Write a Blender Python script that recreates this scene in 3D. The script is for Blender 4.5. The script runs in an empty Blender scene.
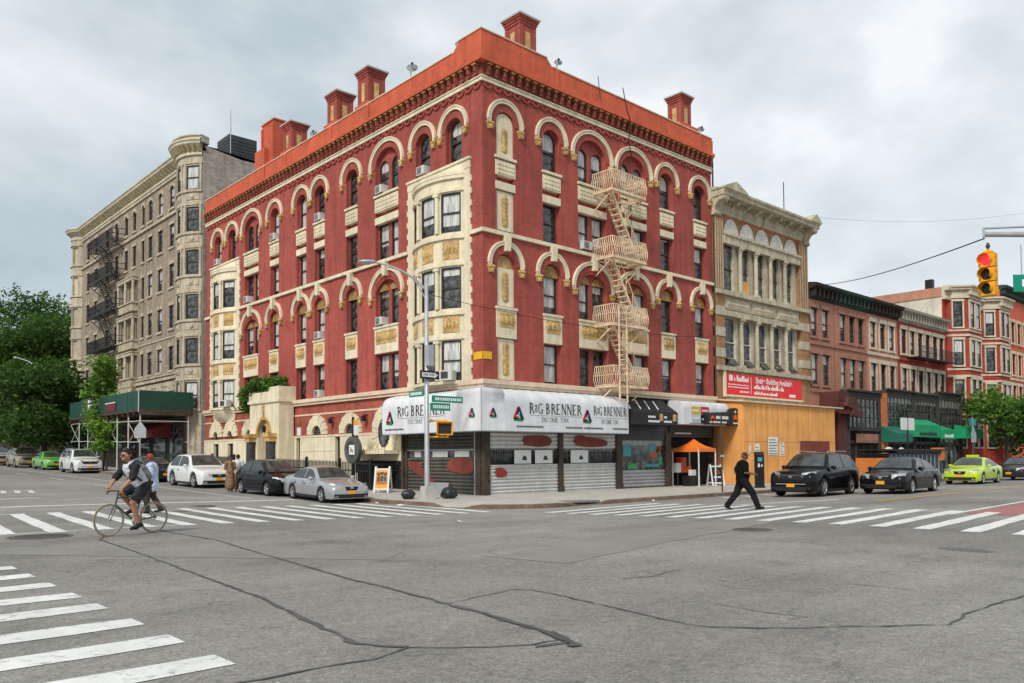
import bpy, bmesh, math, random
from mathutils import Vector, Matrix
import numpy as np
R = random.Random(7)
PI = math.pi
sc = bpy.context.scene
COL = sc.collection
def ss(t):
    t = min(1.0, max(0.0, t)); return t*t*(3-2*t)
def gz(x, y):
    """height of the carriageway: crowned avenue, side street climbing gently"""
    dx = max(0, -4.2-x); dy = max(0, -5.3-y)
    yy = min(max(0, y), 140)
    return 0.2*ss(math.hypot(dx, dy)/13) + 0.0205*yy*ss((y+2)/8)
# ---------------------------------------------------------------- mesh builder
class MB:
    def __init__(s, T=None):
        s.v = []; s.f = []; s.mi = []; s.sm = []; s.T = T; s.cur = 0
    def add(s, vs, fs, smooth=False):
        b = len(s.v)
        if s.T is None: s.v += [tuple(v) for v in vs]
        elif callable(s.T): s.v += [tuple(s.T(*v)) for v in vs]
        else: s.v += [tuple(s.T @ Vector(v)) for v in vs]
        for f in fs:
            s.f.append([b+i for i in f]); s.mi.append(s.cur); s.sm.append(smooth)
        return s
    def box(s, x0, x1, y0, y1, z0, z1):
        v = [(x0,y0,z0),(x1,y0,z0),(x1,y1,z0),(x0,y1,z0),(x0,y0,z1),(x1,y0,z1),(x1,y1,z1),(x0,y1,z1)]
        return s.add(v, [(0,3,2,1),(4,5,6,7),(0,1,5,4),(1,2,6,5),(2,3,7,6),(3,0,4,7)])
    def boxc(s, c, d):
        return s.box(c[0]-d[0]/2, c[0]+d[0]/2, c[1]-d[1]/2, c[1]+d[1]/2, c[2]-d[2]/2, c[2]+d[2]/2)
    def boxn(s, x0, x1, y0, y1, z0, z1, n):
        """box split n times along x (for bent mapping)"""
        for i in range(n):
            a = x0+(x1-x0)*i/n; b = x0+(x1-x0)*(i+1)/n
            v = [(a,y0,z0),(b,y0,z0),(b,y1,z0),(a,y1,z0),(a,y0,z1),(b,y0,z1),(b,y1,z1),(a,y1,z1)]
            fs = [(0,3,2,1),(4,5,6,7),(0,1,5,4),(2,3,7,6)]
            if i == 0: fs.append((3,0,4,7))
            if i == n-1: fs.append((1,2,6,5))
            s.add(v, fs)
        return s
    def quad(s, a, b, c, d): return s.add([a,b,c,d], [(0,1,2,3)])
    def poly(s, pts): return s.add(pts, [tuple(range(len(pts)))])
    def prism(s, pts, y0, y1):
        """polygon in xz, extruded along y"""
        n = len(pts)
        v = [(p[0], y0, p[1]) for p in pts]+[(p[0], y1, p[1]) for p in pts]
        fs = [tuple(range(n)), tuple(reversed(range(n, 2*n)))]+[(i, (i+1)%n, n+(i+1)%n, n+i) for i in range(n)]
        return s.add(v, fs)
    def zprism(s, pts, z0, z1):
        n = len(pts)
        v = [(p[0], p[1], z0) for p in pts]+[(p[0], p[1], z1) for p in pts]
        fs = [tuple(range(n)), tuple(reversed(range(n, 2*n)))]+[(i, (i+1)%n, n+(i+1)%n, n+i) for i in range(n)]
        return s.add(v, fs)
    def cyl(s, p, q, r0, r1=None, n=10, caps=True, smooth=True):
        r1 = r0 if r1 is None else r1
        p = Vector(p); q = Vector(q); d = (q-p)
        if d.length < 1e-6: return s
        d.normalize()
        a = d.orthogonal().normalized(); b = d.cross(a)
        v = []
        for k in range(n):
            t = 2*PI*k/n; o = a*math.cos(t)+b*math.sin(t)
            v.append(p+o*r0)
        for k in range(n):
            t = 2*PI*k/n; o = a*math.cos(t)+b*math.sin(t)
            v.append(q+o*r1)
        s.add(v, [(i, (i+1)%n, n+(i+1)%n, n+i) for i in range(n)], smooth)
        if caps:
            s.add(v[:n], [tuple(reversed(range(n)))]); s.add(v[n:], [tuple(range(n))])
        return s
    def tube(s, pts, r, n=8, rads=None):
        for i in range(len(pts)-1):
            ra = rads[i] if rads else r; rb = rads[i+1] if rads else r
            s.cyl(pts[i], pts[i+1], ra, rb, n, caps=True)
        return s
    def bar(s, p, q, w, t=None):
        return s.cyl(p, q, w*.707, (t or w)*.707, 4, smooth=False)
    def sphere(s, c, r, n=12, m=8, sx=1, sy=1, sz=1, smooth=True):
        v = []; fs = []
        for j in range(m+1):
            ph = PI*j/m
            for i in range(n):
                th = 2*PI*i/n
                v.append((c[0]+r*sx*math.sin(ph)*math.cos(th), c[1]+r*sy*math.sin(ph)*math.sin(th), c[2]+r*sz*math.cos(ph)))
        for j in range(m):
            for i in range(n):
                fs.append((j*n+i, (j+1)*n+i, (j+1)*n+(i+1)%n, j*n+(i+1)%n))
        return s.add(v, fs, smooth)
    def lathe(s, prof, c=(0,0,0), n=24, axis='z', smooth=True):
        v = []; fs = []; m = len(prof)
        for r, h in prof:
            for i in range(n):
                t = 2*PI*i/n; a, b = r*math.cos(t), r*math.sin(t)
                p = (a, b, h) if axis == 'z' else (a, h, b) if axis == 'y' else (h, a, b)
                v.append((c[0]+p[0], c[1]+p[1], c[2]+p[2]))
        for j in range(m-1):
            for i in range(n):
                fs.append((j*n+i, j*n+(i+1)%n, (j+1)*n+(i+1)%n, (j+1)*n+i))
        return s.add(v, fs, smooth)
    def grid(s, P, smooth=True):
        """P[i][j] points"""
        n = len(P); m = len(P[0]); v = [p for r in P for p in r]
        return s.add(v, [(i*m+j, (i+1)*m+j, (i+1)*m+j+1, i*m+j+1) for i in range(n-1) for j in range(m-1)], smooth)
    def ring(s, cx, cz, rx0, rz0, rx1, rz1, y0, y1, a0=0, a1=PI, n=18):
        """arch band between two half ellipses"""
        P = []
        for k in range(n+1):
            t = a0+(a1-a0)*k/n; c, d = math.cos(t), math.sin(t)
            P.append(((cx+rx0*c, cz+rz0*d), (cx+rx1*c, cz+rz1*d)))
        for k in range(n):
            (a, b), (c, d) = P[k], P[k+1]
            s.prism([a, b, d, c], y0, y1)
        return s
    def mesh(s, name, mats):
        me = bpy.data.meshes.new(name)
        me.from_pydata(s.v, [], s.f)
        for m in (mats if isinstance(mats, (list, tuple)) else [mats]): me.materials.append(m)
        me.polygons.foreach_set('material_index', s.mi)
        me.polygons.foreach_set('use_smooth', s.sm)
        me.update()
        return me
    def build(s, name, mats, parent=None, loc=None, rz=0, fixn=False, sharp=None):
        me = s.mesh(name, mats)
        if fixn:
            bm = bmesh.new(); bm.from_mesh(me); bmesh.ops.remove_doubles(bm, verts=bm.verts, dist=1e-4)
            bmesh.ops.recalc_face_normals(bm, faces=bm.faces); bm.to_mesh(me); bm.free()
        if sharp is not None: me.set_sharp_from_angle(angle=math.radians(sharp))
        return link(me, name, parent, loc, rz)
def link(me, name, parent=None, loc=None, rz=0):
    o = bpy.data.objects.new(name, me); COL.objects.link(o)
    if parent is not None: o.parent = parent
    if loc is not None: o.location = loc
    if rz: o.rotation_euler = (0, 0, rz)
    return o
def tag(o, label=None, cat=None, group=None, kind=None):
    if label: o['label'] = label
    if cat: o['category'] = cat
    if group: o['group'] = group
    if kind: o['kind'] = kind
    return o
def thing(name, label, cat, loc=(0,0,0), rz=0, group=None):
    o = bpy.data.objects.new(name, None); COL.objects.link(o)
    o.location = loc; o.rotation_euler = (0, 0, rz); o.empty_display_size = .2
    return tag(o, label, cat, group)
def kids(o): return list(o.children)
def copy_tree(o, parent=None):
    c = o.copy(); COL.objects.link(c)
    if parent is not None: c.parent = parent
    for ch in kids(o): copy_tree(ch, c)
    return c
# ---------------------------------------------------------------- materials
def M(name, col, rough=.75, var=.12, scale=1.5, bump=0, bscale=25, metal=0, spec=.4, coat=0, streak=0, brick=None, fine=.0, emit=0, dirt=0, rnd=0):
    m = bpy.data.materials.new(name); m.use_nodes = True
    N = m.node_tree.nodes; L = m.node_tree.links; b = N['Principled BSDF']
    b.inputs['Roughness'].default_value = rough; b.inputs['Metallic'].default_value = metal
    b.inputs['Specular IOR Level'].default_value = spec; b.inputs['Coat Weight'].default_value = coat
    b.inputs['Coat Roughness'].default_value = .03
    c4 = (*col, 1)
    tc = N.new('ShaderNodeTexCoord'); out = None
    rgb = N.new('ShaderNodeRGB'); rgb.outputs[0].default_value = c4; out = rgb.outputs[0]
    def mul(fac_socket, lo, hi, frm=0.3, to=.7):
        nonlocal out
        mr = N.new('ShaderNodeMapRange'); L.new(fac_socket, mr.inputs[0])
        mr.inputs[1].default_value = frm; mr.inputs[2].default_value = to
        mr.inputs[3].default_value = lo; mr.inputs[4].default_value = hi
        mx = N.new('ShaderNodeMix'); mx.data_type = 'RGBA'; mx.blend_type = 'MULTIPLY'; mx.inputs[0].default_value = 1
        L.new(out, mx.inputs[6]); L.new(mr.outputs[0], mx.inputs[7]); out = mx.outputs[2]
    def noise(sc_, det=6, vec=None, rg=.6):
        n = N.new('ShaderNodeTexNoise'); n.inputs['Scale'].default_value = sc_; n.inputs['Detail'].default_value = det; n.inputs['Roughness'].default_value = rg
        L.new(vec or tc.outputs['Object'], n.inputs['Vector']); return n
    if brick:
        sx = N.new('ShaderNodeSeparateXYZ'); L.new(tc.outputs['Object'], sx.inputs[0])
        ad = N.new('ShaderNodeMath'); L.new(sx.outputs[0], ad.inputs[0]); L.new(sx.outputs[1], ad.inputs[1])
        cb = N.new('ShaderNodeCombineXYZ'); L.new(ad.outputs[0], cb.inputs[0]); L.new(sx.outputs[2], cb.inputs[1])
        bt = N.new('ShaderNodeTexBrick'); bt.inputs['Scale'].default_value = 1
        bt.inputs['Brick Width'].default_value = brick[0]; bt.inputs['Row Height'].default_value = brick[1]
        bt.inputs['Mortar Size'].default_value = brick[1]*.12; bt.inputs['Mortar Smooth'].default_value = .3
        bt.inputs['Color1'].default_value = c4
        k = brick[3] if len(brick) > 3 else .8
        bt.inputs['Color2'].default_value = (col[0]*k, col[1]*k, col[2]*k, 1); bt.inputs['Mortar'].default_value = (*brick[2], 1)
        L.new(cb.outputs[0], bt.inputs['Vector']); out = bt.outputs[0]
    if var: mul(noise(scale).outputs[0], 1-var, 1+var*.8)
    if var: mul(noise(scale*.17, 3).outputs[0], 1-var*.8, 1+var*.6)
    if fine: mul(noise(scale*40, 3).outputs[0], 1-fine, 1+fine)
    if streak:
        mp = N.new('ShaderNodeMapping'); mp.inputs['Scale'].default_value = (3, 3, .25); L.new(tc.outputs['Object'], mp.inputs[0])
        mul(noise(1, 6, mp.outputs[0]).outputs[0], 1-streak, 1+streak*.3)
    if dirt:
        mul(noise(scale*2.3, 8, None, .75).outputs[0], 1-dirt, 1, .35, .55)
    if rnd:
        oi = N.new('ShaderNodeObjectInfo'); mul(oi.outputs['Random'], 1-rnd, 1+rnd, 0, 1)
    L.new(out, b.inputs['Base Color'])
    if bump:
        bn = noise(bscale, 5); bp = N.new('ShaderNodeBump'); bp.inputs['Strength'].default_value = bump; bp.inputs['Distance'].default_value = .02
        L.new(bn.outputs[0], bp.inputs['Height']); L.new(bp.outputs[0], b.inputs['Normal'])
    if emit:
        b.inputs['Emission Color'].default_value = c4; b.inputs['Emission Strength'].default_value = emit
    return m
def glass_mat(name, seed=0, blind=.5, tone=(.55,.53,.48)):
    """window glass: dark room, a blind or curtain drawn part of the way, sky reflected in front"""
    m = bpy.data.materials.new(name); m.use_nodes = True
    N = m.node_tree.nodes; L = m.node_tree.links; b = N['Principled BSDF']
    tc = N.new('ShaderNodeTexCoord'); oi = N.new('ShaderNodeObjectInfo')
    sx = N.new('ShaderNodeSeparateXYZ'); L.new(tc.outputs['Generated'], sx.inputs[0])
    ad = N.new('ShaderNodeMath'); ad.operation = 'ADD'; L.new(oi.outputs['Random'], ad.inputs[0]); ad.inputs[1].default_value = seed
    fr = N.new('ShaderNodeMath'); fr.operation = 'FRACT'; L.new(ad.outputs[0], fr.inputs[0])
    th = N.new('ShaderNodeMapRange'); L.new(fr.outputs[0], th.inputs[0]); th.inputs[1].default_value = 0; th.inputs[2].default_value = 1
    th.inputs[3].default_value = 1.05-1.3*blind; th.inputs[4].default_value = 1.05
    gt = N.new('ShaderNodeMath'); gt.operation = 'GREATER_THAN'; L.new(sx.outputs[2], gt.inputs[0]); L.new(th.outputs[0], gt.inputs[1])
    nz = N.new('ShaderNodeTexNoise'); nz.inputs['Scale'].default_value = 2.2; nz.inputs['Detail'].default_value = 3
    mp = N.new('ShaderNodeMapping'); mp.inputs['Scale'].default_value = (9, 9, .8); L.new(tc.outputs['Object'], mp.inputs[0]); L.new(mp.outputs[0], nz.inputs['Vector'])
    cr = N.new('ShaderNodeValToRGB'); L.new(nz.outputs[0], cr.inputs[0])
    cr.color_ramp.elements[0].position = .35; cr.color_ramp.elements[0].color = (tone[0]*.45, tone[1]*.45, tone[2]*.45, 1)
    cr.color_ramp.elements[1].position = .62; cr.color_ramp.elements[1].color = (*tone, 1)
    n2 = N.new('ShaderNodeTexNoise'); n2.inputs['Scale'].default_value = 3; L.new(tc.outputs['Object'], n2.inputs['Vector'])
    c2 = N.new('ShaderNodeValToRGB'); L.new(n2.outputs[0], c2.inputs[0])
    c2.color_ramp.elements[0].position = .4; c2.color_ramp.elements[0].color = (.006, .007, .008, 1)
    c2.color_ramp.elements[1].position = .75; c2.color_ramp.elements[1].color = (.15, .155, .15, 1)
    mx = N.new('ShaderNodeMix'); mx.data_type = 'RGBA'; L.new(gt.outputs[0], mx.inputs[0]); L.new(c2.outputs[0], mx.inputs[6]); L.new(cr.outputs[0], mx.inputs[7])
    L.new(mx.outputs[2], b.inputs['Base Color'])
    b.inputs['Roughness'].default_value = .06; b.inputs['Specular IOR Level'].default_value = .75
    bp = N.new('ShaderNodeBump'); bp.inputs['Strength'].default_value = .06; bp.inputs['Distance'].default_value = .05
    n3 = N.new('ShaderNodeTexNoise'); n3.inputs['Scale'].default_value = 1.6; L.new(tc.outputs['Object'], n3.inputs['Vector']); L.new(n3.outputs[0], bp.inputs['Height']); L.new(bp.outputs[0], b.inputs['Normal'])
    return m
X = {}
X['red'] = M('painted_red_brick', (.45,.094,.070), .8, .18, .5, .35, 9, streak=.28, brick=(.25,.085,(.355,.074,.057),.84), dirt=.18)
X['basered'] = M('worn_red_paint', (.46,.115,.075), .85, .25, .8, .3, 9, streak=.3, dirt=.35, brick=(.25,.085,(.36,.09,.06),.84))
X['parapet'] = M('orange_red_paint', (.68,.130,.058), .75, .14, .8, .2, 12, streak=.22, dirt=.18, brick=(.3,.1,(.60,.115,.054),.93))
X['cream'] = M('cream_painted_stone', (.80,.71,.51), .75, .1, 1.5, .2, 18, streak=.22, dirt=.1)
X['pinkcream'] = M('pink_cream_paint', (.76,.60,.44), .7, .1, 1.5, streak=.1, dirt=.15)
X['gold'] = M('ochre_relief_paint', (.66,.43,.16), .6, .45, 11, 1.0, 24, dirt=.45)
X['darkgold'] = M('brown_ochre_paint', (.40,.23,.075), .6, .5, 8, .8, 18, dirt=.3)
X['bracket'] = M('rusty_red_brackets', (.30,.075,.05), .8, .3, 3, dirt=.3)
X['winframe'] = M('dark_window_frame', (.035,.03,.028), .5, .2, 4)
X['whiteframe'] = M('white_window_frame', (.6,.58,.52), .5, .1, 4)
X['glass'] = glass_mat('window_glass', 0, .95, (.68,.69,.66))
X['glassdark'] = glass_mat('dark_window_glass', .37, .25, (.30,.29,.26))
X['glassblack'] = glass_mat('very_dark_window_glass', .61, .12, (.22,.21,.19))  # darkest pane variant, with few and dim blinds
X['acbody'] = M('white_enamel', (.62,.61,.57), .45, .1, 6, dirt=.15)
X['black'] = M('black_paint', (.012,.012,.013), .45, .2, 5)
X['darkgrey'] = M('dark_grey_paint', (.045,.047,.05), .5, .2, 4)
X['grey'] = M('grey_galvanised_steel', (.42,.43,.44), .45, .15, 3, metal=.35)
X['roof'] = M('tar_roof', (.10,.09,.085), .95, .2, 1)
X['lid'] = M('worn_iron_lid', (.11,.10,.09), .7, .25, 5)
X['void'] = M('dark_interior', (.008,.008,.009), .95, 0)
X['fescape'] = M('peeling_cream_iron', (.86,.67,.45), .65, .25, 5, dirt=.3)
X['white'] = M('white_paint', (.72,.72,.70), .5, .08, 3)
X['awnwhite'] = M('white_awning_canvas', (.74,.75,.77), .55, .07, 1.2, .15, 4, streak=.16, dirt=.08)
X['concrete'] = M('concrete', (.48,.455,.41), .9, .12, .8, .2, 30, dirt=.12, fine=.08)
X['rusty'] = M('rust_brown_steel', (.075,.05,.035), .7, .4, 4, dirt=.4)
X['shutter'] = M('pale_grey_shutter', (.66,.65,.63), .5, .1, 2, metal=.1, streak=.12, dirt=.1)
X['shutterdark'] = M('dark_olive_shutter', (.095,.088,.075), .55, .2, 2, streak=.15, dirt=.2)
X['patch'] = M('dull_red_paint_patch', (.22,.048,.030), .7, .25, 2, dirt=.2)
X['patchbright'] = M('bright_red_paint_patch', (.34,.045,.025), .7, .25, 2, dirt=.2)
X['letter'] = M('dark_lettering', (.035,.035,.037), .6, 0)
X['letterw'] = M('white_lettering', (.78,.78,.76), .6, 0)
X['orange'] = M('orange_canvas', (.85,.18,.02), .6, .06, 2)
X['ply'] = M('orange_stained_plywood', (.86,.40,.115), .7, .18, .9, .1, 20, streak=.2)
X['rubber'] = M('black_rubber', (.012,.012,.012), .8, .2, 8)
X['rim'] = M('alloy_rim', (.55,.56,.57), .3, 0, metal=.9)
X['chrome'] = M('chrome', (.75,.76,.77), .12, 0, metal=1)
X['headlight'] = M('headlight_glass', (.34,.36,.37), .28, .35, 14, spec=.5)
X['plate'] = M('orange_licence_plate', (.80,.33,.02), .5, .05, 8)
X['cartrim'] = M('black_plastic_trim', (.014,.014,.015), .5, .1, 6)
X['skin'] = M('tanned_skin', (.42,.19,.11), .55, .08, 6)
X['skindark'] = M('dark_brown_skin', (.16,.07,.04), .55, .08, 6)
X['hair'] = M('dark_hair', (.02,.014,.011), .6, .2, 20)
X['bark'] = M('tree_bark', (.075,.055,.04), .9, .3, 6, .5, 20)
X['yellow'] = M('traffic_signal_yellow', (.78,.36,.01), .45, .08, 3)
X['streetgreen'] = M('street_sign_green', (.0,.24,.15), .5, .05, 2)
X['shedgreen'] = M('dark_green_plywood', (.010,.060,.042), .6, .12, .9, streak=.15)
X['pipe'] = M('pale_steel_pipe', (.50,.50,.48), .5, .15, 3)
def leafmat(name, a, b):
    m = M(name, a, .65, .3, .6, spec=.3, rnd=.1)
    N = m.node_tree.nodes; L = m.node_tree.links
    p = N['Principled BSDF']; t = N.new('ShaderNodeBsdfTranslucent'); t.inputs[0].default_value = (*b, 1)
    mx = N.new('ShaderNodeMixShader'); mx.inputs[0].default_value = .3
    L.new(p.outputs[0], mx.inputs[1]); L.new(t.outputs[0], mx.inputs[2]); L.new(mx.outputs[0], N['Material Output'].inputs[0])
    return m
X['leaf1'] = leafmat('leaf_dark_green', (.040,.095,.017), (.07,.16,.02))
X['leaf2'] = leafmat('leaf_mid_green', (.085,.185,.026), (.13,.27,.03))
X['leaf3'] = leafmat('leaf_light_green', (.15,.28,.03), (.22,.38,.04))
# ---------------------------------------------------------------- architecture helpers
def wall(mb, x0, x1, z0, z1, ops, y=0, depth=.25, extra=None, back=False):
    """flat wall in xz at depth y, with openings (xa,xb,za,zb,rise): rise>0 gives a half-elliptic arched head. Reveals run inwards by depth."""
    xs = {x0, x1}; zs = {z0, z1}
    for o in ops: xs |= {o[0], o[1]}; zs |= {o[2], o[3]}
    if extra: xs |= set(extra)
    xs = sorted(x for x in xs if x0-1e-6 <= x <= x1+1e-6); zs = sorted(z for z in zs if z0-1e-6 <= z <= z1+1e-6)
    for i in range(len(xs)-1):
        cx = (xs[i]+xs[i+1])/2
        j = 0
        while j < len(zs)-1:
            cz = (zs[j]+zs[j+1])/2
            if any(o[0] < cx < o[1] and o[2] < cz < o[3] for o in ops): j += 1; continue
            k = j+1
            while k < len(zs)-1 and not any(o[0] < cx < o[1] and o[2] < (zs[k]+zs[k+1])/2 < o[3] for o in ops): k += 1
            mb.quad((xs[i],y,zs[j]), (xs[i+1],y,zs[j]), (xs[i+1],y,zs[k]), (xs[i],y,zs[k])); j = k
    for o in ops:
        xa, xb, za, zb = o[:4]; r = o[4] if len(o) > 4 else 0
        zsup = zb-r
        mb.quad((xa,y,za), (xa,y+depth,za), (xa,y+depth,zsup), (xa,y,zsup))
        mb.quad((xb,y,zsup), (xb,y+depth,zsup), (xb,y+depth,za), (xb,y,za))
        mb.quad((xa,y,za), (xb,y,za), (xb,y+depth,za), (xa,y+depth,za))
        if r <= 0: mb.quad((xa,y,zb), (xa,y+depth,zb), (xb,y+depth,zb), (xb,y,zb)); continue
        n = 14; cx = (xa+xb)/2; rx = (xb-xa)/2
        A = [(cx-rx*math.cos(PI*k/n), zsup+r*math.sin(PI*k/n)) for k in range(n+1)]
        for k in range(n):
            (ax, az), (bx, bz) = A[k], A[k+1]
            mb.quad((ax,y,az), (bx,y,bz), (bx,y,zb), (ax,y,zb)) if not (abs(az-zb) < 1e-6 and abs(bz-zb) < 1e-6) else None
            mb.quad((ax,y,az), (ax,y+depth,az), (bx,y+depth,bz), (bx,y,bz))
_wc = {}
def win_meshes(w, h, rise=0, style='dark', bars=0):
    k = (round(w,3), round(h,3), round(rise,3), style, bars)
    if k in _wc: return _wc[k]
    fw = .055; f = MB(); p = MB()
    zs = h-rise
    fm = {'dark': X['winframe'], 'white': X['whiteframe']}[style]
    f.box(-w/2, -w/2+fw, -.05, .05, 0, zs); f.box(w/2-fw, w/2, -.05, .05, 0, zs)
    f.box(-w/2+fw, w/2-fw, -.05, .05, 0, fw*1.2)
    mid = h*.5
    f.box(-w/2+fw, w/2-fw, -.045, .045, mid-.03, mid+.03)
    f.box(-w/2+fw, -w/2+fw+.03, -.03, .03, fw, zs); f.box(w/2-fw-.03, w/2-fw, -.03, .03, fw, zs)
    if bars:
        for i in range(bars): 
            xx = -w/2+w*(i+1)/(bars+1); f.box(xx-.012, xx+.012, -.03, .03, fw, h-fw-rise*.3)
    n = 12
    if rise > 0:
        f.ring(0, zs, w/2-fw, rise-fw, w/2, rise, -.05, .05, n=n)
        pts = [(-w/2+.01, .02, .01), (w/2-.01, .02, .01)]+[((w/2-.01)*math.cos(PI*k/n), .02, zs+(rise-.01)*math.sin(PI*k/n)) for k in range(n+1)]
        p.poly(pts)
    else:
        f.box(-w/2+fw, w/2-fw, -.05, .05, h-fw, h)
        p.quad((-w/2+.01,.02,.01), (w/2-.01,.02,.01), (w/2-.01,.02,h-.01), (-w/2+.01,.02,h-.01))
    _wc[k] = (f.mesh('window', fm), p)
    return _wc[k]
_pc = {}
def put_window(parent, pos, rz, w, h, rise=0, style='dark', glass='glass', bars=0, name='window'):
    fm, p = win_meshes(w, h, rise, style, bars)
    k = (id(fm), glass)
    if k not in _pc: _pc[k] = p.mesh('pane', X[glass])
    o = link(fm, name, parent, pos, rz)
    link(_pc[k], 'pane', o)
    return o
def font_mesh(txt, size, mat, name, parent=None, bold=0, width=1.0):
    cu = bpy.data.curves.new('t', 'FONT'); cu.body = txt; cu.size = size; cu.align_x = 'CENTER'; cu.align_y = 'CENTER'; cu.offset = bold
    o = bpy.data.objects.new('t', cu); COL.objects.link(o)
    dg = bpy.context.evaluated_depsgraph_get(); me = bpy.data.meshes.new_from_object(o.evaluated_get(dg))
    bpy.data.objects.remove(o); bpy.data.curves.remove(cu)
    for v in me.vertices: v.co = Vector((v.co.x*width, 0, v.co.y))
    me.materials.clear(); me.materials.append(mat); me.name = name
    q = bpy.data.objects.new(name, me); COL.objects.link(q)
    if parent is not None: q.parent = parent
    return q
# ================================================================= GROUND
def road_mat():
    m = M('worn_asphalt', (.255,.243,.220), .88, .10, .7, .35, 60, fine=.16, spec=.25, dirt=.0)
    N = m.node_tree.nodes; L = m.node_tree.links; b = N['Principled BSDF']
    src = b.inputs['Base Color'].links[0].from_socket
    tc = N.new('ShaderNodeTexCoord')
    def mulc(fac, lo, hi, a, c):
        nonlocal src
        mr = N.new('ShaderNodeMapRange'); L.new(fac, mr.inputs[0]); mr.inputs[1].default_value = a; mr.inputs[2].default_value = c; mr.inputs[3].default_value = lo; mr.inputs[4].default_value = hi
        mx = N.new('ShaderNodeMix'); mx.data_type = 'RGBA'; mx.blend_type = 'MULTIPLY'; mx.inputs[0].default_value = 1; L.new(src, mx.inputs[6]); L.new(mr.outputs[0], mx.inputs[7]); src = mx.outputs[2]
    def nz(sc_, det, scale=(1,1,1), rg=.6):
        mp = N.new('ShaderNodeMapping'); mp.inputs['Scale'].default_value = scale; L.new(tc.outputs['Object'], mp.inputs[0])
        n = N.new('ShaderNodeTexNoise'); n.inputs['Scale'].default_value = sc_; n.inputs['Detail'].default_value = det; n.inputs['Roughness'].default_value = rg; L.new(mp.outputs[0], n.inputs['Vector']); return n.outputs[0]
    mulc(nz(.12, 4), .88, 1.08, .35, .65); mulc(nz(.055, 2), .90, 1.06, .4, .6)
    mulc(nz(1, 6, (.05, .9, 1)), .9, 1.08, .35, .65)      # wheel wear along the avenue
    mulc(nz(.7, 7, (1, 1, 1), .8), .86, 1.0, .36, .46)      # oil and damp stains
    mulc(nz(130, 2), .5, 1.5, .3, .7); mulc(nz(34, 4, (1,1,1), .75), .62, 1.38, .3, .7); mulc(nz(9, 5, (1,1,1), .7), .86, 1.14, .35, .65)                     # aggregate
    # hairline cracks
    vo = N.new('ShaderNodeTexVoronoi'); vo.feature = 'DISTANCE_TO_EDGE'; vo.inputs['Scale'].default_value = .22
    ds = N.new('ShaderNodeTexNoise'); ds.inputs['Scale'].default_value = 1.2; ds.inputs['Detail'].default_value = 6; L.new(tc.outputs['Object'], ds.inputs['Vector'])
    ad = N.new('ShaderNodeMix'); ad.data_type = 'RGBA'; ad.blend_type = 'LINEAR_LIGHT'; ad.inputs[0].default_value = .8; L.new(tc.outputs['Object'], ad.inputs[6]); L.new(ds.outputs[1], ad.inputs[7]); L.new(ad.outputs[2], vo.inputs['Vector'])
    mulc(vo.outputs['Distance'], .74, 1.0, .001, .005)
    L.new(src, b.inputs['Base Color']); return m
X['road'] = road_mat()
def axis(lims):
    out = []
    for a, b, st in lims:
        x = a
        while x < b-1e-6: out.append(x); x += st
    out.append(lims[-1][1]); return out
xs = axis([(-700,-60,80), (-60,-30,5), (-30,8,.75), (8,60,4), (60,700,80)]); ys = axis([(-700,-40,80), (-40,-30,2.5), (-30,12,.75), (12,160,4), (160,800,80)])
m = MB(); m.grid([[(x, y, gz(x, y)) for y in ys] for x in xs]); tag(m.build('road', X['road']), kind='structure')
# pavement with rounded corner, ramps and kerb
KX, KY, KR = -4.65, -6.1, 3.0
path = []
y = 150.0
while y > -3.0: path.append((KX, y, -1, 0)); y -= (4 if y > 12 else .5)
for i in range(15):
    t = PI+PI/2*i/14; path.append((KX+KR+KR*math.cos(t), KY+KR+KR*math.sin(t), math.cos(t), math.sin(t)))
x = KX+KR+.5
while x < 160: path.append((x, KY, 0, -1)); x += (.5 if x < 14 else 4)
def kh(x, y):
    h = .15
    for cx, cy in ((-4.5, -3.5), (-.2, -6.1)):
        d = math.hypot(x-cx, y-cy); h = min(h, .02+.13*ss((d-.65)/.45))
    return h
def pav(x, y): return gz(x, y)
m = MB()
rows = []
for off in (.16, 1.3, 2.4, 60):
    row = []
    for (x, y, nx, ny) in path:
        if off == 60:
            px_, py_ = (max(x, .5) if nx == 0 else .5), (max(y, .5) if ny == 0 else .5)
            if nx and ny: px_, py_ = .5, .5
        else: px_, py_ = x-nx*off, y-ny*off
        h = kh(x, y) if off == .16 else .15
        row.append((px_, py_, gz(x, y)+h+(.004 if off > 1 else 0)))
    rows.append(row)
m.grid(rows, False)
X['pave'] = M('concrete_pavement', (.47,.44,.385), .9, .12, .8, .2, 35, fine=.1, dirt=.16, brick=(1.5,1.5,(.33,.31,.275),.94))
# pavement joints need plan coordinates
nt = X['pave'].node_tree; bt = next(n for n in nt.nodes if n.type == 'TEX_BRICK'); tc_ = next(n for n in nt.nodes if n.type == 'TEX_COORD'); nt.links.new(tc_.outputs['Object'], bt.inputs['Vector']); bt.inputs['Mortar Size'].default_value = .018; bt.offset = 0
tag(m.build('sidewalk', X['pave']), kind='structure')
m = MB()
P = [[], [], [], []]
for (x, y, nx, ny) in path:
    h = kh(x, y); g = gz(x, y)
    P[0].append((x, y, g-.05)); P[1].append((x-nx*.01, y-ny*.01, g+h-.015)); P[2].append((x-nx*.03, y-ny*.03, g+h)); P[3].append((x-nx*.17, y-ny*.17, g+h+.002))
m.grid(P, False); tag(m.build('kerb', M('rust_stained_kerb', (.20,.135,.10), .85, .35, 2.5, .2, 20, dirt=.35)), kind='structure')
# ramp plates
m = MB()
m.zprism([(-.95,-5.95), (.55,-5.95), (.45,-5.2), (-.85,-5.2)], .1, .16); 
tag(m.build('ramp_plate', M('grey_tactile_plate', (.22,.21,.20), .8, .15, 3, .3, 40)), kind='structure')
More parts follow.
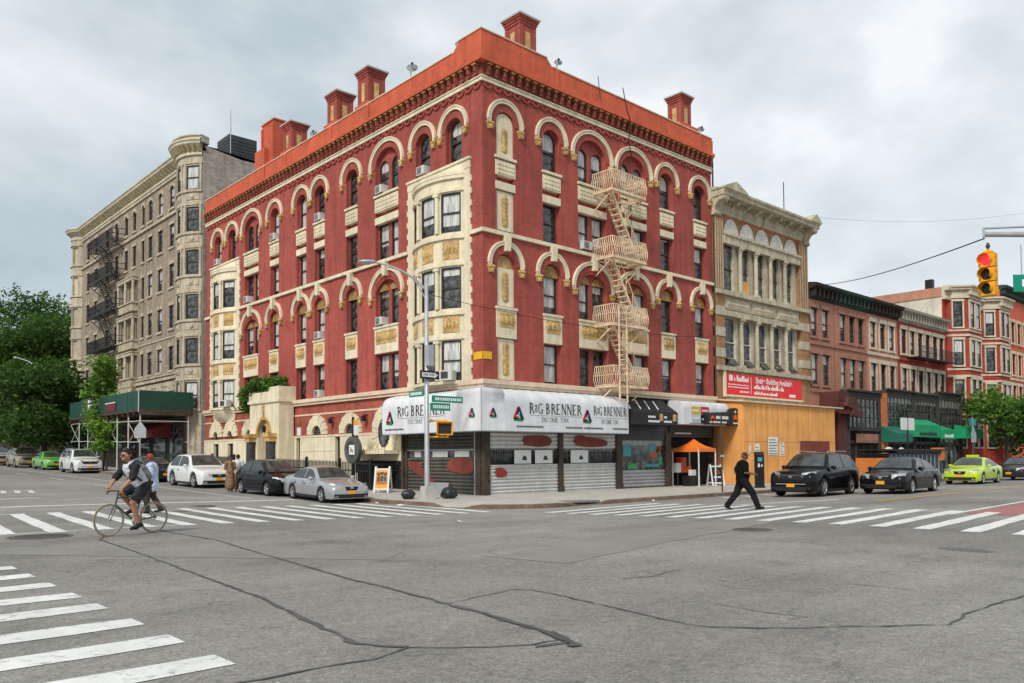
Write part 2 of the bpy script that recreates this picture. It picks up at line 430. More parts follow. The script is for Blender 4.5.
# painted markings: sheets a few millimetres above the road
def paint_mat(name, c):
    m = M(name, c, .75, .1, 3, .2, 50, fine=.1)
    N = m.node_tree.nodes; L = m.node_tree.links; b = N['Principled BSDF']; src = b.inputs['Base Color'].links[0].from_socket
    tc = N.new('ShaderNodeTexCoord'); n = N.new('ShaderNodeTexNoise'); n.inputs['Scale'].default_value = 5; n.inputs['Detail'].default_value = 10; n.inputs['Roughness'].default_value = .78; L.new(tc.outputs['Object'], n.inputs['Vector'])
    mr = N.new('ShaderNodeMapRange'); L.new(n.outputs[0], mr.inputs[0]); mr.inputs[1].default_value = .53; mr.inputs[2].default_value = .66
    mx = N.new('ShaderNodeMix'); mx.data_type = 'RGBA'; L.new(mr.outputs[0], mx.inputs[0]); L.new(src, mx.inputs[6]); mx.inputs[7].default_value = (.2,.195,.185,1); L.new(mx.outputs[2], b.inputs['Base Color']); return m
X['paint'] = paint_mat('white_road_paint', (.70,.70,.665)); X['paintold'] = paint_mat('worn_white_road_paint', (.66,.66,.63)); X['ypaint'] = paint_mat('yellow_road_paint', (.50,.31,.08)); X['buslane'] = paint_mat('red_bus_lane', (.36,.14,.13))
def strip(m, p, q, w, dz=.006, n=None, jag=0, r=random.Random(3)):
    p = Vector((*p, 0)); q = Vector((*q, 0)); d = q-p; L_ = d.length; d /= L_; nv = Vector((-d.y, d.x, 0)); n = n or max(1, int(L_/.6))
    A = []; B_ = []
    for i in range(n+1):
        c = p+d*L_*i/n; wl = w/2+(r.uniform(-jag, jag) if jag else 0); wr = w/2+(r.uniform(-jag, jag) if jag else 0)
        a = c+nv*wl; b = c-nv*wr
        A.append((a.x, a.y, gz(a.x, a.y)+dz)); B_.append((b.x, b.y, gz(b.x, b.y)+dz))
    m.grid([A, B_], False)
def marking(name, items, mat, jag=.02, dz=.006):
    m = MB()
    for it in items: strip(m, it[0], it[1], it[2], dz, jag=jag)
    return tag(m.build(name, X[mat]), kind='structure')
near = [-9.9, -11.1, -12.27, -13.39, -14.52, -15.62, -16.6, -17.76, -18.79, -19.82, -20.95, -22.1, -23.2]
marking('crosswalk_near', [((-19.41, y+.22), (-24.5, y+.22), .44) for y in near], 'paint')
marking('crosswalk_side_street', [((-17.42+.955*k, -6.1), (-16.8+.955*k, 1.3), .36) for k in range(-1, 14)], 'paint')
marking('crosswalk_edge_line', [((-22, -5.95), (-14.6, -5.9), .13), ((-22, 1.35), (-16.6, 1.25), .13), ((-26, 4.1), (-6.4, 4.3), .32)], 'paintold')
marking('crosswalk_avenue', [((-4.15, y-.25), (2.2, y+.3), .36) for y in [-7.67-.93*k for k in range(15)]], 'paint')
marking('stop_line', [((2.6, -10.6), (7.2, -11.8), .3)], 'paintold')
marking('centre_line', [((6.6, -13.5), (90, -12.4), .28)], 'ypaint')
marking('lane_edge_line', [((.6, -17.95), (60, -15.2), .16)], 'paint')
m = MB(); strip(m, (1.2, -19.35), (60, -17.0), 2.6, .005); tag(m.build('bus_lane', X['buslane']), kind='structure')
marking('bus_lane_mark', [((3.9, -19.5), (5.6, -19.4), .3)], 'paint', dz=.011)
marking('parking_line', [((-7.7, 5.5), (-7.9, 60), .12)], 'paintold')
marking('lane_dash', [((-9.6, 17+9*k), (-9.7, 20+9*k), .13) for k in range(0, 8)], 'paintold')
marking('cycle_mark', [((-15.6+.5*k, 12.2), (-15.3+.5*k, 14.2), .2) for k in range(4)]+[((-16.6, 8.2), (-14.6, 8.6), .22), ((-16.4, 8.2), (-16.2, 9.8), .2)], 'paintold')
marking('parking_hatch', [((6.2+1.6*k, -8.2), (7.6+1.6*k, -6.6), .16) for k in range(3)], 'paintold')
# tar-sealed cracks, ragged sheets
X['tar'] = M('tar_seal', (.095,.091,.085), .75, .3, 2, .2, 30, fine=.15)
def crack(pts, w, seed, dz=.008):
    r = random.Random(seed); m = MB(); A = []; B_ = []
    for i in range(len(pts)-1):
        p = Vector(pts[i]); q = Vector(pts[i+1]); n = max(2, int((q-p).length/.12))
        for k in range(n+(i == len(pts)-2)):
            c = p+(q-p)*k/n; d = (q-p).normalized(); nv = Vector((-d.y, d.x))
            c = c+nv*r.gauss(0, .009); ww = w*max(.4, 1+r.gauss(0, .3))
            a = c+nv*ww/2; b = c-nv*ww/2
            A.append((a.x, a.y, gz(a.x, a.y)+dz)); B_.append((b.x, b.y, gz(b.x, b.y)+dz))
    m.grid([A, B_], False); tag(m.build('tar_seam', X['tar']), kind='structure')
L1 = [(-16.9,-7.6), (-17.27,-8.57), (-17.52,-12.17), (-17.78,-15.13), (-17.94,-17.12), (-18.15,-18.45), (-18.26,-19.25), (-18.37,-19.86), (-18.26,-20.07), (-18.10,-20.27)]
L2 = [(-15.6,-7.0), (-15.68,-8.06), (-15.65,-10.25), (-15.97,-12.56), (-16.19,-14.41), (-16.34,-15.63), (-16.48,-16.68), (-16.50,-17.37), (-16.60,-18.35), (-16.68,-19.05)]
crack(L1[:5], .042, 1); crack(L1[4:], .06, 2); crack(L2, .046, 3, .009)
crack([(-16.68,-19.05), (-16.72,-19.63), (-16.82,-20.15), (-16.87,-20.65), (-16.92,-20.9)], .075, 4); crack([(-16.72,-19.6), (-16.8,-20.1), (-16.85,-20.5), (-16.92,-20.8)], .05, 14, .012); crack([(-16.88,-20.7), (-16.97,-20.95), (-17.06,-21.15), (-17.1,-21.26)], .12, 15, .013); crack([(-17.05,-21.12), (-17.2,-21.08), (-17.36,-21.02)], .03, 16, .014)
crack([(-16.64,-18.92), (-16.11,-18.83), (-15.53,-18.73), (-15.37,-18.88), (-15.42,-19.43), (-15.53,-20.27), (-15.66,-21.02), (-15.69,-21.51), (-15.37,-21.94), (-14.94,-22.30), (-14.34,-22.77), (-13.96,-23.07), (-13.36,-23.00), (-12.66,-23.01), (-11.3,-23.10)], .024, 5, .010)
crack([(-19.9,-20.33), (-19.31,-20.36), (-18.90,-20.36), (-18.55,-20.44), (-18.12,-20.30)], .026, 6); crack([(-18.12,-20.30), (-17.88,-20.54), (-17.64,-20.77), (-17.32,-20.93), (-17.01,-20.97)], .022, 7)
crack([(-13.93,-19.10), (-13.54,-19.25), (-13.00,-19.14), (-12.73,-19.14)], .018, 8); crack([(-12.32,-21.29), (-12.24,-21.69), (-12.21,-22.02)], .014, 9); crack([(-14.59,-20.94), (-14.65,-21.51), (-14.59,-22.00)], .014, 10)
def patch(cx, cy, rx, ry, mat, name, dz=.004, seed=1):
    r = random.Random(seed); m = MB(); m.poly([(cx+rx*(1+r.gauss(0,.12))*math.cos(2*PI*k/30), cy+ry*(1+r.gauss(0,.12))*math.sin(2*PI*k/30), gz(cx, cy)+dz) for k in range(30)]); tag(m.build(name, X[mat]), kind='structure')
X['newtar'] = M('newer_asphalt', (.165,.158,.145), .9, .2, 1.2, .3, 60, fine=.2)
patch(-7.5, -21.05, .25, .45, 'newtar', 'asphalt_patch', .004, 3)
X['cut'] = M('older_asphalt_patch', (.225,.215,.195), .88, .12, 1.2, .3, 60, fine=.18)
m = MB(); strip(m, (-13.5,-16.8), (-2.2,-14.6), 1.5, .0045, jag=.05); tag(m.build('asphalt_patch', X['cut']), kind='structure')
m = MB(); strip(m, (-19.2,-9.2), (-14.6,-14.9), 1.1, .0045, jag=.04); tag(m.build('asphalt_patch', X['cut']), kind='structure')
def manhole(x, y, r, label):
    t = thing('manhole_cover', label, 'manhole cover', (x, y, gz(x, y)), 0, 'manhole covers in the crossing')
    m = MB(); m.lathe([(0, .012), (r*.86, .012), (r*.86, .006)], n=28); 
    m.build('lid', X['lid'], t)
    m = MB(); m.lathe([(r*.9, .005), (r*.9, .014), (r, .014), (r*1.02, .002)], n=28); m.build('ring', X['lid'], t)
    m = MB()
    for i in range(-3, 4):
        L_ = math.sqrt(max(.01, 1-(i/3.8)**2))*r*.8; m.box(-L_, L_, i*r*.22-.02, i*r*.22+.02, .012, .018)
    m.build('tread', X['lid'], t)
manhole(-6.64, -16.6, .42, 'dark manhole cover on the open asphalt in front of the avenue crosswalk')
manhole(-17.97, -6.97, .6, 'large manhole cover at the edge of the side street crosswalk beside the cyclist')
manhole(-10.97, 2.2, .4, 'manhole cover between the side street crosswalk and the stop line')
# terrain far off beyond both streets keeps the horizon closed
# ================================================================= RED CORNER BUILDING
W, D = 17.03, 29.62
rb = thing('corner_building', 'red painted brick corner building with cream arches, ochre reliefs and an orange-red parapet', 'building', (0,0,0))
FR = lambda x, y, z: (x, y, z)          # right front: s=x, depth=+y
FL = lambda s, d, z: (d, s, z)          # left front: s=world y, depth=+x
LZ = -PI/2
SINGR = [4.16, 12.84, 15.87]; DBLR = [6.96, 10.10]
SINGL = [19.27, 15.93, 13.86, 10.5]; DBLL = [22.44, 7.26]; TOPL = [27.65, 25.38, 4.25, 1.95]
OW, DW = 1.12, 2.0
ZL0, ZLT, ZU0, ZUT = 5.06, 10.57, 11.55, 16.82
ZLD, ZUD = 10.5, 17.02
GT = 4.86   # top of the ground storey
def ops_for(sing, dbl, top):
    o = []
    for c in sing:
        o += [(c-OW/2, c+OW/2, ZL0, ZLT, .5), (c-OW/2, c+OW/2, ZU0, ZUT, .52)]
    for c in dbl:
        o += [(c-DW/2, c+DW/2, ZL0, ZLD, .82), (c-DW/2, c+DW/2, ZU0, ZUD, .9)]
    for c in top: o.append((c-OW/2, c+OW/2, 14.8, ZUT, .52))
    return o
opsR = ops_for(SINGR, DBLR, [])+[(1.3-.5, 1.3+.5, ZL0, ZLT, .5), (1.3-.5, 1.3+.5, ZU0, ZUT, .5)]
bays = [(.78, 5.38), (24.15, 28.72)]
opsL = ops_for(SINGL, DBLL, TOPL)
mb = MB(FR); wall(mb, 0, W, GT, 18.8, opsR, 0, .24)
mb.T = FL; wall(mb, 0, D, GT, 18.8, opsL, 0, .24)
mb.T = None
mb.box(W-.01, W, .3, D, 0, 18.8); mb.box(.3, W, D-.02, D, 0, 18.8)
mb.build('wall', X['red'], rb)
# backing walls with the window openings
mb = MB(FR); bR = []; bL = []; wins = []
ROWS1 = [(5.1, 6.85), (8.25, 10.05), (11.6, 13.34)]
def column(c, dbl, side, lst):
    xs = [c-.54, c+.54] if dbl else [c]; w = .80 if dbl else .98
    for x in xs:
        for (a, b) in ROWS1:
            lst.append((x-w/2, x+w/2, a, b, 0)); wins.append((side, x, a, w, b-a, 0))
        top = 16.55 if dbl else 16.74
        lst.append((x-w/2, x+w/2, 14.82, top, w/2)); wins.append((side, x, 14.82, w, top-14.82, w/2))
for c in SINGR: column(c, 0, 'R', bR)
for c in DBLR: column(c, 1, 'R', bR)
for c in SINGL: column(c, 0, 'L', bL)
for c in DBLL: column(c, 1, 'L', bL)
for c in TOPL:
    bL.append((c-.49, c+.49, 14.82, 16.74, .49)); wins.append(('L', c, 14.82, .98, 1.92, .49))
wall(mb, .3, W-.05, ZL0, 17.4, bR, .2, .16); mb.T = FL; wall(mb, .3, D-.05, ZL0, 17.4, bL, .203, .16)
mb.build('recessed_wall', X['red'], rb)
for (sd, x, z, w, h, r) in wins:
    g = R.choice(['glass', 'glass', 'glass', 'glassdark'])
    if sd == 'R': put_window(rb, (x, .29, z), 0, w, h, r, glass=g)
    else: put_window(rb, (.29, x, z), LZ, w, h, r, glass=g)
# interior core so nothing shows through
mb = MB(); mb.box(.42, W-.1, .42, D-.1, 0, 18.7); mb.build('core', X['void'], rb)
# arch surrounds, capitals, keystones, panels: one object for each opening
def arch(c, side, tier, dbl, blind=False):
    T = FR if side == 'R' else FL
    ro = 1.47 if dbl else 1.02; ri = ro-.165
    if tier: zs, rz = (16.14, 1.32) if dbl else (16.28, 1.04)
    else: zs, rz = (9.78, 1.30) if dbl else (10.07, 1.03)
    m = MB(T); m.ring(c, zs, ri, rz-.16, ro, rz, -.10, .06, n=22)
    m.ring(c, zs, ro-.03, rz-.03, ro+.03, rz+.03, -.13, .03, n=22)
    for s in (-1, 1): m.box(min(c+s*ri, c+s*ro), max(c+s*ri, c+s*ro), -.10, .06, zs-.12, zs)
    a = m.build('arch_surround', X['cream'], rb)
    k = MB(T)
    k.ring(c, zs, OW/2+.0 if not dbl else DW/2, (.52 if not dbl else .88), (ri-.02), rz-.22, -.03, .08, n=20)
    k.build('inner_arch', X['red'], a)
    for s in (-1, 1):
        g = MB(T); xc = c+s*(ro-.12)
        g.prism([(xc-.08, zs-.42), (xc+.08, zs-.42), (xc+.13, zs-.28), (xc+.13, zs-.22), (xc+.17, zs-.2), (xc+.17, zs-.1), (xc-.17, zs-.1), (xc-.17, zs-.2), (xc-.13, zs-.22), (xc-.13, zs-.28)], -.14, .1)
        for q in (-.09, 0, .09): g.sphere((xc+q, -.14, zs-.18), .055, 8, 6, 1, .7, 1)
        g.sphere((xc, -.12, zs-.32), .07, 8, 6, 1, .7, 1.2)
        g.build('capital', X['gold'], a)
    if not tier:
        m = MB(T); m.prism([(c-.12, zs+rz-.42), (c+.12, zs+rz-.42), (c+.17, 11.36), (c-.17, 11.36)], -.22, .05); m.build('keystone', X['cream'], a)
        # ochre lunette over the second-floor window
        if dbl:
            for x in (c-.54, c+.54):
                m = MB(T); m.prism([(x-.42, 10.0), (x+.42, 10.0)]+[(x+.42*math.cos(PI*i/10), 10.02+.36*math.sin(PI*i/10)) for i in range(11)], .15, .22); m.build('lunette', X['darkgold'], rb)
        else:
            m = MB(T); m.prism([(c-.54, 9.98), (c+.54, 9.98)]+[(c+.54*math.cos(PI*i/12), 10.04+.48*math.sin(PI*i/12)) for i in range(13)], .13, .22); m.build('lunette', X['darkgold'] if not blind else X['gold'], rb)
def panels(c, side, dbl):
    T = FR if side == 'R' else FL
    w = (DW if dbl else OW)/2+.02
    m = MB(T); m.box(c-w, c+w, -.05, .2, 6.9, 8.14); m.box(c-w-.04, c+w+.04, -.1, .2, 8.14, 8.24)
    p = m.build('spandrel_panel', X['cream'], rb)
    m = MB(T); m.box(c-w+.16, c+w-.16, -.068, .0, 7.36, 7.98)
    for k in range(6 if dbl else 3):
        n = 6 if dbl else 3
        xx = c-w+.16+(2*w-.32)*(k+.5)/n; m.sphere((xx, -.06, 7.67), .2, 8, 6, 1, .3, 1)
    m.build('ochre_relief', X['gold'], p)
    m = MB(T); m.box(c-w, c+w, -.03, .2, 13.36, 13.70); m.box(c-w, c+w, -.04, .2, 13.97, 14.63)
    for i in range(9 if dbl else 5):
        for j in range(3):
            n = 9 if dbl else 5
            xx = c-w+.08+(2*w-.16)*(i+.5)/n; zz = 14.02+.56*(j+.5)/3; m.box(xx-.07, xx+.07, -.075, 0, zz-.06, zz+.06)
    m.box(c-w-.04, c+w+.04, -.1, .2, 14.70, 14.81)
    m.build('grid_panel', X['cream'], rb)
for c in SINGR: panels(c, 'R', 0); arch(c, 'R', 0, 0); arch(c, 'R', 1, 0)
for c in DBLR: panels(c, 'R', 1); arch(c, 'R', 0, 1); arch(c, 'R', 1, 1)
for c in SINGL: panels(c, 'L', 0); arch(c, 'L', 0, 0); arch(c, 'L', 1, 0)
for c in DBLL: panels(c, 'L', 1); arch(c, 'L', 0, 1); arch(c, 'L', 1, 1)
for c in TOPL: arch(c, 'L', 1, 0)
# blind bay at the corner
panels(1.3, 'R', 0); arch(1.3, 'R', 0, 0, True); arch(1.3, 'R', 1, 0, True)
for (a, b, rise) in ((5.1, 6.86, 0), (8.3, 9.95, 0), (11.6, 13.3, 0), (14.86, 16.76, .5)):
    m = MB(FR)
    if rise: m.prism([(.8, a), (1.8, a)]+[(1.3+.5*math.cos(PI*i/12), b-rise+rise*math.sin(PI*i/12)) for i in range(13)], .05, .21)
    else: m.box(.8, 1.8, .05, .21, a, b)
    p = m.build('blind_panel', X['cream'], rb)
    m = MB(FR); m.box(1.12, 1.48, .028, .06, a+.22, b-(.75 if rise else .22))
    for k in range(7): m.sphere((1.3, .045, a+.32+(b-a-.6-(rise and .5))*k/6), .15, 8, 6, 1, .3, 1.1)
    m.build('ochre_relief', X['gold'], p)
# string courses
def course(name, z0, z1, out, mat='cream', gaps=False):
    m = MB()
    segL = [(-out, .78), (5.38, 24.15), (28.72, D)] if gaps else [(-out, D)]
    for a, b in segL: m.box(-out, .05, a, b, z0, z1)
    m.box(.05, W, -out, .05, z0, z1)
    return m.build(name, X[mat], rb)
course('string_course', 17.96, 18.12, .10); course('string_course', 18.12, 18.17, .14)
course('string_course', 11.34, 11.5, .12, gaps=True)
m = MB(); m.box(-.22, .05, -.22, D, 4.86, 5.05); m.box(.05, W+.02, -.22, .05, 4.86, 5.05); m.box(-.14, .05, -.14, D, 4.72, 4.86); m.box(.05, W+.01, -.14, .05, 4.72, 4.86)
m.build('ledge', X['pinkcream'], rb)
# scalloped corbel table below, brackets above
m = MB(FR)
def scallop(n, L_, T, off):
    m.T = T
    for i in range(n):
        c = off+(i+.5)*L_/n; r = L_/n/2
        m.ring(c, 17.93, r*.55, .16, r*.98, .24, -.07, .02, PI, 2*PI, n=6)
scallop(30, W, FR, 0); scallop(52, D, FL, 0)
m.build('corbel_table', X['red'], rb)
m = MB(FR)
def brk(n, L_, T):
    m.T = T
    for i in range(n):
        c = (i+.5)*L_/n
        m.cur = 0; m.prism([(c-.07, 18.24), (c+.07, 18.24), (c+.095, 18.62), (c-.095, 18.62)], -.2, .0)
        m.cur = 1; m.box(c-.11, c+.11, -.30, 0, 18.63, 18.71)
        m.cur = 0; m.box(c-.05, c+.05, -.26, -.2, 18.38, 18.6)
brk(38, W, FR); brk(66, D, FL); m.T = None; m.cur = 0
m.box(-.06, .05, -.06, D, 18.17, 18.74); m.box(.05, W, -.06, .05, 18.17, 18.74)
m.build('bracket_frieze', [X['bracket'], X['darkgold']], rb)
m = MB(); m.box(-.34, .05, -.34, D-.2, 18.74, 18.9); m.box(.05, W-.05, -.34, .05, 18.74, 18.9); m.build('cornice', X['parapet'], rb)
# parapet with raised corner
m = MB()
m.box(-.2, .15, -.2, D-.3, 18.9, 19.72); m.box(.15, W-.15, -.2, .15, 18.9, 19.78)
m.box(-.2, .15, -.2, 1.3, 19.72, 20.1); m.box(.15, 3.75, -.2, .15, 19.78, 20.1)
m.prism([(3.75, 19.78), (4.1, 19.78), (3.75, 20.08)], -.2, .15)
m.T = FL; m.prism([(1.3, 19.72), (1.75, 19.72), (1.3, 20.08)], -.2, .15); m.T = None
for (a, b) in ((13.9, 15.6),): m.box(a, b, -.2, .15, 19.78, 20.02)
for (a, b) in ((8.6, 9.9), (11.7, 13.1), (16.8, 18.2)): m.box(-.2, .15, a, b, 19.72, 19.95)
m.box(-.2, .15, 20.3, 21.6, 19.72, 20.9)
for a in (8.5, 12.2, 17.4, 20.2): m.box(-.26, -.2, a, a+.22, 18.9, 19.7)   # flat pilaster strips
m.box(4.3, 4.5, -.25, -.2, 18.9, 19.76); m.box(15.6, 15.85, -.25, -.2, 18.9, 19.76)
m.box(W-.15, W-.05, -.2, 1.2, 18.5, 19.7); 
m.build('parapet', X['parapet'], rb)
m = MB(); m.box(-.24, .18, 1.78, D-.3, 19.72, 19.77); m.box(4.1, W-.12, -.24, .18, 19.78, 19.83); m.box(-.24, .18, -.24, 1.3, 20.1, 20.15); m.box(.18, 3.75, -.24, .18, 20.1, 20.15)
m.build('coping', X['pinkcream'], rb)
m = MB(); m.box(.15, W-.15, .15, D, 18.6, 18.72); m.build('roof', X['roof'], rb)
def chimney(x, y, w, z0, z1, right):
    m = MB(); m.box(x-w/2, x+w/2, y-w/2, y+w/2, z0, z1-.42)
    for k, (e, a, b) in enumerate(((.04, z1-.42, z1-.3), (.08, z1-.3, z1-.18), (.13, z1-.18, z1-.08))): m.box(x-w/2-e, x+w/2+e, y-w/2-e, y+w/2+e, a, b)
    m.box(x-w/2-.05, x+w/2+.05, y-w/2-.05, y+w/2+.05, z0+.15, z0+.27)
    for sx in (-1, 1):
        for sy in (-1, 1): m.boxc((x+sx*(w/2-.07), y+sy*(w/2-.07), (z0+z1)/2-.15), (.2, .2, z1-z0-.6))
    c = m.build('chimney', X['red'], rb)
    m = MB(); m.box(x-w/2-.18, x+w/2+.18, y-w/2-.18, y+w/2+.18, z1-.08, z1); m.build('chimney_cap', X['concrete'], c)
    m = MB(); h0, h1 = z0+.42, z1-.62
    m.box(x-.14, x+.14, y-w/2-.03, y-w/2+.02, h0+.15, h1-.1); m.box(x-w/2-.03, x-w/2+.02, y-.14, y+.14, h0+.15, h1-.1)
    m.build('ochre_panel', X['gold'], c)
chimney(2.75, .5, .95, 19.6, 21.75, 1); chimney(14.75, .45, .85, 19.6, 21.75, 1)
chimney(.4, 9.25, .95, 19.5, 21.75, 0); chimney(.4, 12.35, .95, 19.5, 21.6, 0); chimney(.4, 17.5, .95, 19.5, 21.55, 0)
m = MB(); m.box(.1, 1.9, 19.6, 21.2, 18.9, 22.5); m.box(.05, 1.95, 19.55, 21.25, 22.5, 22.6); 
for s in (19.6, 21.05): m.box(.0, .1, s, s+.15, 18.9, 22.3)
m.build('stair_bulkhead', X['parapet'], rb)
# rounded oriel bays on the side street
def oriel(s0, s1, out):
    cs = (s0+s1)/2; hw = (s1-s0)/2
    inner = hw-.42; ang = math.radians(37)
    Rr = inner/math.sin(ang); cd = Rr*math.cos(ang)   # arc centre lies cd inside the wall
    LEN = 2*ang*Rr
    def B(u, d, z):   # u along the arc (0..LEN), d inwards
        t = -ang+u/Rr; r = Rr-d
        return (-(r*math.cos(t)-cd)*out, cs+r*math.sin(t), z)
    ws = .98; ops = []; cen = [LEN*.5+k*LEN*.335 for k in (-1, 0, 1)]
    for (a, b) in ROWS1:
        for u in cen: ops.append((u-ws/2, u+ws/2, a, b))
    m = MB(B); wall(m, 0, LEN, 4.95, 14.1, ops, 0, .15, extra=[LEN*i/18 for i in range(19)])
    bay = m.build('oriel_bay', X['cream'], rb)
    # bands, sills, columns
    m = MB(B)
    for z0, z1, e in ((6.9, 7.02, .08), (7.96, 8.1, .1), (8.1, 8.2, .05), (10.12, 10.26, .08), (11.3, 11.44, .1), (11.44, 11.55, .05), (13.4, 13.55, .08), (4.95, 5.08, .1), (13.95, 14.1, .1), (7.02, 7.12, .05), (10.26, 10.36, .05)):
        m = MB(B); m.boxn(-.02, LEN+.02, -e, .1, z0, z1, 18); m.build('moulding', X['cream'], bay)
    for u in [(cen[0]+cen[1])/2, (cen[1]+cen[2])/2]:
        for (a, b) in ROWS1: m = MB(B); m.cyl((u, -.05, a), (u, -.05, b-.12), .11, .1, 8); m.box(u-.15, u+.15, -.17, .05, b-.12, b+.0); m.build('colonnette', X['cream'], bay)
    for (a, b) in ((7.2, 7.9), (10.42, 11.22)):
        for u in cen:
            m = MB(B); m.boxn(u-.40, u+.40, -.03, .05, a, b, 3)
            for k in range(4): m.sphere((u-.27+k*.18, -.03, (a+b)/2), .1, 7, 5, 1, .35, 2.2)
            m.build('ochre_relief', X['gold'], bay)
    for i, u in enumerate(cen):
        for (a, b) in ROWS1:
            p = B(u, .1, a); t = -ang+u/Rr
            put_window(rb, p, LZ-t if True else 0, ws, b-a, 0, glass='glass')
    # stone surround, toothed edge, curved hood
    m = MB(FL); z0, z1 = 5.05, 14.66
    for a, b in ((s0, s0+.44), (s1-.44, s1)): m.box(a, b, -.06, .1, z0, z1-.35)
    k = 0; z = z0
    while z < z1-.5:
        for e, s in ((s0, -1), (s1, 1)):
            if k % 2 == 0: m.box(min(e, e+s*.09), max(e, e+s*.09), -.06, .1, z, z+.25)
        z += .27; k += 1
    m.box(s0-.02, s1+.02, -.08, .1, z1-.36, z1)
    m.box(s0-.06, s1+.06, -.14, .1, z1, z1+.1)
    m.T = B; m.boxn(-.05, LEN+.05, -.12, .3, 14.1, 14.24, 18)
    m.build('bay_surround', X['cream'], rb)
    m = MB(B)   # sloped hood above the curve
    n = 18
    P = [[B(LEN*i/n, -.1, 14.24) for i in range(n+1)], [(-.07, B(LEN*i/n, 0, 0)[1], 14.6) for i in range(n+1)]]
    m.T = None; m.grid(P); m.build('bay_hood', X['cream'], bay)
    m = MB(); m.T = None
    for i in range(n):   # floor and ceiling of the bay
        a = B(LEN*i/n, 0, 4.95); b = B(LEN*(i+1)/n, 0, 4.95); m.quad(a, b, (0, b[1], 4.95), (0, a[1], 4.95))
    # tapering corbel under the bay
    P = [[B(LEN*i/n, d, z) for i in range(n+1)] for d, z in ((-.05, 4.95), (.0, 4.8), (.22, 4.5), (.45, 4.2), (.6, 4.15))]
    P = [[(min(-.03, p[0]), p[1], p[2]) for p in r] for r in P]
    if s0 > 10: m.grid(P)
    m.build('bay_base', X['cream'], bay)
for s0, s1 in bays: oriel(s0, s1, 1.0)
# ---------------------------------------------------------------- ground storey, side street
ops = []
for c, z in ((14.0, 0), (10.55, 0)): ops.append((c-.5, c+.5, 3.0, 3.55, .5))
for c in (27.65, 25.35, 22.5): ops.append((c-.37, c+.37, 3.02, 3.57, .37))
m = MB(FL); wall(m, 5.95, D, 2.98, 4.75, ops, 0, .1); m.build('basement_wall', X['basered'], rb)
m = MB(FL); m.box(5.95, D, -.03, 0, 4.13, 4.22); m.box(5.95, D, -.1, .05, 2.9, 3.02); m.build('string_course', X['pinkcream'], rb)
ops2 = [(c-.42, c+.42, 1.2, 2.75, 0) for c in (27.6, 25.3, 22.4)]+[(11.55, 12.05, 1.0, 2.9), (9.75, 10.3, 1.0, 2.9), (15.9, 16.35, 1, 2.9)]
m = MB(FL); wall(m, 5.95, D, .1, 2.9, ops2, -.08, .3)
for z in (1.25, 2.15): m.box(5.95, 9.7, -.1, -.07, z, z+.05); m.box(12.1, 15.8, -.1, -.07, z, z+.05); m.box(17, 22, -.1, -.07, z, z+.05)
m.build('stone_base', X['cream'], rb)
def voussoirs(c, zc, rx, rz, w, n, full=False):
    m = MB(FL); a1 = 2*PI if full else PI
    for k in range(n):
        t0 = a1*k/n+.018; t1 = a1*(k+1)/n-.018
        e = .05 if k % 2 else .03
        pts = [(c+rx*math.cos(t0), zc+rz*math.sin(t0)), (c+(rx+w+e)*math.cos(t0), zc+(rz+w+e)*math.sin(t0)), (c+(rx+w+e)*math.cos(t1), zc+(rz+w+e)*math.sin(t1)), (c+rx*math.cos(t1), zc+rz*math.sin(t1))]
        m.prism(pts, -.12-(.015 if k % 2 else 0), .05)
    m.ring(c, zc, rx, rz, rx+w*.96, rz+w*.96, -.095, .04, 0, a1, n=24)
    return m.build('arch_surround', X['cream'], rb)
for c in (14.0, 10.55): voussoirs(c, 3.05, .5, .5, .52, 13)
for c in (27.65, 25.35, 22.5): voussoirs(c, 3.2, .37, .37, .62, 11)
voussoirs(7.35, 2.98, .5, .72, .55, 26, True)
m = MB(FL); m.prism([(7.35+.5*math.cos(2*PI*k/24), 2.98+.72*math.sin(2*PI*k/24)) for k in range(24)], -.11, -.05); ov = m.build('oval_window', X['glass'], rb)
m = MB(FL); m.ring(7.35, 2.98, .44, .66, .5, .72, -.13, -.05, 0, 2*PI, 24); m.build('frame', X['winframe'], ov)
for c in (14.0, 10.55):
    m = MB(FL); m.prism([(c-.5, 3.0), (c+.5, 3.0)]+[(c+.5*math.cos(PI*i/10), 3.05+.5*math.sin(PI*i/10)) for i in range(11)], .06, .1); w_ = m.build('arched_window', X['glassdark'], rb)
    m = MB(FL)
    for i in range(4): m.box(c-.44, c+.44, .03, .06, 3.08+i*.1, 3.11+i*.1)
    m.build('bars', X['winframe'], w_)
for c in (27.65, 25.35, 22.5):
    m = MB(FL); m.box(c-.37, c+.37, .06, .1, 3.02, 3.57); w_ = m.build('arched_window', X['glassdark'], rb)
    m = MB(FL); m.box(c-.02, c+.02, .03, .06, 3.02, 3.5); m.build('mullion', X['winframe'], w_)
for (a, b, z0, z1, r) in ops2 if False else [(o[0], o[1], o[2], o[3], 0) for o in ops2]:
    m = MB(FL); m.box(a, b, .1, .14, z0, z1); m.build('basement_opening', X['void'], rb)
# lanterns on the basement wall
for c in (12.3, 9.0):
    m = MB(FL); m.box(c-.04, c+.04, -.25, 0, 3.88, 3.94); m.box(c-.1, c+.1, -.33, -.15, 3.6, 3.86); m.build('wall_lantern', X['black'], rb)
m = MB(FL); m.box(15.9, 16.3, -.06, 0, 3.05, 3.5); m.build('wall_plate', X['white'], rb)
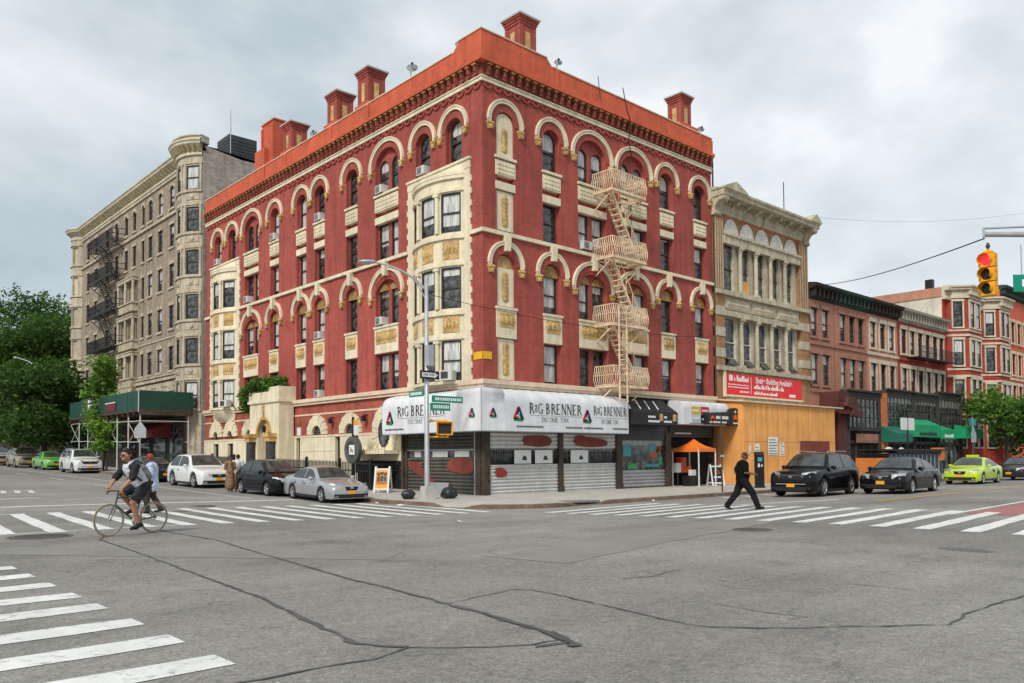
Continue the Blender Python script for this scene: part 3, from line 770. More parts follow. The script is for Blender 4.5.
# portal
m = MB(); n = 16
py0, py1, cy, aw, asp, atop = 16.62, 20.4, 18.5, .85, 3.0, 4.05
m.T = lambda s, d, z: (-1.0+d, s, z)
wall(m, py0, py1, .15, 4.98, [(cy-aw, cy+aw, .3, atop, 1.0)], 0, .6)
m.T = None
m.quad((-1, py0, .15), (-.1, py0, .15), (-.1, py0, 4.98), (-1, py0, 4.98)); m.quad((-1, py1, .15), (-.1, py1, .15), (-.1, py1, 4.98), (-1, py1, 4.98))
m.box(-1.1, -.0, py0-.1, py1+.1, 4.98, 5.14); m.box(-1.04, 0, py0-.04, py1+.04, 5.14, 5.56)
m.box(-1.04, 0, py0-.04, py0+1.25, 5.56, 5.86); m.box(-1.06, -.8, py1-.6, py1+.05, 5.56, 5.68); m.box(-1.03, -.85, py0+1.25, py1-.6, 5.56, 5.62)
pt = m.build('entrance_portal', X['cream'], rb)
m = MB(); m.box(-.45, -.4, cy-.9, cy+.9, .2, 4.4); m.build('recess_back', X['darkgold'], pt)
m = MB(lambda s, d, z: (-1.0+d, s, z)); m.ring(cy, atop-1, aw-.02, .98, aw+.16, 1.16, -.05, .1, n=20); m.box(cy-.08, cy+.08, -.1, .05, atop+.1, 4.9)
m.cyl((cy+.2, .2, 3.5), (cy+.2, .5, 3.5), .4, .42, 20); m.build('ochre_arch', X['gold'], pt)
m = MB(lambda s, d, z: (-1.0+d, s, z)); m.cyl((cy+.35, .12, 3.5), (cy+.35, .22, 3.5), .2, .2, 14); m.build('round_window', X['void'], pt)
for s in (cy-1.28, cy+1.28):
    m = MB(); m.cyl((-1.22, s, .3), (-1.22, s, 2.75), .27, .25, 14); m.box(-1.5, -1, s-.3, s+.3, .15, .5); c_ = m.build('portal_column', X['darkgrey'], pt)
    m = MB(); m.box(-1.52, -.98, s-.36, s+.36, 2.98, 3.2); m.box(-1.46, -1, s-.3, s+.3, 2.72, 2.98); m.build('capital', X['gold'], c_)
m = MB(); m.box(-.42, -.36, cy-.75, cy+.75, .2, 3.1); m.build('door', X['cream'], pt)
# ---------------------------------------------------------------- ground storey, shop fronts on the avenue
m = MB(); m.box(.0, W, .1, .3, 2.75, 4.8); m.box(.1, .3, 0, 5.95, 2.75, 4.8); m.build('fascia_wall', X['darkgrey'], rb)
for a, b in ((4.46, 4.74), (8.5, 8.92), (12.45, 12.9)):
    m = MB(); m.box(a, b, -.06, .2, .13, 2.95); m.box(a-.02, b+.02, -.09, -.06, .13, .4); m.build('shop_pier', X['rusty'], rb)
m = MB(); m.box(-.02, .3, -.06, .2, .13, 2.95); m.box(-.06, .3, .2, .5, .13, 2.95)
for k in range(14): m.boxc((R.choice((.06, .14, .22)), -.065, .6+R.random()*2.1), (.05, .03, .05+.06*R.random()))
m.build('shop_pier', X['rusty'], rb)
m = MB(); m.box(-.06, .12, 5.5, 5.95, .13, 4.6); m.build('shop_pier', X['rusty'], rb); m = MB(); m.cyl((-.12, 5.75, .15), (-.12, 5.75, 4.6), .06, .06, 8); m.build('downpipe', X['rusty'], rb)
def slats(m, a, b, z0, z1, T, d=0, pitch=.15):
    m.T = T; n = max(1, int((z1-z0)/pitch)); h = (z1-z0)/n
    for i in range(n):
        z = z0+i*h
        m.add([(a,d,z), (b,d,z), (b,d-.055,z+h*.45), (a,d-.055,z+h*.45), (b,d,z+h*.86), (a,d,z+h*.86), (b,d+.02,z+h), (a,d+.02,z+h)],
              [(0,1,2,3), (3,2,4,5), (5,4,6,7)])
def blob(T, pts, d, mat, name, parent):
    for _ in range(3): pts = [q for (a, b), (c, e) in zip(pts, pts[1:]+pts[:1]) for q in ((a*.75+c*.25, b*.75+e*.25), (a*.25+c*.75, b*.25+e*.75))]
    m = MB(T); m.prism(pts, d-.004, d); return m.build(name, X[mat], parent)
def shop_window(T, a, b, parent, posters):
    m = MB(T); m.box(a, b, .08, .12, 1.4, 2.15); w_ = m.build('shop_window', X['glassdark'], parent)
    m = MB(T)
    x = a+.1
    while x < b-.05: m.box(x-.008, x+.008, .03, .05, 1.42, 2.12); x += .1
    for z in (1.55, 1.75, 1.95): m.box(a, b, .03, .05, z-.008, z+.008)
    m.build('window_grille', X['black'], w_)
    for (p, q) in posters:
        m = MB(T); m.box(p, q, .018, .028, 1.47, 2.06); m.build('window_poster', X['white'], w_)
        m = MB(T); c = (p+q)/2+.1; m.ring(c, 1.62, .0, .0, .14, .2, .008, .017, 0, PI, 8)
        m.build('poster_print', X['darkgrey'], w_)
for a, b, ps in ((.32, 4.44, [(1.75, 2.75), (3.0, 4.1)]), (4.76, 8.48, [(5.3, 6.5)])):
    m = MB(); slats(m, a, b, .2, 1.4, FR, .06); m.T = FR; m.box(a, b, .02, .1, .14, .2); m.box(a, b, .02, .09, 1.38, 1.43)
    sh = m.build('roll_shutter', X['shutter'], rb)
    m = MB(); slats(m, a, b, 2.15, 2.86, FR, .06); m.build('upper_shutter', X['shutter'], sh)
    shop_window(FR, a, b, rb, ps)
    if a < 1:
        blob(FR, [(.6,.93), (1.15,.9), (1.35,1.05), (1.2,1.22), (.95,1.33), (.62,1.3)], -.01, 'patchbright', 'paint_patch', sh)
        blob(FR, [(2.4,2.22), (4.0,2.2), (4.05,2.72), (2.3,2.7), (2.2,2.5)], -.01, 'patch', 'paint_patch', sh)
    else:
        blob(FR, [(5.5,2.2), (7.85,2.2), (7.9,2.5), (7.3,2.62), (6.3,2.66), (6.2,2.75), (5.5,2.74)], -.01, 'patch', 'paint_patch', sh)
# third front: dark glazed with posters
m = MB(); slats(m, 8.95, 12.42, .2, 1.05, FR, .06); sh = m.build('roll_shutter', X['grey'], rb)
m = MB(); m.box(8.95, 12.42, .1, .14, 1.05, 2.55); w_ = m.build('shop_window', X['glassdark'], rb)
m = MB(); m.box(8.95, 12.42, .0, .1, 2.55, 3.5); m.build('panel_over_window', X['darkgrey'], rb)
X['teal'] = M('teal_print', (.06,.30,.33), .5, .2, 4); X['redprint'] = M('red_orange_print', (.62,.09,.03), .5, .2, 4); X['greenprint'] = M('green_print', (.03,.35,.10), .5, .2, 4)
for (a, b, c, d, mt) in ((9.15, 9.75, 1.75, 2.35, 'teal'), (11.2, 11.75, 1.95, 2.4, 'teal'), (11.25, 11.85, 1.7, 1.92, 'redprint'), (9.5, 10.2, 1.12, 1.38, 'greenprint'), (10.9, 12.0, 1.2, 1.36, 'teal'), (12.0, 12.3, 1.3, 1.7, 'greenprint')):
    m = MB(FR); m.box(a, b, .085, .095, c, d); m.build('window_poster', X[mt], w_)
# fourth front: recessed open shop behind the tent
m = MB(); m.box(12.9, 17.0, 1.6, 1.7, .13, 3.5); m.build('recess_wall', X['darkgrey'], rb)
m = MB(); m.box(12.9, 13.0, .1, 1.6, .13, 3.5); m.box(16.95, 17.03, .1, 1.6, .13, 3.5); m.build('recess_cheek', X['rusty'], rb)
m = MB(); m.box(13.2, 14.6, 1.5, 1.56, .4, 2.9); m.box(14.9, 15.9, 1.5, 1.56, .2, 2.9); m.box(16.1, 16.9, 1.5, 1.56, .4, 2.9); w_ = m.build('shop_window', X['glassdark'], rb)
m = MB()
for x in (13.1, 14.75, 16.0, 16.95): m.box(x-.05, x+.05, 1.42, 1.5, .13, 3.1)
m.box(13.0, 17, 1.42, 1.5, 2.9, 3.0); m.build('shop_frame', X['grey'], rb)
m = MB(); m.box(13.3, 14.7, -.05, .05, 2.92, 2.99); m.build('tube_light', X['white'], rb)
# left-hand corner shutter
m = MB(); slats(m, .52, 5.48, .2, 1.75, FL, .0); m.box(.52, 5.48, .0, .06, .14, .2); sh = m.build('roll_shutter', X['shutterdark'], rb)
m = MB(); slats(m, .52, 5.48, 2.1, 2.86, FL, .0); m.T = FL; m.build('upper_shutter', X['shutterdark'], sh)
m = MB(FL); m.box(.52, 5.48, .03, .06, 1.75, 2.1); w_ = m.build('shop_window', X['glassdark'], rb)
m = MB(FL)
for a, b in ((1.0, 2.0), (2.5, 3.6), (4.5, 5.0)): m = MB(FL); m.box(a, b, .01, .03, 1.78, 2.05); m.build('window_poster', X['acbody'], w_)
m = MB(FL); m.box(.52, 5.48, -.07, .0, 2.08, 2.12); m.box(.5, .56, -.075, .0, .14, 2.86); m.build('shutter_rail', X['grey'], sh)
blob(FL, [(.62,1.0), (2.4,1.15), (2.5,1.45), (2.2,1.72), (.9,1.75), (.6,1.6)], -.065, 'patch', 'paint_patch', sh)
blob(FL, [(3.1,.75), (3.6,.8), (4.4,1.3), (4.2,1.6), (5.2,1.55), (5.4,1.75), (5.35,1.2), (4.6,1.0), (3.8,.6)], -.065, 'patch', 'paint_patch', sh)
m = MB(FL); m.box(2.3, 3.7, -.11, -.07, .2, .65); m.build('cover_plate', X['grey'], sh)
# ---------------------------------------------------------------- fire escape
fe = bpy.data.objects.new('fire_escape', None); COL.objects.link(fe); fe.parent = rb
LV = [14.4, 11.2, 7.98, 5.06]
XA, XB, OUT = 7.02, 9.52, 1.2
def railing(m, p, q, z, n, belly=0.0, nrm=(0, -1)):
    p = Vector((*p, 0)); q = Vector((*q, 0)); nv = Vector((*nrm, 0))
    for zz in (.08, .55, .98): m.bar(p+Vector((0,0,z+zz)), q+Vector((0,0,z+zz)), .04)
    for i in range(n+1):
        b = p+(q-p)*i/n
        pts = [b+nv*(belly*math.sin(PI*min(1, t/.8))*.9)+Vector((0,0,z+.06+.94*t)) for t in (0, .25, .5, .75, 1)]
        for a, c in zip(pts, pts[1:]): m.bar(a, c, .028)
for i, z in enumerate(LV):
    m = MB(); y0 = -OUT
    m.bar((XA, y0, z), (XB, y0, z), .09); m.bar((XA, -.02, z), (XB, -.02, z), .07); m.bar((XA, y0, z), (XA, 0, z), .07); m.bar((XB, y0, z), (XB, 0, z), .07)
    y = y0+.12
    while y < -.05:
        for a, b in (((XA, 7.2), (9.15, XB)) if y > y0+.35 and i < 3 else ((XA, XB),)): m.bar((a, y, z+.01), (b, y, z+.01), .04)
        y += .15
    railing(m, (XA, y0), (XB, y0), z, 19, .12)
    railing(m, (XA, y0), (XA, 0), z, 10, .12, (-1, 0)); railing(m, (XB, y0), (XB, 0), z, 10, .12, (1, 0))
    for x in (XA+.1, XB-.1): m.bar((x, y0+.1, z-.03), (x, -.02, z-.75), .05)
    m.build('balcony', X['fescape'], fe)
    if i < 3:
        m = MB(); z1 = LV[i+1]+.05
        for yy in (-.95, -.45):
            m.bar((7.3, yy, z), (9.25, yy, z1), .085, .085); m.bar((7.3, yy, z+.85), (9.25, yy, z1+.85), .03)
            for t in (0, .25, .5, .75, 1): m.bar((7.3+1.95*t, yy, z+(z1-z)*t), (7.3+1.95*t, yy, z+(z1-z)*t+.85), .025)
        n = 13
        for k in range(1, n):
            t = k/n; m.boxc((7.3+1.95*t, -.7, z+(z1-z)*t), (.22, .5, .045))
        m.build('stair', X['fescape'], fe)
m = MB()
for x in (7.3, 7.85): m.bar((x, -1.3, 4.3), (x, -1.3, 8.9), .06)
for k in range(16): m.bar((7.3, -1.3, 4.45+k*.29), (7.85, -1.3, 4.45+k*.29), .03)
m.build('drop_ladder', X['fescape'], fe)
m = MB(); m.box(7.95, 9.35, -1.27, -1.24, 6.75, 7.2); m.build('notice_board', X['pinkcream'], fe)
m = MB(); m.tube([(9.05, -.25, 20.2), (9.2, -.35, 19.2), (9.45, -.38, 18.6), (9.6, -.15, 17.6), (9.9, -.1, 16.9)], .025, 6)
m.build('cable', X['black'], rb); m = MB(); m.tube([(9.75, -.1, 16.9), (9.75, -.1, 12.2)], .018, 5); m.build('cable', X['black'], rb); m = MB(); m.tube([(7.2, -.24, 20.2), (7.22, -.36, 19.0)], .02, 5); m.build('cable', X['black'], rb)
m = MB(); m.tube([(17.1, -.08, 18.5), (17.1, -.08, 5)], .05, 8); m.build('downpipe', X['rusty'], rb)
X['dish'] = M('dull_grey_dish', (.22,.22,.22), .7, .2, 5)
# rooftop gear: things of their own
def dish(x, y, z, s, label):
    t = thing('satellite_dish', label, 'satellite dish', (x, y, z))
    m = MB(); m.tube([(0,0,0), (0,0,s*1.1), (.05,-.05,s*1.3)], .03, 6); m.build('mast', X['grey'], t)
    m = MB(); prof = [(r*s*.5, .12*s*(r*r)) for r in (0, .3, .6, .85, 1)]
    m.lathe(prof, (0,0,0), 18, 'y'); o = m.build('reflector', X['dish'], t, (0, -.1, s*1.35)); o.rotation_euler = (math.radians(-25), 0, math.radians(-40))
    m = MB(); m.bar((0,-.1,s*1.1), (-.25*s,-.55*s,s*1.4), .025); m.sphere((-.25*s,-.55*s,s*1.42), .06); m.build('feed_arm', X['darkgrey'], t)
dish(.25, 5.55, 19.77, .55, 'grey satellite dish on the red parapet between the left chimneys and the corner')
dish(.3, 2.0, 19.75, .4, 'small grey roof antenna standing left of the raised red corner parapet')
dish(4.9, .3, 19.8, .4, 'slim grey roof antenna right of the chimney above the raised corner')
dish(.4, 15.4, 19.7, .45, 'small antenna on the red parapet right of the third chimney from the bulkhead')
dish(16.6, .4, 19.8, .4, 'small antenna at the far right end of the red parapet')
sg = MB(); sg.box(-.03, .0, .05, .62, 5.92, 6.24); sg.box(0.0, .45, -.03, .0, 5.92, 6.24)
tag(sg.build('wall_sign', M('yellow_wall_sign', (.75,.42,.01), .5, .12, 8)), 'small yellow sign wrapped round the corner of the red building above the awning', 'sign')
# air conditioners, each in its own window
def ac(side, s, z, label):
    t = thing('air_conditioner', label, 'air conditioner', (s, .18, z) if side == 'R' else (.18, s, z), 0 if side == 'R' else LZ, 'air conditioners in the red building windows')
    m = MB(); m.box(-.29, .29, -.36, .1, .0, .38); m.build('case', X['acbody'], t)
    m = MB()
    m.box(-.23, .1, -.375, -.36, .05, .33)
    m.build('grille', X['darkgrey'], t)
    m = MB()
    for k in range(4): m.box(-.23, .1, -.385, -.375, .08+k*.065, .095+k*.065)
    m.build('louvre', X['acbody'], t)
ac('L', 27.65, 14.86, 'white air conditioner in the arched top window at the far left end')
ac('L', 19.27, 14.86, 'white air conditioner in the top arched window right of the far left double arch')
ac('L', 13.86, 14.86, 'white air conditioner in the right one of the middle pair of top arches')
ac('L', 7.75, 14.86, 'white air conditioner in the top double arch nearest the right oriel')
ac('L', 4.25, 14.86, 'white air conditioner in the left arched window above the right oriel')
ac('L', 22.95, 11.62, 'white air conditioner under the far left double arch, just above the string course')
ac('L', 13.86, 8.3, 'white air conditioner in the second floor, right window of the middle pair of arches')
ac('L', 13.86, 5.1, 'white air conditioner in the first floor window right of the portal')
ac('L', 7.75, 8.3, 'small white air conditioner in the second floor double window left of the right oriel')
ac('R', 6.4, 11.62, 'white air conditioner in the third floor window left of the fire escape')
def acw(x, y, z, rz, label):
    t = thing('air_conditioner', label, 'air conditioner', (x, y, z), rz, 'air conditioners in the red building windows')
    m = MB(); m.box(-.3, .3, -.35, .1, .0, .42); m.build('case', X['acbody'], t)
    m = MB(); m.box(-.22, .12, -.365, -.35, .06, .36); m.build('grille', X['darkgrey'], t)
acw(-.42, 1.8, 5.1, LZ+.4, 'white air conditioner with dark grille in the lowest window of the right oriel')
acw(-.42, 25.1, 5.1, LZ+.4, 'white air conditioner in the lowest window of the left oriel, beside the shrub')

for o in rb.children:    # the crown of the facade sits a touch lower
    if o.name.split('.')[0] in ('corbel_table', 'bracket_frieze', 'cornice', 'parapet', 'coping', 'chimney', 'stair_bulkhead') or (o.name.startswith('string_course') and o.data.vertices[0].co.z > 17): o.location.z -= .13
# ================================================================= TAN APARTMENT BUILDING ON THE SIDE STREET
X['tan'] = M('tan_brick', (.45,.355,.26), .85, .14, 1.2, .25, 12, streak=.35, brick=(.3,.1,(.28,.23,.18),.8), dirt=.32)
X['tanstone'] = M('tan_stone_trim', (.58,.50,.37), .8, .15, 1.5, .2, 14, streak=.35, dirt=.35)
X['tancornice'] = M('pale_metal_cornice', (.66,.60,.46), .7, .15, 1.5, streak=.2, dirt=.25)
X['greybrick'] = M('weathered_grey_brick', (.46,.40,.35), .9, .2, 1, .3, 10, streak=.25, brick=(.45,.16,(.36,.32,.29),.72), dirt=.2)
X['timberdark'] = M('shaded_shop_timber', (.035,.028,.024), .7, .3, 2)
tb = thing('apartment_building', 'tan six storey apartment building with a rounded corner turret and heavy cornice', 'building', (0, 30.4, .6))
T0, T1 = 30.5, 62.6
FT = lambda s, d, z: (d, s-30.4, z-.6)
RW = [(5.3, 7.15), (8.45, 10.25), (11.6, 13.35), (14.75, 16.5), (17.8, 19.55), (20.8, 22.5)]
cols = [(36.3, .95), (38.75, .95), (41.0, .95), (42.75, .62), (44.9, .8), (47.0, .8), (49.6, .95), (52.3, .95), (55.7, .95), (58.3, .95)]
ops = []
for c, w in cols:
    for i, (a, b) in enumerate(RW): ops.append((c-w/2, c+w/2, a, b, (.3 if i == 5 else 0)))
m = MB(FT); wall(m, 34.15, T1, .0, 24.0, ops, 0, .2); m.build('wall', X['tan'], tb)
m = MB(FT); m.box(34.5, 61.0, .25, 12, .0, 23.9); m.T = None
m.build('core', X['void'], tb)
for c, w in cols:
    for i, (a, b) in enumerate(RW):
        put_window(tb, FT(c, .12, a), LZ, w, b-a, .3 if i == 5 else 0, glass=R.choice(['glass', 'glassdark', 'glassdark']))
m = MB(FT)
for c, w in cols:
    for i, (a, b) in enumerate(RW):
        m.box(c-w/2-.12, c+w/2+.12, -.1, .05, a-.16, a)
        if i == 5: m.ring(c, b-.3, w/2, .3, w/2+.18, .5, -.06, .05, n=8)
        elif i in (1, 2, 3): m.box(c-w/2-.1, c+w/2+.1, -.05, .04, b, b+.26); m.prism([(c-.08, b-.02), (c+.08, b-.02), (c+.12, b+.34), (c-.12, b+.34)], -.1, 0)
        else: m.box(c-w/2-.08, c+w/2+.08, -.04, .04, b, b+.2)
for z, h, e in ((7.75, .3, .16), (8.05, .12, .25), (4.9, .22, .12), (20.2, .2, .14), (22.95, .18, .1), (10.9, .1, .06), (1.8, .25, .08)):
    m.box(34.15, T1, -e, .05, z, z+h)
z = 1.0
while z < 7.6:
    m.box(34.15, T1, -.035, .02, z, z+.3); z += .42
m.build('stone_trim', X['tanstone'], tb)
# turret at the near corner: three quarters of a cylinder
cx, cy_, rr = 1.49, 32.33, 2.39
A0, A1 = math.radians(-51.4), math.radians(51.4)
def TU(u, d, z):
    t = A0+u/rr; r = rr-d
    return (cx-r*math.cos(t), cy_+r*math.sin(t)-30.4, z-.6)
LEN = (A1-A0)*rr
uc = [(math.radians(a)-A0)*rr for a in (-34, 2, 36)]
ops = []
for (a, b) in RW:
    for u, w in zip(uc, (1.02, .8, .75)): ops.append((u-w/2, u+w/2, a, b))
m = MB(TU); wall(m, 0, LEN, 0, 24.2, ops, 0, .18, extra=[LEN*i/22 for i in range(23)])
tu = m.build('corner_turret', X['tanstone'], tb)
m = MB(TU)
for (a, b) in RW:
    m.boxn(0, LEN, -.1, .1, a-.2, a-.03, 20); m.boxn(0, LEN, -.07, .1, b+.12, b+.28, 20)
    for u, w in zip(uc, (1.02, .8, .75)):
        for e in (-1, 1): m.box(u+e*(w/2+.1)-.07, u+e*(w/2+.1)+.07, -.07, .05, a-.03, b+.12)
        m.boxn(u-w/2, u+w/2, -.05, .05, a-.75, a-.35, 2)
        m.sphere((u, -.05, a-.55), .16, 8, 6, 1, .4, 1)
m.build('moulding', X['tanstone'], tu)
m = MB(); m.zprism([(cx-(rr-.28)*math.cos(A0+(A1-A0)*i/14), cy_+(rr-.28)*math.sin(A0+(A1-A0)*i/14)-30.4) for i in range(15)]+[(1.2, 3.6), (1.2, .25)], -.5, 23.4); m.build('core', X['void'], tu)
for (a, b) in RW:
    for u, w, an in zip(uc, (1.02, .8, .75), (-34, 2, 36)):
        put_window(tb, TU(u, .1, a), LZ-math.radians(an), w, b-a, glass=R.choice(['glass', 'glass', 'glassdark']), style='dark')
# far turret
for (a, b) in RW: pass
def TU2(u, d, z):
    t = math.radians(-60)+u/1.3; r = 1.3-d
    return (.7-r*math.cos(t), 61.4+r*math.sin(t)-30.4, z-.6)
L2 = math.radians(120)*1.3; u2 = [L2*.28, L2*.6]
ops = [(u-.35, u+.35, a, b) for (a, b) in RW for u in u2]
m = MB(TU2); wall(m, 0, L2, 0, 24.2, ops, -.05, .18, extra=[L2*i/14 for i in range(15)])
t2 = m.build('far_turret', X['tanstone'], tb)
m = MB(TU2)
for (a, b) in RW: m.boxn(0, L2, -.16, .1, a-.2, a-.03, 12); m.boxn(0, L2, -.14, .1, b+.12, b+.28, 12); m.boxn(0, L2, .1, .12, a, b, 8)
m.build('moulding', X['tanstone'], t2)
# cornice
def profile_run(m, path, prof):
    P = [[(x+nx*o, y+ny*o, z) for (x, y, nx, ny) in path] for (o, z) in prof]
    m.grid(P, smooth=False)
path = []
for i in range(17):
    t = A0+(A1-A0)*i/16
    path.append((cx-rr*math.cos(t), cy_+rr*math.sin(t)-30.4, -math.cos(t), math.sin(t)))
path += [(0, 34.4-30.4, -1, 0), (0, 60.2-30.4, -1, 0)]
for i in range(9):
    t = math.radians(-57)+math.radians(114)*i/8; path.append((.7-1.3*math.cos(t), 61.4+1.3*math.sin(t)-30.4, -math.cos(t), math.sin(t)))
m = MB(); profile_run(m, path, [(.05, 22.56), (.14, 22.62), (.14, 22.76), (.08, 22.78), (.08, 22.95), (.14, 23.0), (.44, 23.25), (.52, 23.29), (.56, 23.44), (.63, 23.5), (.63, 23.6), (.3, 23.75), (-.6, 23.8)])
co = m.build('cornice', X['tancornice'], tb)
m = MB()
s = 35.2
def bracket_at(x, y, nx, ny):
    mm = Matrix.Translation((x, y, 0)) @ Matrix.Rotation(math.atan2(ny, nx), 4, 'Z')
    m.T = mm; m.add([(0,-.11,22.78), (0,.11,22.78), (.2,.11,22.9), (.2,-.11,22.9), (0,-.11,23.22), (0,.11,23.22), (.48,.11,23.27), (.48,-.11,23.27)], [(0,1,2,3), (4,5,6,7), (0,3,7,4), (1,2,6,5), (2,3,7,6)])
while s < 60.8: bracket_at(-.04, s-30.4, -1, 0); s += .62
for i in range(12):
    t = A0+(A1-A0)*(i+.5)/12; bracket_at(cx-(rr+.04)*math.cos(t), cy_+(rr+.04)*math.sin(t)-30.4, -math.cos(t), math.sin(t))
m.build('bracket_frieze', M('ochre_cornice_bracket', (.52,.42,.25), .7, .3, 4, dirt=.3), co)
m = MB(); m.zprism([(cx-(rr+.3)*math.cos(A0+(A1-A0)*i/16), cy_+(rr+.3)*math.sin(A0+(A1-A0)*i/16)-30.4) for i in range(17)]+[(.5, 3.9), (.5, .12)], 23.5, 23.9); m.zprism([(cx-(rr+.42)*math.cos(A0+(A1-A0)*i/16), cy_+(rr+.42)*math.sin(A0+(A1-A0)*i/16)-30.4) for i in range(17)]+[(.5, 3.9), (.5, .1)], 23.9, 23.98); m.build('turret_drum', X['tancornice'], co)
m = MB(); m.box(.02, 16, -.05, .25, -.6, 22.9); m.add([(0.3,0,22.9), (16,0,22.4), (16,.3,22.4), (.3,.3,22.9), (.1,0,23.3), (4,0,22.75), (4,.3,22.75), (.1,.3,23.3)], [(0,1,5,4), (3,2,6,7), (4,5,6,7)])
m.box(.0, .9, -.06, .3, -.6, 4.2); m.build('party_wall', X['greybrick'], tb)
m = MB(); m.box(.3, 16, 0, 33, 22.8, 22.9); m.build('roof', X['roof'], tb)
# oriel with colonnettes in the middle
m = MB(FT)
for (a, b) in RW[1:4]:
    m.box(43.9, 48.0, -.45, 0, a-.75, a-.1); m.box(43.8, 48.1, -.55, 0, a-.12, a); m.box(43.9, 48.0, -.45, 0, b+.05, b+.3); m.box(43.85, 48.05, -.5, 0, b+.3, b+.4)
    for s in (44.05, 45.95, 47.85): m.cyl((s, -.33, a), (s, -.33, b+.05), .14, .12, 8)
m.prism([(44.2, 6.9), (47.7, 6.9), (48.0, 7.7), (43.9, 7.7)], -.4, 0)
m.build('oriel', X['tanstone'], tb)
# black fire escape
f2 = bpy.data.objects.new('fire_escape', None); COL.objects.link(f2); f2.parent = tb
for i, (a, b) in enumerate(RW[1:]):
    z = a-.25; m = MB(FT)
    for d in (-1.0, -.8, -.6, -.4, -.2): m.bar((47.3, d, z), (54.4, d, z), .07)
    m.bar((47.3, -1.05, z), (54.4, -1.05, z), .1)
    for zz in (.1, .5, .95): m.bar((47.3, -1.05, z+zz), (54.4, -1.05, z+zz), .05); m.bar((47.3, -1.05, z+zz), (47.3, 0, z+zz), .05); m.bar((54.4, -1.05, z+zz), (54.4, 0, z+zz), .05)
    s = 47.3
    while s <= 54.4: m.bar((s, -1.05, z), (s, -1.05, z+.95), .035); s += .19
    for s in (47.5, 50.9, 54.2): m.bar((s, -1.0, z), (s, 0, z-.8), .06)
    m.build('balcony', X['black'], f2)
    if i < 4:
        m = MB(FT)
        for d in (-.85, -.35): m.bar((48.5, d, z), (51.9, d, z+3.0), .07); m.bar((48.5, d, z+.8), (51.9, d, z+3.8), .04)
        for k in range(12): m.boxc((48.5+3.4*k/12, -.6, z+3*k/12), (.2, .5, .03))
        m.build('stair', X['black'], f2)
m = MB(); m.box(3.0, 5.2, 2.6, 4.8, 23.9, 25.7); 
for k in range(6): m.box(2.97, 3.0, 2.7, 4.7, 24.05+k*.25, 24.15+k*.25); m.box(3.1, 5.1, 2.57, 2.6, 24.05+k*.25, 24.15+k*.25)
for x in (3.1, 5.1):
    for y in (2.7, 4.7): m.box(x-.06, x+.06, y-.06, y+.06, 22.9, 23.9)
m.box(3.6, 4.6, 3.2, 4.2, 25.7, 25.95)
m.T = None; o = m.build('cooling_unit', X['darkgrey']); o.location = (0, 30.4, .6); tag(o, 'dark louvred cooling unit on legs on the tan building roof', 'roof unit')
m = MB(); m.tube([(2.9, 32.5, 23.3), (2.9, 32.5, 27.9)], .035, 6); tag(m.build('roof_antenna', X['grey']), 'taller thin mast standing beside the cooling unit on the tan building roof', 'antenna')
m = MB(); m.tube([(3.3, 33.4, 23.3), (3.3, 33.4, 27.0)], .03, 6); tag(m.build('roof_antenna', X['grey']), 'shorter thin mast close beside the cooling unit on the tan building roof', 'antenna')
# sidewalk shed
sh = thing('sidewalk_shed', 'dark green plywood sidewalk shed on steel pipes in front of the tan building', 'scaffold shed', (-2.2, 31, .65))
sx0, sx1, sy0, sy1 = -4.15, -.6, 30.3, 47.2
FS = lambda x, y, z: (x+2.2, y-31, z-.65)
m = MB(FS); m.box(sx0, sx0+.06, sy0, sy1, 5.1, 6.35); m.box(sx0+.06, sx1, sy0, sy0+.06, 5.1, 6.35)
for k in range(7): m.box(sx0-.02, sx0, sy0+k*2.4, sy0+k*2.4+.05, 5.1, 6.35)
m.build('parapet_panel', X['shedgreen'], sh)
m = MB(FS); m.box(sx0, sx1, sy0, sy1, 4.95, 5.1)
y = sy0
while y < sy1: m.box(sx0, sx1, y, y+.12, 4.72, 4.95); y += 1.2
m.build('deck', X['rusty'], sh)
m = MB(FS); m.box(sx0-.05, sx0-.02, sy0-.02, sy0+.1, 4.9, 6.4); m.build('edge_trim', X['pipe'], sh)
y = sy0+.15; k = 0
while y < sy1-1:
    for x in (sx0+.12, sx1-.25):
        m = MB(FS); g = gz(-5, y)+.15; m.cyl((x, y, g), (x, y, 4.75), .05, n=8); m.box(x-.14, x+.14, y-.14, y+.14, g, g+.03); m.build('post', X['pipe'], sh)
    m = MB(FS); g = gz(-5, y)
    m.cyl((sx0+.12, y, g+2.3), (sx0+.12, y+2.4, g+2.3), .03, n=6); m.cyl((sx0+.12, y, g+3.7), (sx0+.12, y+2.4, g+3.7), .03, n=6)
    m.cyl((sx0+.12, y, g+3.7), (sx1-.25, y, g+3.7), .03, n=6); m.cyl((sx1-.25, y, g+2.3), (sx1-.25, y+2.4, g+2.3), .03, n=6)
    if k % 2 == 0: m.cyl((sx0+.12, y, g+2.2), (sx0+.12, y+2.4, g+3.6), .025, n=6); m.cyl((sx0+.12, y, g+3.6), (sx0+.12, y+2.4, g+2.2), .025, n=6)
    m.build('brace', X['pipe'], sh); y += 2.4; k += 1
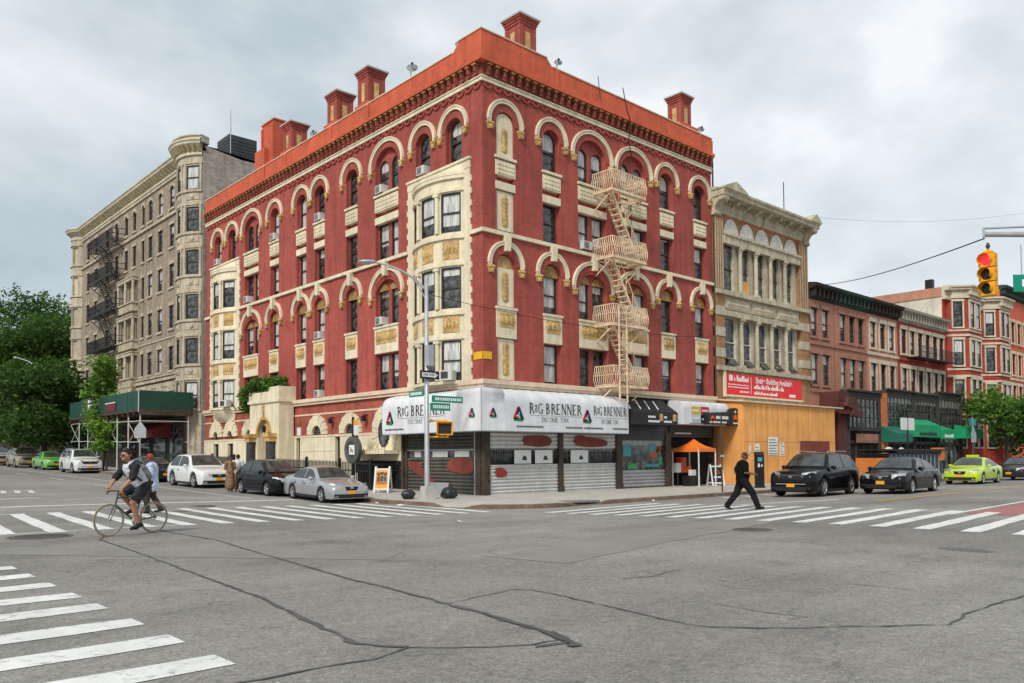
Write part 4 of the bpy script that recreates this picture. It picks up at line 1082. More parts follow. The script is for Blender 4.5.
# shop fronts under the shed, the deep shade there put into near-black colours
m = MB(FT)
for s in (36.5, 40.2, 44, 48, 52): m.box(s-1.4, s+1.4, -.06, -.02, 1.2, 4.2)
m.build('shop_glass', X['void'], tb)
m = MB(FT); m.box(31.0, 62, -1.02, -.95, .5, 4.7); m.build('shop_front', X['timberdark'], tb)
for k in range(9):
    s = 32.2+k*3.3; m = MB(FT); m.box(s-1.2, s+1.2, -1.06, -1.02, 1.3+.02*s*.6, 3.9); m.build('shop_glass', X['glassdark'], tb)
aw = MB(); aw.T = None
aw.add([(-1.07,33.2,4.5), (-1.07,39,4.5), (-2.4,39,3.8), (-2.4,33.2,3.8), (-2.4,39,3.3), (-2.4,33.2,3.3), (-1.07,33.2,3.3)], [(0,1,2,3), (3,2,4,5), (0,3,5,6)])
X['maroon'] = M('maroon_canvas', (.16,.018,.02), .7, .1, 2)
tag(aw.build('shop_awning', X['maroon']), 'maroon shop awning under the green sidewalk shed', 'awning')
m = MB(); m.T = Matrix.Translation((-4.19, 0, 0)); m.add([(0,35.3,5.2), (0,37.4,5.2), (0,37.4,5.75), (0,35.3,5.75), (0,35.9,6.45), (0,36.8,6.45)], [(0,1,2,3)])
tag(m.build('shed_sign', X['maroon']), 'small maroon sign board fixed to the green sidewalk shed', 'sign')
m = MB(); m.box(-4.22, -4.2, 35.2, 37.5, 5.75, 5.82); m.prism([(0,0)]*0+[(1,1),(2,1),(1.5,2)], 0, .0) if 0 else None
tag(m.build('sign_strip', X['white']), 'thin white strip along the top of the maroon sign on the shed', 'sign')
m = MB(); m.box(-4.22, -4.2, 40.5, 41.9, 5.15, 6.75); o = tag(m.build('shed_notice', X['white']), 'white notice board standing on the left part of the green shed', 'sign')
m = MB()
for k in range(4): m.box(-4.235, -4.22, 40.7, 41.7-.2*(k % 2), 5.4+k*.3, 5.5+k*.3)
m.build('notice_print', X['redprint'], o)

fh = thing('brick_house', 'brick house front closing the view behind the trees on the far left', 'house', (-14, 134, 2.6))
m = MB(); wall(m, 0, 64, 0, 9, [(2+4*i, 3.2+4*i, a, a+1.8) for i in range(15) for a in (1.0, 4.4)], 0, .2); m.box(0, 64, .5, 8, 0, 8.9); m.build('wall', M('far_dark_brick', (.085,.065,.052), .9, .25, .8, dirt=.2), fh)  # plain dark brick tone for the distant front
m = MB()
for i in range(15):
    for a in (1.0, 4.4): m.box(2+4*i, 3.2+4*i, .15, .2, a, a+1.8)
m.build('window', X['glassdark'], fh)
m = MB(); m.box(-.1, 64.1, -.3, .1, 8.6, 9.2); m.build('cornice', X['cornice'] if 'cornice' in X else X['darkgrey'], fh)
# ================================================================= CREAM AND BRICK BUILDING TO LET
X['tanbrick'] = M('orange_tan_brick', (.46,.24,.11), .85, .18, 1.5, .25, 12, streak=.2, brick=(.26,.08,(.34,.19,.10),.7), dirt=.15)
X['paleStone'] = M('pale_olive_stone', (.57,.505,.365), .75, .15, 1.4, .15, 14, streak=.35, dirt=.3)
X['peel'] = M('peeling_panel', (.72,.69,.62), .8, .25, 4, dirt=.3)
ax0, ax1 = 17.12, 27.85
cb = thing('ornate_building', 'narrow vacant building with pale stone columns, banded brick piers and bracketed cornice', 'building', (ax0, 0, 0))
FC = lambda x, y, z: (x-ax0, y, z)
n5 = [18.1+(26.65-18.1)*(i+.5)/5 for i in range(5)]; pw = (26.65-18.1)/5
m = MB(FC)
for a, b in ((ax0, 18.02), (26.72, ax1)): m.box(a, b, -.12, .3, .1, 15.62)
m.box(18.02, 26.72, .0, .3, 14.5, 15.7); m.build('brick_pier', X['tanbrick'], cb)
m = MB(FC); m.box(ax1-.2, ax1, .3, 20, .1, 15.6); m.box(ax0, ax1, 19.5, 20, .1, 15.6); m.build('side_wall', X['tanbrick'], cb)
m = MB(FC); m.box(ax0+.3, ax1-.25, .55, 19, .1, 15.4); m.build('core', X['void'], cb)
m = MB(FC); m.box(ax0, ax1, .2, 20, 15.5, 15.6); m.build('roof', X['roof'], cb)
# bands
m = MB(FC)
for z0, z1, e in ((13.95, 14.5, .22), (14.42, 14.55, .3), (10.95, 11.2, .3), (9.75, 10.05, .25), (6.6, 6.85, .3)): m.box(ax0 if z0 in (10.95, 6.6) else 18.0, ax1 if z0 in (10.95, 6.6) else 26.75, -e, .1, z0, z1)
for z in (7.35, 8.55, 9.75): 
    for a, b in ((ax0, 18.03), (26.7, ax1)): m.box(a-.0, b+.01, -.16, .1, z, z+.52)
m.box(18.02, 26.72, -.05, .1, 10.05, 10.95); m.box(ax0, 26.9+.95, -.1, .1, 4.9, 6.6)
for i in range(3):
    a = 18.15+i*2.87; m.box(a, a+2.6, -.12, 0, 10.2, 10.8)
for k in range(4):
    for a, b in ((ax0, 18.02), (26.72, ax1)):
        x = a+.1+(b-a-.2)*k/3; m.box(x-.022, x+.022, -.15, 0, 11.3, 15.3)
m.build('stone_band', X['paleStone'], cb)
for i in range(3):
    a = 18.15+i*2.87; m = MB(FC); m.box(a+.15, a+2.45, -.14, -.1, 10.3, 10.7)
    for k in range(9): m.sphere((a+.35+k*.24, -.14, 10.5), .1, 6, 5, 1, .4, 1)
    m.build('carved_panel', X['tanstone'], cb)
for c in n5:
    m = MB(FC); m.prism([(c-pw*.44, 14.55), (c+pw*.44, 14.55)]+[(c+pw*.44*math.cos(PI*k/14), 14.56+.95*math.sin(PI*k/14)) for k in range(15)], -.06, .02); m.build('lunette', X['peel'], cb)
m = MB(FC); m.box(18.02, 26.72, -.03, .05, 15.56, 15.62); m.build('brick_strip', X['parapet'], cb)
for (a, b, arch_) in ((11.2, 13.95, 0), (6.85, 9.75, 0)):
    for i, c in enumerate(n5): put_window(cb, FC(c-(.12 if a > 10 else .08), .2, a), 0, pw*(.62 if a > 10 else .76), b-a, glass='glassblack', style='dark' if a > 10 else 'white')
    for c in n5: m = MB(FC); m.box(c+pw*(.19 if a > 10 else .32), c+pw*.5, .08, .3, a, b); m.build('stone_pier', X['paleStone'], cb)
    for i in range(6):
        x = 18.1+pw*i
        if i in (0, 5): continue
        m = MB(FC); m.cyl((x, -.08, a+.12), (x, -.08, b-.35), .13, .115, 12); m.box(x-.19, x+.19, -.27, .1, a, a+.14); m.box(x-.2, x+.2, -.28, .1, b-.14, b); m.cyl((x, -.08, b-.36), (x, -.08, b-.14), .12, .2, 10)
        m.build('column', X['paleStone'], cb)
m = MB(FC); m.box(n5[1]-.12-pw*.3, n5[1]-.12+pw*.3, .12, .17, 11.2, 12.1); m.build('window_board', X['ply'], cb)
for c in n5:
    m = MB(FC); m.add([(c-.5,.1,7.42), (c+.3,.1,7.42), (c+.3,-.26,6.98), (c-.5,-.26,6.98), (c+.3,.1,7.38), (c-.5,.1,7.38), (c+.3,-.26,6.93), (c-.5,-.26,6.93)], [(0,1,2,3), (3,2,6,7), (5,4,6,7)])
    m.build('hopper_sash', X['glassdark'], cb)
# cornice and pediments
def scroll(m, x, w, out, z0, z1):
    h = z1-z0; P = [(0, z0), (.12*out, z0), (.2*out, z0+.12*h), (.28*out, z0+.4*h), (.5*out, z0+.62*h), (.85*out, z0+.7*h), (.98*out, z0+.82*h), (1.0*out, z1), (0, z1)]
    n = len(P); v = [(x-w, -o, z) for o, z in P]+[(x+w, -o, z) for o, z in P]
    m.add(v, [tuple(range(n)), tuple(reversed(range(n, 2*n)))]+[(i, (i+1)%n, n+(i+1)%n, n+i) for i in range(n)])
    m.cyl((x-w*1.06, -.78*out, z1-.17*h), (x+w*1.06, -.78*out, z1-.17*h), .16*h, n=12); m.cyl((x-w*1.06, -.14*out, z0+.14*h), (x+w*1.06, -.14*out, z0+.14*h), .13*h, n=12)
m = MB(FC)
prof = [(.0, 15.62), (.1, 15.66), (.1, 15.86), (.14, 15.9), (.16, 16.38), (.8, 16.42), (.84, 16.44), (.86, 16.6), (.94, 16.68), (.94, 16.8), (.2, 16.95), (-1.5, 17.1)]
P = [[(x, -o, z) for x in (ax0-.15, ax1+.25)] for o, z in prof]; m.grid(P, False)
for x in (ax0-.15, ax1+.25): m.poly([(x, -o, z) for o, z in prof]+[(x, 1.5, 15.55)])
for xa, xb in ((ax0-.2, ax0+2.2), (ax1-1.0, ax1+.35)):
    m.prism([(xa, 16.75), (xb, 16.75), (xb, 16.85), ((xa+xb)/2, 17.3), (xa, 16.85)], -1.0, -.1)
m.build('cornice', X['paleStone'], cb)
m = MB(FC)
for i in range(9): 
    x = ax0+.6+i*(ax1-ax0-1.1)/8
    scroll(m, x, .12, .66, 15.8, 16.4)
for x in (ax0+.22, ax1-.2): mm_ = MB(FC); scroll(mm_, x, .3, .8, 15.4, 16.5); mm_.build('cornice_bracket', X['paleStone'], cb)
x = ax0+1
while x < ax1-.3: m.box(x-.07, x+.07, -.36, 0, 16.22, 16.36); x += .32
m.build('cornice_bracket', X['paleStone'], cb)
m = MB(); m.tube([(24.6, -.3, 16.6), (24.6, -.3, 18.9)], .03, 6); tag(m.build('roof_antenna', X['darkgrey']), 'thin antenna on the cornice of the narrow vacant building', 'antenna')
# red letting banner
bn = thing('letting_banner', 'red letting banner with white lettering above the orange hoarding', 'banner', (22.2, -.2, 5.85))
m = MB(); m.box(-4.3, 4.3, -.03, .03, -.62, .62); m.build('cloth', M('red_banner_vinyl', (.72,.025,.03), .5, .06, 1), bn)
m = MB(); m.box(-4.5, -4.3, -.05, .05, -.75, .75); m.box(-4.3, 4.45, -.04, .04, -.72, -.62); m.build('batten', X['cream'], bn)
t = font_mesh('Entire Building Available', .46, X['letterw'], 'lettering', bn, .012, .96); t.location = (.98, -.04, .33)
m = MB()
def scrib(m, x0, x1, z, h, seed, T=None):
    r = random.Random(seed); x = x0
    while x < x1:
        w = h*(.25+.3*r.random()); hh = h*(.62 if r.random() < .65 else 1)
        m.box(x, min(x+w, x1), -.045, -.035, z, z+hh); x += w+h*.12*(1 if r.random() < .8 else 4)
scrib(m, -1.35, 2.1, -.17, .26, 3); scrib(m, -1.35, 1.3, -.5, .2, 4); scrib(m, -4.0, -1.95, .18, .34, 5); scrib(m, -4.1, -1.95, -.05, .07, 6); scrib(m, -4.1, -1.95, -.2, .07, 8); scrib(m, -2.9, -1.95, -.45, .12, 7); scrib(m, 2.75, 3.5, -.5, .3, 9)
m.box(-1.7, -1.67, -.045, -.035, -.5, .5); m.build('small_lettering', X['letterw'], bn)
# orange plywood hoarding boxed out over the pavement
hb = thing('plywood_hoarding', 'orange plywood hoarding boxed out over the pavement under the red banner', 'hoarding', (17.4, -1.6, .15))
m = MB(lambda x, y, z: (x-17.4, y+1.6, z-.15)); hx1 = 28.1
m.box(17.4, hx1, -1.6, -1.55, .15, 4.75); m.box(17.35, 17.4, -1.55, -.1, .15, 4.85); m.box(hx1-.05, hx1, -1.55, -.1, .15, 4.75); hbm = m.build('boarding', X['ply'], hb)
m = MB(lambda x, y, z: (x-17.4, y+1.6, z-.15)); m.add([(17.2,-1.75,4.78), (hx1+.9,-1.75,4.78), (hx1+.9,0,4.95), (17.2,0,4.95), (17.2,-1.75,4.7), (hx1+.9,-1.75,4.7), (hx1+.9,0,4.87), (17.2,0,4.87)], [(0,1,2,3), (4,5,6,7), (0,1,5,4), (1,2,6,5), (0,3,7,4)])
m.build('plywood_roof', X['pinkcream'], hb)
m = MB(lambda x, y, z: (x-17.4, y+1.6, z-.15)); m.box(23.6, 27.3, -1.63, -1.6, 1.2, 2.6); m.build('painted_rectangle', X['patch'], hb)
m = MB(lambda x, y, z: (x-17.4, y+1.6, z-.15))
x = 17.4+1.22
while x < hx1: m.box(x-.012, x+.012, -1.607, -1.6, .15, 4.7); x += 1.22
m.box(17.4, hx1, -1.607, -1.6, 2.5, 2.52); m.build('board_joint', X['darkgold'], hb)
for (a, b, z0, z1, lab) in ((18.5, 19.0, 1.95, 2.4, 'small white paper on the hoarding left of the parking meter'), (19.95, 21.0, 1.75, 2.8, 'large white permit sheets pinned to the orange hoarding'), (21.25, 21.7, 1.7, 2.5, 'narrow white sheet with a red mark on the hoarding right of the large permits'), (17.9, 18.1, 1.9, 2.3, 'smallest white notice near the left corner of the hoarding')):
    m = MB(); m.box(a, b, -1.625, -1.61, z0, z1); o = m.build('notice', X['white']); tag(o, lab, 'notice', 'papers pinned to the hoarding')
    m = MB()
    for k in range(int((z1-z0)/.16)): m.box(a+.06, b-.06-.1*(k % 3), -1.63, -1.625, z0+.06+k*.16, z0+.1+k*.16)
    m.build('print', X['darkgrey'], o)
# ================================================================= BROWNSTONE ROW
def stone(name, c): return M(name, c, .85, .14, 1.5, .15, 12, streak=.2, dirt=.18)
X['brown1'] = stone('brownstone', (.44,.205,.135)); X['brown2'] = stone('reddish_brownstone', (.49,.215,.13)); X['brown3'] = stone('salmon_brownstone', (.55,.26,.17))
X['redb'] = stone('red_painted_front', (.37,.05,.03)); X['brtrim'] = stone('dark_brownstone_trim', (.37,.185,.13)); X['ctrim'] = stone('cream_trim', (.64,.55,.42))
X['cornicedark'] = stone('dark_brown_cornice', (.035,.028,.026)); X['cornicegreen'] = stone('dark_green_cornice', (.03,.065,.05)); X['cornicecream'] = stone('pale_grey_cornice', (.45,.42,.35))
def row_house(name, label, x0, x1, mat, trim, corn, wins, ztop=13.1, y0=0.0, zb=.15, depth=14, rows=((6.4, 8.45), (9.6, 11.5)), ww=.95, heavy=False, extra=None):
    t = thing(name, label, 'building', (x0, y0, zb)); F = lambda x, y, z: (x-x0, y-y0+y0*0+0, z-zb)
    ops = [(c-ww/2, c+ww/2, a, b) for c in wins for a, b in rows]
    m = MB(F); wall(m, x0, x1, zb, ztop-1.0, ops, 0, .18); m.box(x1-.02, x1, 0, depth, zb, ztop-.4); m.box(x0, x0+.02, 0, depth, zb, ztop-.4); m.build('wall', X[mat], t)
    m = MB(F); m.box(x0+.03, x1-.03, .3, depth, zb, ztop-.6); m.build('core', X['void'], t)
    for c in wins:
        for a, b in rows: put_window(t, F(c, .12, a), 0, ww, b-a, glass=R.choice(['glass', 'glass', 'glassdark']))
    m = MB(F)
    for c in wins:
        for a, b in rows:
            e = .17 if heavy else .13
            m.box(c-ww/2-e, c-ww/2, -.07, .03, a, b); m.box(c+ww/2, c+ww/2+e, -.07, .03, a, b)
            m.box(c-ww/2-e-.04, c+ww/2+e+.04, -.12, .03, b, b+.3); m.box(c-ww/2-e, c+ww/2+e, -.12, .03, a-.16, a)
    m.build('window_surround', X[trim], t)
    m = MB(F)
    for z in (9.05, 5.9): m.box(x0, x1, -.1, .02, z, z+.22)
    m.build('string_course', X[trim if not heavy else mat], t)
    m = MB(F); L_ = x1-x0
    prof = [(.0, ztop-1.05), (.1, ztop-1.0), (.1, ztop-.45), (.5, ztop-.3), (.6, ztop-.25), (.65, ztop-.08), (.2, ztop), (-1, ztop)]
    m.grid([[(x, -o, z) for x in (x0+.01, x1-.01)] for o, z in prof], False)
    for x in (x0+.01, x1-.01): m.poly([(x, -o, z) for o, z in prof]+[(x, 1, ztop-1.05)])
    n = max(3, int(L_/.55))
    for i in range(n):
        x = x0+(i+.5)*L_/n; m.prism([(x-.07, ztop-.9), (x+.07, ztop-.9), (x+.1, ztop-.34), (x-.1, ztop-.34)], -.42, 0)
    m.build('cornice', X[corn], t)
    m = MB(F); m.box(x0, x1, .1, depth, ztop-.5, ztop-.4); m.build('roof', X['roof'], t)
    return t, F
row_house('brownstone_house', 'brownstone two windows wide with a dark cornice, next to the vacant building', 28.0, 31.58, 'brown1', 'brtrim', 'cornicedark', [28.7, 30.25])
row_house('brownstone_house', 'brownstone three windows wide with a dark green bracketed cornice', 31.6, 36.5, 'brown2', 'brtrim', 'cornicegreen', [32.8, 34.2, 35.6])
row_house('brownstone_house', 'salmon three window row house with pale trim and a black cornice', 36.52, 42.0, 'brown3', 'ctrim', 'cornicedark', [37.6, 39.25, 40.85])
th_, _F = row_house('red_row_house', 'red painted row house with six close windows and a pale grey cornice', 42.02, 51.5, 'redb', 'ctrim', 'cornicecream', [43.1, 44.75, 46.3, 47.85, 49.4, 50.8], heavy=True)
m = MB(lambda x, y, z: (x-42.02, y, z-.15))
for a, b in ((43.6, 47.2), (47.6, 51.4)):
    for z in (9.3,):
        m.box(a, b, -1.0, -.02, z, z+.06)
        for zz in (.45, .9): m.bar((a, -1, z+zz), (b, -1, z+zz), .04)
        x = a
        while x < b: m.bar((x, -1, z), (x, -1, z+.9), .03); x += .22
m.build('fire_balcony', X['black'], th_)
# taller red building with projecting bays, its blank side wall cream and brick
bb = thing('bay_fronted_house', 'tall red building with two stacked rectangular bays and cream trim under a cream cornice', 'building', (51.55, 0, .15))
FB = lambda x, y, z: (x-51.55, y, z-.15)
m = MB(FB); m.box(51.55, 66.2, .02, 16, .15, 15.6); m.build('wall', X['redb'], bb)
m = MB(FB); m.box(51.5, 51.55, .1, 16, 8, 15.6); m.build('side_wall', stone('cream_side_render', (.68,.64,.52)), bb)
m = MB(FB); m.box(51.42, 51.5, .1, 16, 15.2, 16.0); m.box(51.5, 66, 15.9, 16, 15.2, 16); m.build('brick_coping', X['brown3'], bb)
m = MB(FB); m.box(52.0, 52.5, 1, 1.6, 15.6, 16.9); m.build('chimney', X['black'], bb)
RB = [(2.3, 4.6), (5.7, 8.1), (9.3, 11.5), (12.6, 14.8)]
for bx0, bx1 in ((52.2, 57.6), (60.2, 65.4)):
    y = -1.3
    pl = [(bx0, 0), (bx0+1.3, y), (bx1-1.3, y), (bx1, 0)]
    m = MB(FB); m.zprism(pl, .15, 15.3); by = m.build('bay', X['redb'], bb)
    m = MB(FB)
    for z, h, e in ((15.1, .2, .15), (15.3, .5, .1), (15.8, .2, .4), (16.0, .15, .55), (8.3, .18, .14), (11.8, .18, .14), (5.0, .18, .14), (8.9, .16, .1), (12.25, .16, .1)):
        m = MB(FB); m.zprism([(bx0-e, .1), (bx0+1.3-e*.5, y-e), (bx1-1.3+e*.5, y-e), (bx1+e, .1)], z, z+h); m.build('cream_band', X['ctrim'], by)
    m = MB(FB)
    for k in range(9):
        x = bx0+1.2+k*(bx1-bx0-2.4)/8; m.box(x-.08, x+.08, y-.4, y, 15.35, 15.8)
    m.build('cornice_dentils', X['ctrim'], by)
    segs = [(pl[0], pl[1]), (pl[1], pl[2]), (pl[2], pl[3])]
    for (p, q) in segs:
        d = Vector((q[0]-p[0], q[1]-p[1])); Ls = d.length; d /= Ls; ang = math.atan2(d.y, d.x)
        nn = 2 if Ls > 2 else 1
        for i in range(nn):
            c = Vector(p)+d*Ls*(i+.5)/nn
            for (a, b) in RB:
                nrm = Vector((d.y, -d.x)); pos = c+nrm*.05
                w = .95 if nn == 2 else .8
                wo = put_window(bb, FB(pos.x, pos.y, a), ang, w, b-a, glass=R.choice(['glass', 'glassdark']))
                m = MB(); m.box(-w/2-.12, -w/2, -.09, .05, 0, b-a); m.box(w/2, w/2+.12, -.09, .05, 0, b-a); m.box(-w/2-.15, w/2+.15, -.12, .05, b-a, b-a+.2); m.box(-w/2-.12, w/2+.12, -.12, .05, -.12, 0)
                s_ = m.build('surround', X['ctrim'], wo)
m = MB(FB)
for z, h, e in ((14.95, .25, .3), (15.2, .5, .15), (15.7, .25, .5)): m.box(51.5, 66.25, -e, .1, z, z+h)
m.build('cornice', X['ctrim'], bb)
row_house('corner_apartment', 'orange-red brick apartment building with a dark green cornice at the right edge', 66.3, 96, 'parapet', 'ctrim', 'cornicegreen', [68+1.9*i for i in range(15)], ztop=18.2, rows=((3.2, 5.2), (6.4, 8.5), (9.6, 11.7), (12.8, 14.9)), ww=1.0)
# projecting two storey shop fronts under the row
X['timber'] = M('weathered_dark_timber', (.055,.050,.046), .8, .3, 2, streak=.25, dirt=.2); X['ironox'] = M('oxide_red_wall', (.10,.030,.024), .8, .2, 2, streak=.2)
X['orangebr'] = M('orange_brick_pier', (.50,.15,.045), .8, .2, 3)
sf = thing('shop_extension', 'dark two storey shop fronts with wide gridded windows projecting below the brownstones', 'shop front', (29.5, -1.3, .15))
FE_ = lambda x, y, z: (x-29.5, y+1.3, z-.15)
m = MB(FE_); m.box(29.3, 30.6, -1.3, 0, .15, 5.9); m.build('oxide_wall', X['ironox'], sf)
secs = [(30.6, 35.6, 6.0), (36.6, 41.4, 6.35), (41.5, 46.2, 6.3), (46.3, 51.4, 6.6)]
for a, b, h in secs:
    m = MB(FE_); m.box(a, b, -1.3, -.02, h-.5, h); m.box(a, b, -1.36, -1.3, 3.35, 3.6); m.box(a, a+.2, -1.34, -.02, .15, h-.5); m.box(b-.2, b, -1.34, -.02, .15, h-.5); m.box(a-.05, b+.05, -1.5, -1.3, h, h+.12)
    fr_ = m.build('timber_front', X['timber'], sf)
    m = MB(FE_); m.box(a+.2, b-.2, -1.22, -1.2, 3.6, h-.5); g = m.build('upper_window', X['glassdark'], sf)
    m = MB(FE_)
    n = 7
    for i in range(n+1): x = a+.2+(b-a-.4)*i/n; m.box(x-.03, x+.03, -1.27, -1.22, 3.6, h-.5)
    for z in (4.3, 5.0): m.box(a+.2, b-.2, -1.26, -1.22, z-.025, z+.025)
    m.build('glazing_bar', X['timber'], g)
    m = MB(FE_); m.box(a+.2, b-.2, -1.1, -1.05, .15, 3.35); m.build('shop_glass', X['void'] if a < 42 else X['glassdark'], sf)
    m = MB(FE_)
    for i in range(5): x = a+.3+(b-a-.6)*i/4; m.box(x-.05, x+.05, -1.2, -1.1, .15, 3.3)
    m.box(a+.2, b-.2, -1.2, -1.1, 2.5, 2.7); m.build('shop_frame', X['rusty'] if a < 36 else X['darkgrey'], sf)
m = MB(FE_); m.box(35.65, 36.55, -1.4, -.02, .15, 6.1); m.build('orange_pier', X['orangebr'], sf)
m = MB(FE_)
m.box(31.6, 34.9, -1.42, -1.37, 2.55, 3.15)
for i in range(8): m.box(31.75+i*.4, 31.98+i*.4, -1.45, -1.42, 2.68, 3.02)
m.build('name_board', X['brtrim'], sf)
m = MB(FE_); m.box(29.4, 30.4, -1.9, -1.3, 4.4, 5.2); m.prism([(29.1, 4.9), (30.6, 4.5), (30.9, 5.0), (30.2, 5.5), (29.3, 5.5)], -2.0, -1.75); m.prism([(29.7, 4.3), (31.2, 4.2), (31.3, 4.55), (29.9, 4.75)], -2.05, -1.8); m.build('sculpted_sign', X['ironox'], sf)
# ================================================================= AWNINGS AND SHOP SIGNS
X['logored'] = M('logo_red', (.50,.02,.03), .5, 0); X['logonavy'] = M('logo_navy', (.015,.03,.12), .5, 0); X['logogreen'] = M('logo_green', (.01,.18,.06), .5, 0)
GL = {  # condensed serif capitals: strokes (x0,y0,x1,y1,width)
 'R': ([(.14,0,.14,1,.13)], [('a',.14,.74,.42,.26,-90,90,.11), ('l',.36,.5,.66,0,.13)]),
 'G': ([(.60,.08,.60,.42,.12)], [('a',.40,.5,.34,.5,40,320,.10)]),
 'B': ([(.14,0,.14,1,.13)], [('a',.16,.75,.34,.25,-90,90,.11), ('a',.16,.27,.40,.27,-90,90,.11)]),
 'E': ([(.14,0,.14,1,.13)], [('l',.14,.97,.56,.97,.06), ('l',.14,.5,.46,.5,.06), ('l',.14,.03,.6,.03,.06)]),
 'N': ([(.12,0,.12,1,.06), (.66,0,.66,1,.06)], [('l',.12,1,.66,0,.13)]),
 'I': ([(.2,0,.2,1,.13)], []),
 'C': ([], [('a',.40,.5,.34,.5,45,315,.11)]),
 'O': ([], [('a',.40,.5,.34,.5,0,360,.11)]),
 'M': ([(.10,0,.10,1,.06), (.78,0,.78,1,.12)], [('l',.10,1,.44,.05,.11), ('l',.44,.05,.78,1,.06)]),
 'T': ([(.34,0,.34,1,.13)], [('l',.02,.97,.66,.97,.06)]),
 'A': ([], [('l',.04,0,.36,1,.06), ('l',.36,1,.68,0,.13), ('l',.17,.34,.56,.34,.06)]),
 'X': ([], [('l',.04,0,.62,1,.06), ('l',.04,1,.62,0,.13)]),
 '&': ([], [('a',.2,.72,.12,.16,0,360,.08), ('a',.2,.34,.16,.22,0,360,.08)]),
}
ADV = {'I': .42, 'M': .95, 'N': .82, '&': .44, ' ': .38}
def serif_text(m, txt, x0, z0, h, width, d=-.004):
    tot = sum(ADV.get(c, .74) for c in txt); k = width/tot; x = x0
    def ln(xa, za, xb, zb, w):
        w = w*1.15
        ax, az, bx, bz = x+xa*k, z0+za*h, x+xb*k, z0+zb*h; wx = w*min(k, h)
        dx, dz = bx-ax, bz-az; L_ = math.hypot(dx, dz) or 1; nx, nz = -dz/L_*wx/2, dx/L_*wx/2
        m.add([(ax+nx,d,az+nz), (ax-nx,d,az-nz), (bx-nx,d,bz-nz), (bx+nx,d,bz+nz)], [(0,1,2,3)])
    for c in txt:
        if c in GL:
            vs, more = GL[c]; hh = h; zz = z0
            for (a, b, c2, e, w) in vs:
                ln(a, b, c2, e, w)
                for zt in (b, e): m.add([(x+(a-.12)*k,d-.0005,z0+zt*h-.018*h), (x+(a+.12)*k,d-.0005,z0+zt*h-.018*h), (x+(a+.12)*k,d-.0005,z0+zt*h+.018*h), (x+(a-.12)*k,d-.0005,z0+zt*h+.018*h)], [(0,1,2,3)])
            for s in more:
                if s[0] == 'l': ln(*s[1:])
                else:
                    _, cx, cz, rx, rz, a0, a1, w = s; n = 14
                    for i in range(n):
                        t0 = math.radians(a0+(a1-a0)*i/n); t1 = math.radians(a0+(a1-a0)*(i+1)/n)
                        wa = w*(.55+.45*abs(math.cos((t0+t1)/2)))
                        ln(cx+(rx-w/2)*math.cos(t0), cz+(rz-.03)*math.sin(t0), cx+(rx-w/2)*math.cos(t1), cz+(rz-.03)*math.sin(t1), wa)
        x += ADV.get(c, .74)*k
def logo(T, cx, cz, s, parent, d=-.004):
    """three folded ribbons chasing each other round a triangle"""
    for k, mat in ((0, 'logonavy'), (1, 'logored'), (2, 'logogreen')):
        a = -2*PI/3*k*-1; pts = [(-.22,.06), (-.06,.02), (.07,.26), (.36,-.30), (.56,-.30), (.58,-.22), (.15,.58), (.0,.58)]
        m = MB(T); q = []
        for (u, v) in pts:
            c, s_ = math.cos(2*PI/3*k), math.sin(2*PI/3*k); uu, vv = u*1.0, v
            q.append((cx+s*(uu*c-vv*s_)*.86, d, cz+s*(uu*s_+vv*c)))
        m.poly(q); m.build('logo', X[mat], parent)
aw = thing('shop_awning', 'long white awning wrapped round the corner with RG BRENNER INCOME TAX lettering', 'awning', (-.9, -.9, 2.85))
ox, oy, oz = .9, .9, -2.85
O_ = .93; zb_ = 2.86; AXE, AYE = 8.35, 6.25
def awn_sect(hi): return [(O_, zb_), (O_+.01, 3.3), (O_, 3.95), (O_, 4.12), (O_-.05, 4.32), (O_-.17, 4.47), (O_-.4, 4.57), (.02, 4.70)] if not hi else [(O_, zb_), (O_, 3.3), (O_, 3.95), (O_, 4.15), (O_-.01, 4.40), (O_-.02, 4.52), (O_-.2, 4.62), (.02, 4.72)]
def rowx(x, hi): return [(x+ox, -o+oy, z+oz) for o, z in awn_sect(hi)]
def rowy(y, hi): return [(-o+ox, y+oy, z+oz) for o, z in awn_sect(hi)]
corner = [(-o+ox, -o+oy, z+oz) for o, z in awn_sect(1)]
m = MB()
xsn = [.32]+[.34+i*(AXE-.34)/30 for i in range(31)]
Rr_ = [corner, rowx(.3, 1)]+[[(p[0], p[1]+.012*math.sin(i*2.1)*(p[2] > 1.2), p[2]+.02*abs(math.sin(i*.5*PI))*(p[2] > 1.2)) for p in rowx(x, 0)] for i, x in enumerate(xsn)]
m.grid(Rr_)
ysn = [.72]+[.74+i*(AYE-.74)/24 for i in range(25)]
m.grid([corner, rowy(.7, 1)]+[[(p[0]+.012*math.sin(i*2.1)*(p[2] > 1.2), p[1], p[2]+.02*abs(math.sin(i*.5*PI))*(p[2] > 1.2)) for p in rowy(y, 0)] for i, y in enumerate(ysn)])
m.poly([(AXE+ox, 0+oy, zb_+oz)]+rowx(AXE, 0)); m.poly([(0+ox, AYE+oy, zb_+oz)]+rowy(AYE, 0))
m.build('canvas', X['awnwhite'], aw)
m = MB(); m.box(-O_+ox, .0+ox, -O_+oy, AYE+oy, zb_+oz-.03, zb_+oz); m.box(.0+ox, AXE+ox, -O_+oy, 0+oy, zb_+oz-.03, zb_+oz); m.box(-O_-.005+ox, -O_+.02+ox, -O_-.005+oy, -O_+.02+oy, 0, 1.75); m.build('underside', X['grey'], aw)
TR = lambda x, d, z: (x+ox, -O_-.012+d+oy, z+oz)
TLf = lambda s, d, z: (-O_-.012+d+ox, -s+oy, z+oz)     # s runs to the right as read, so minus y
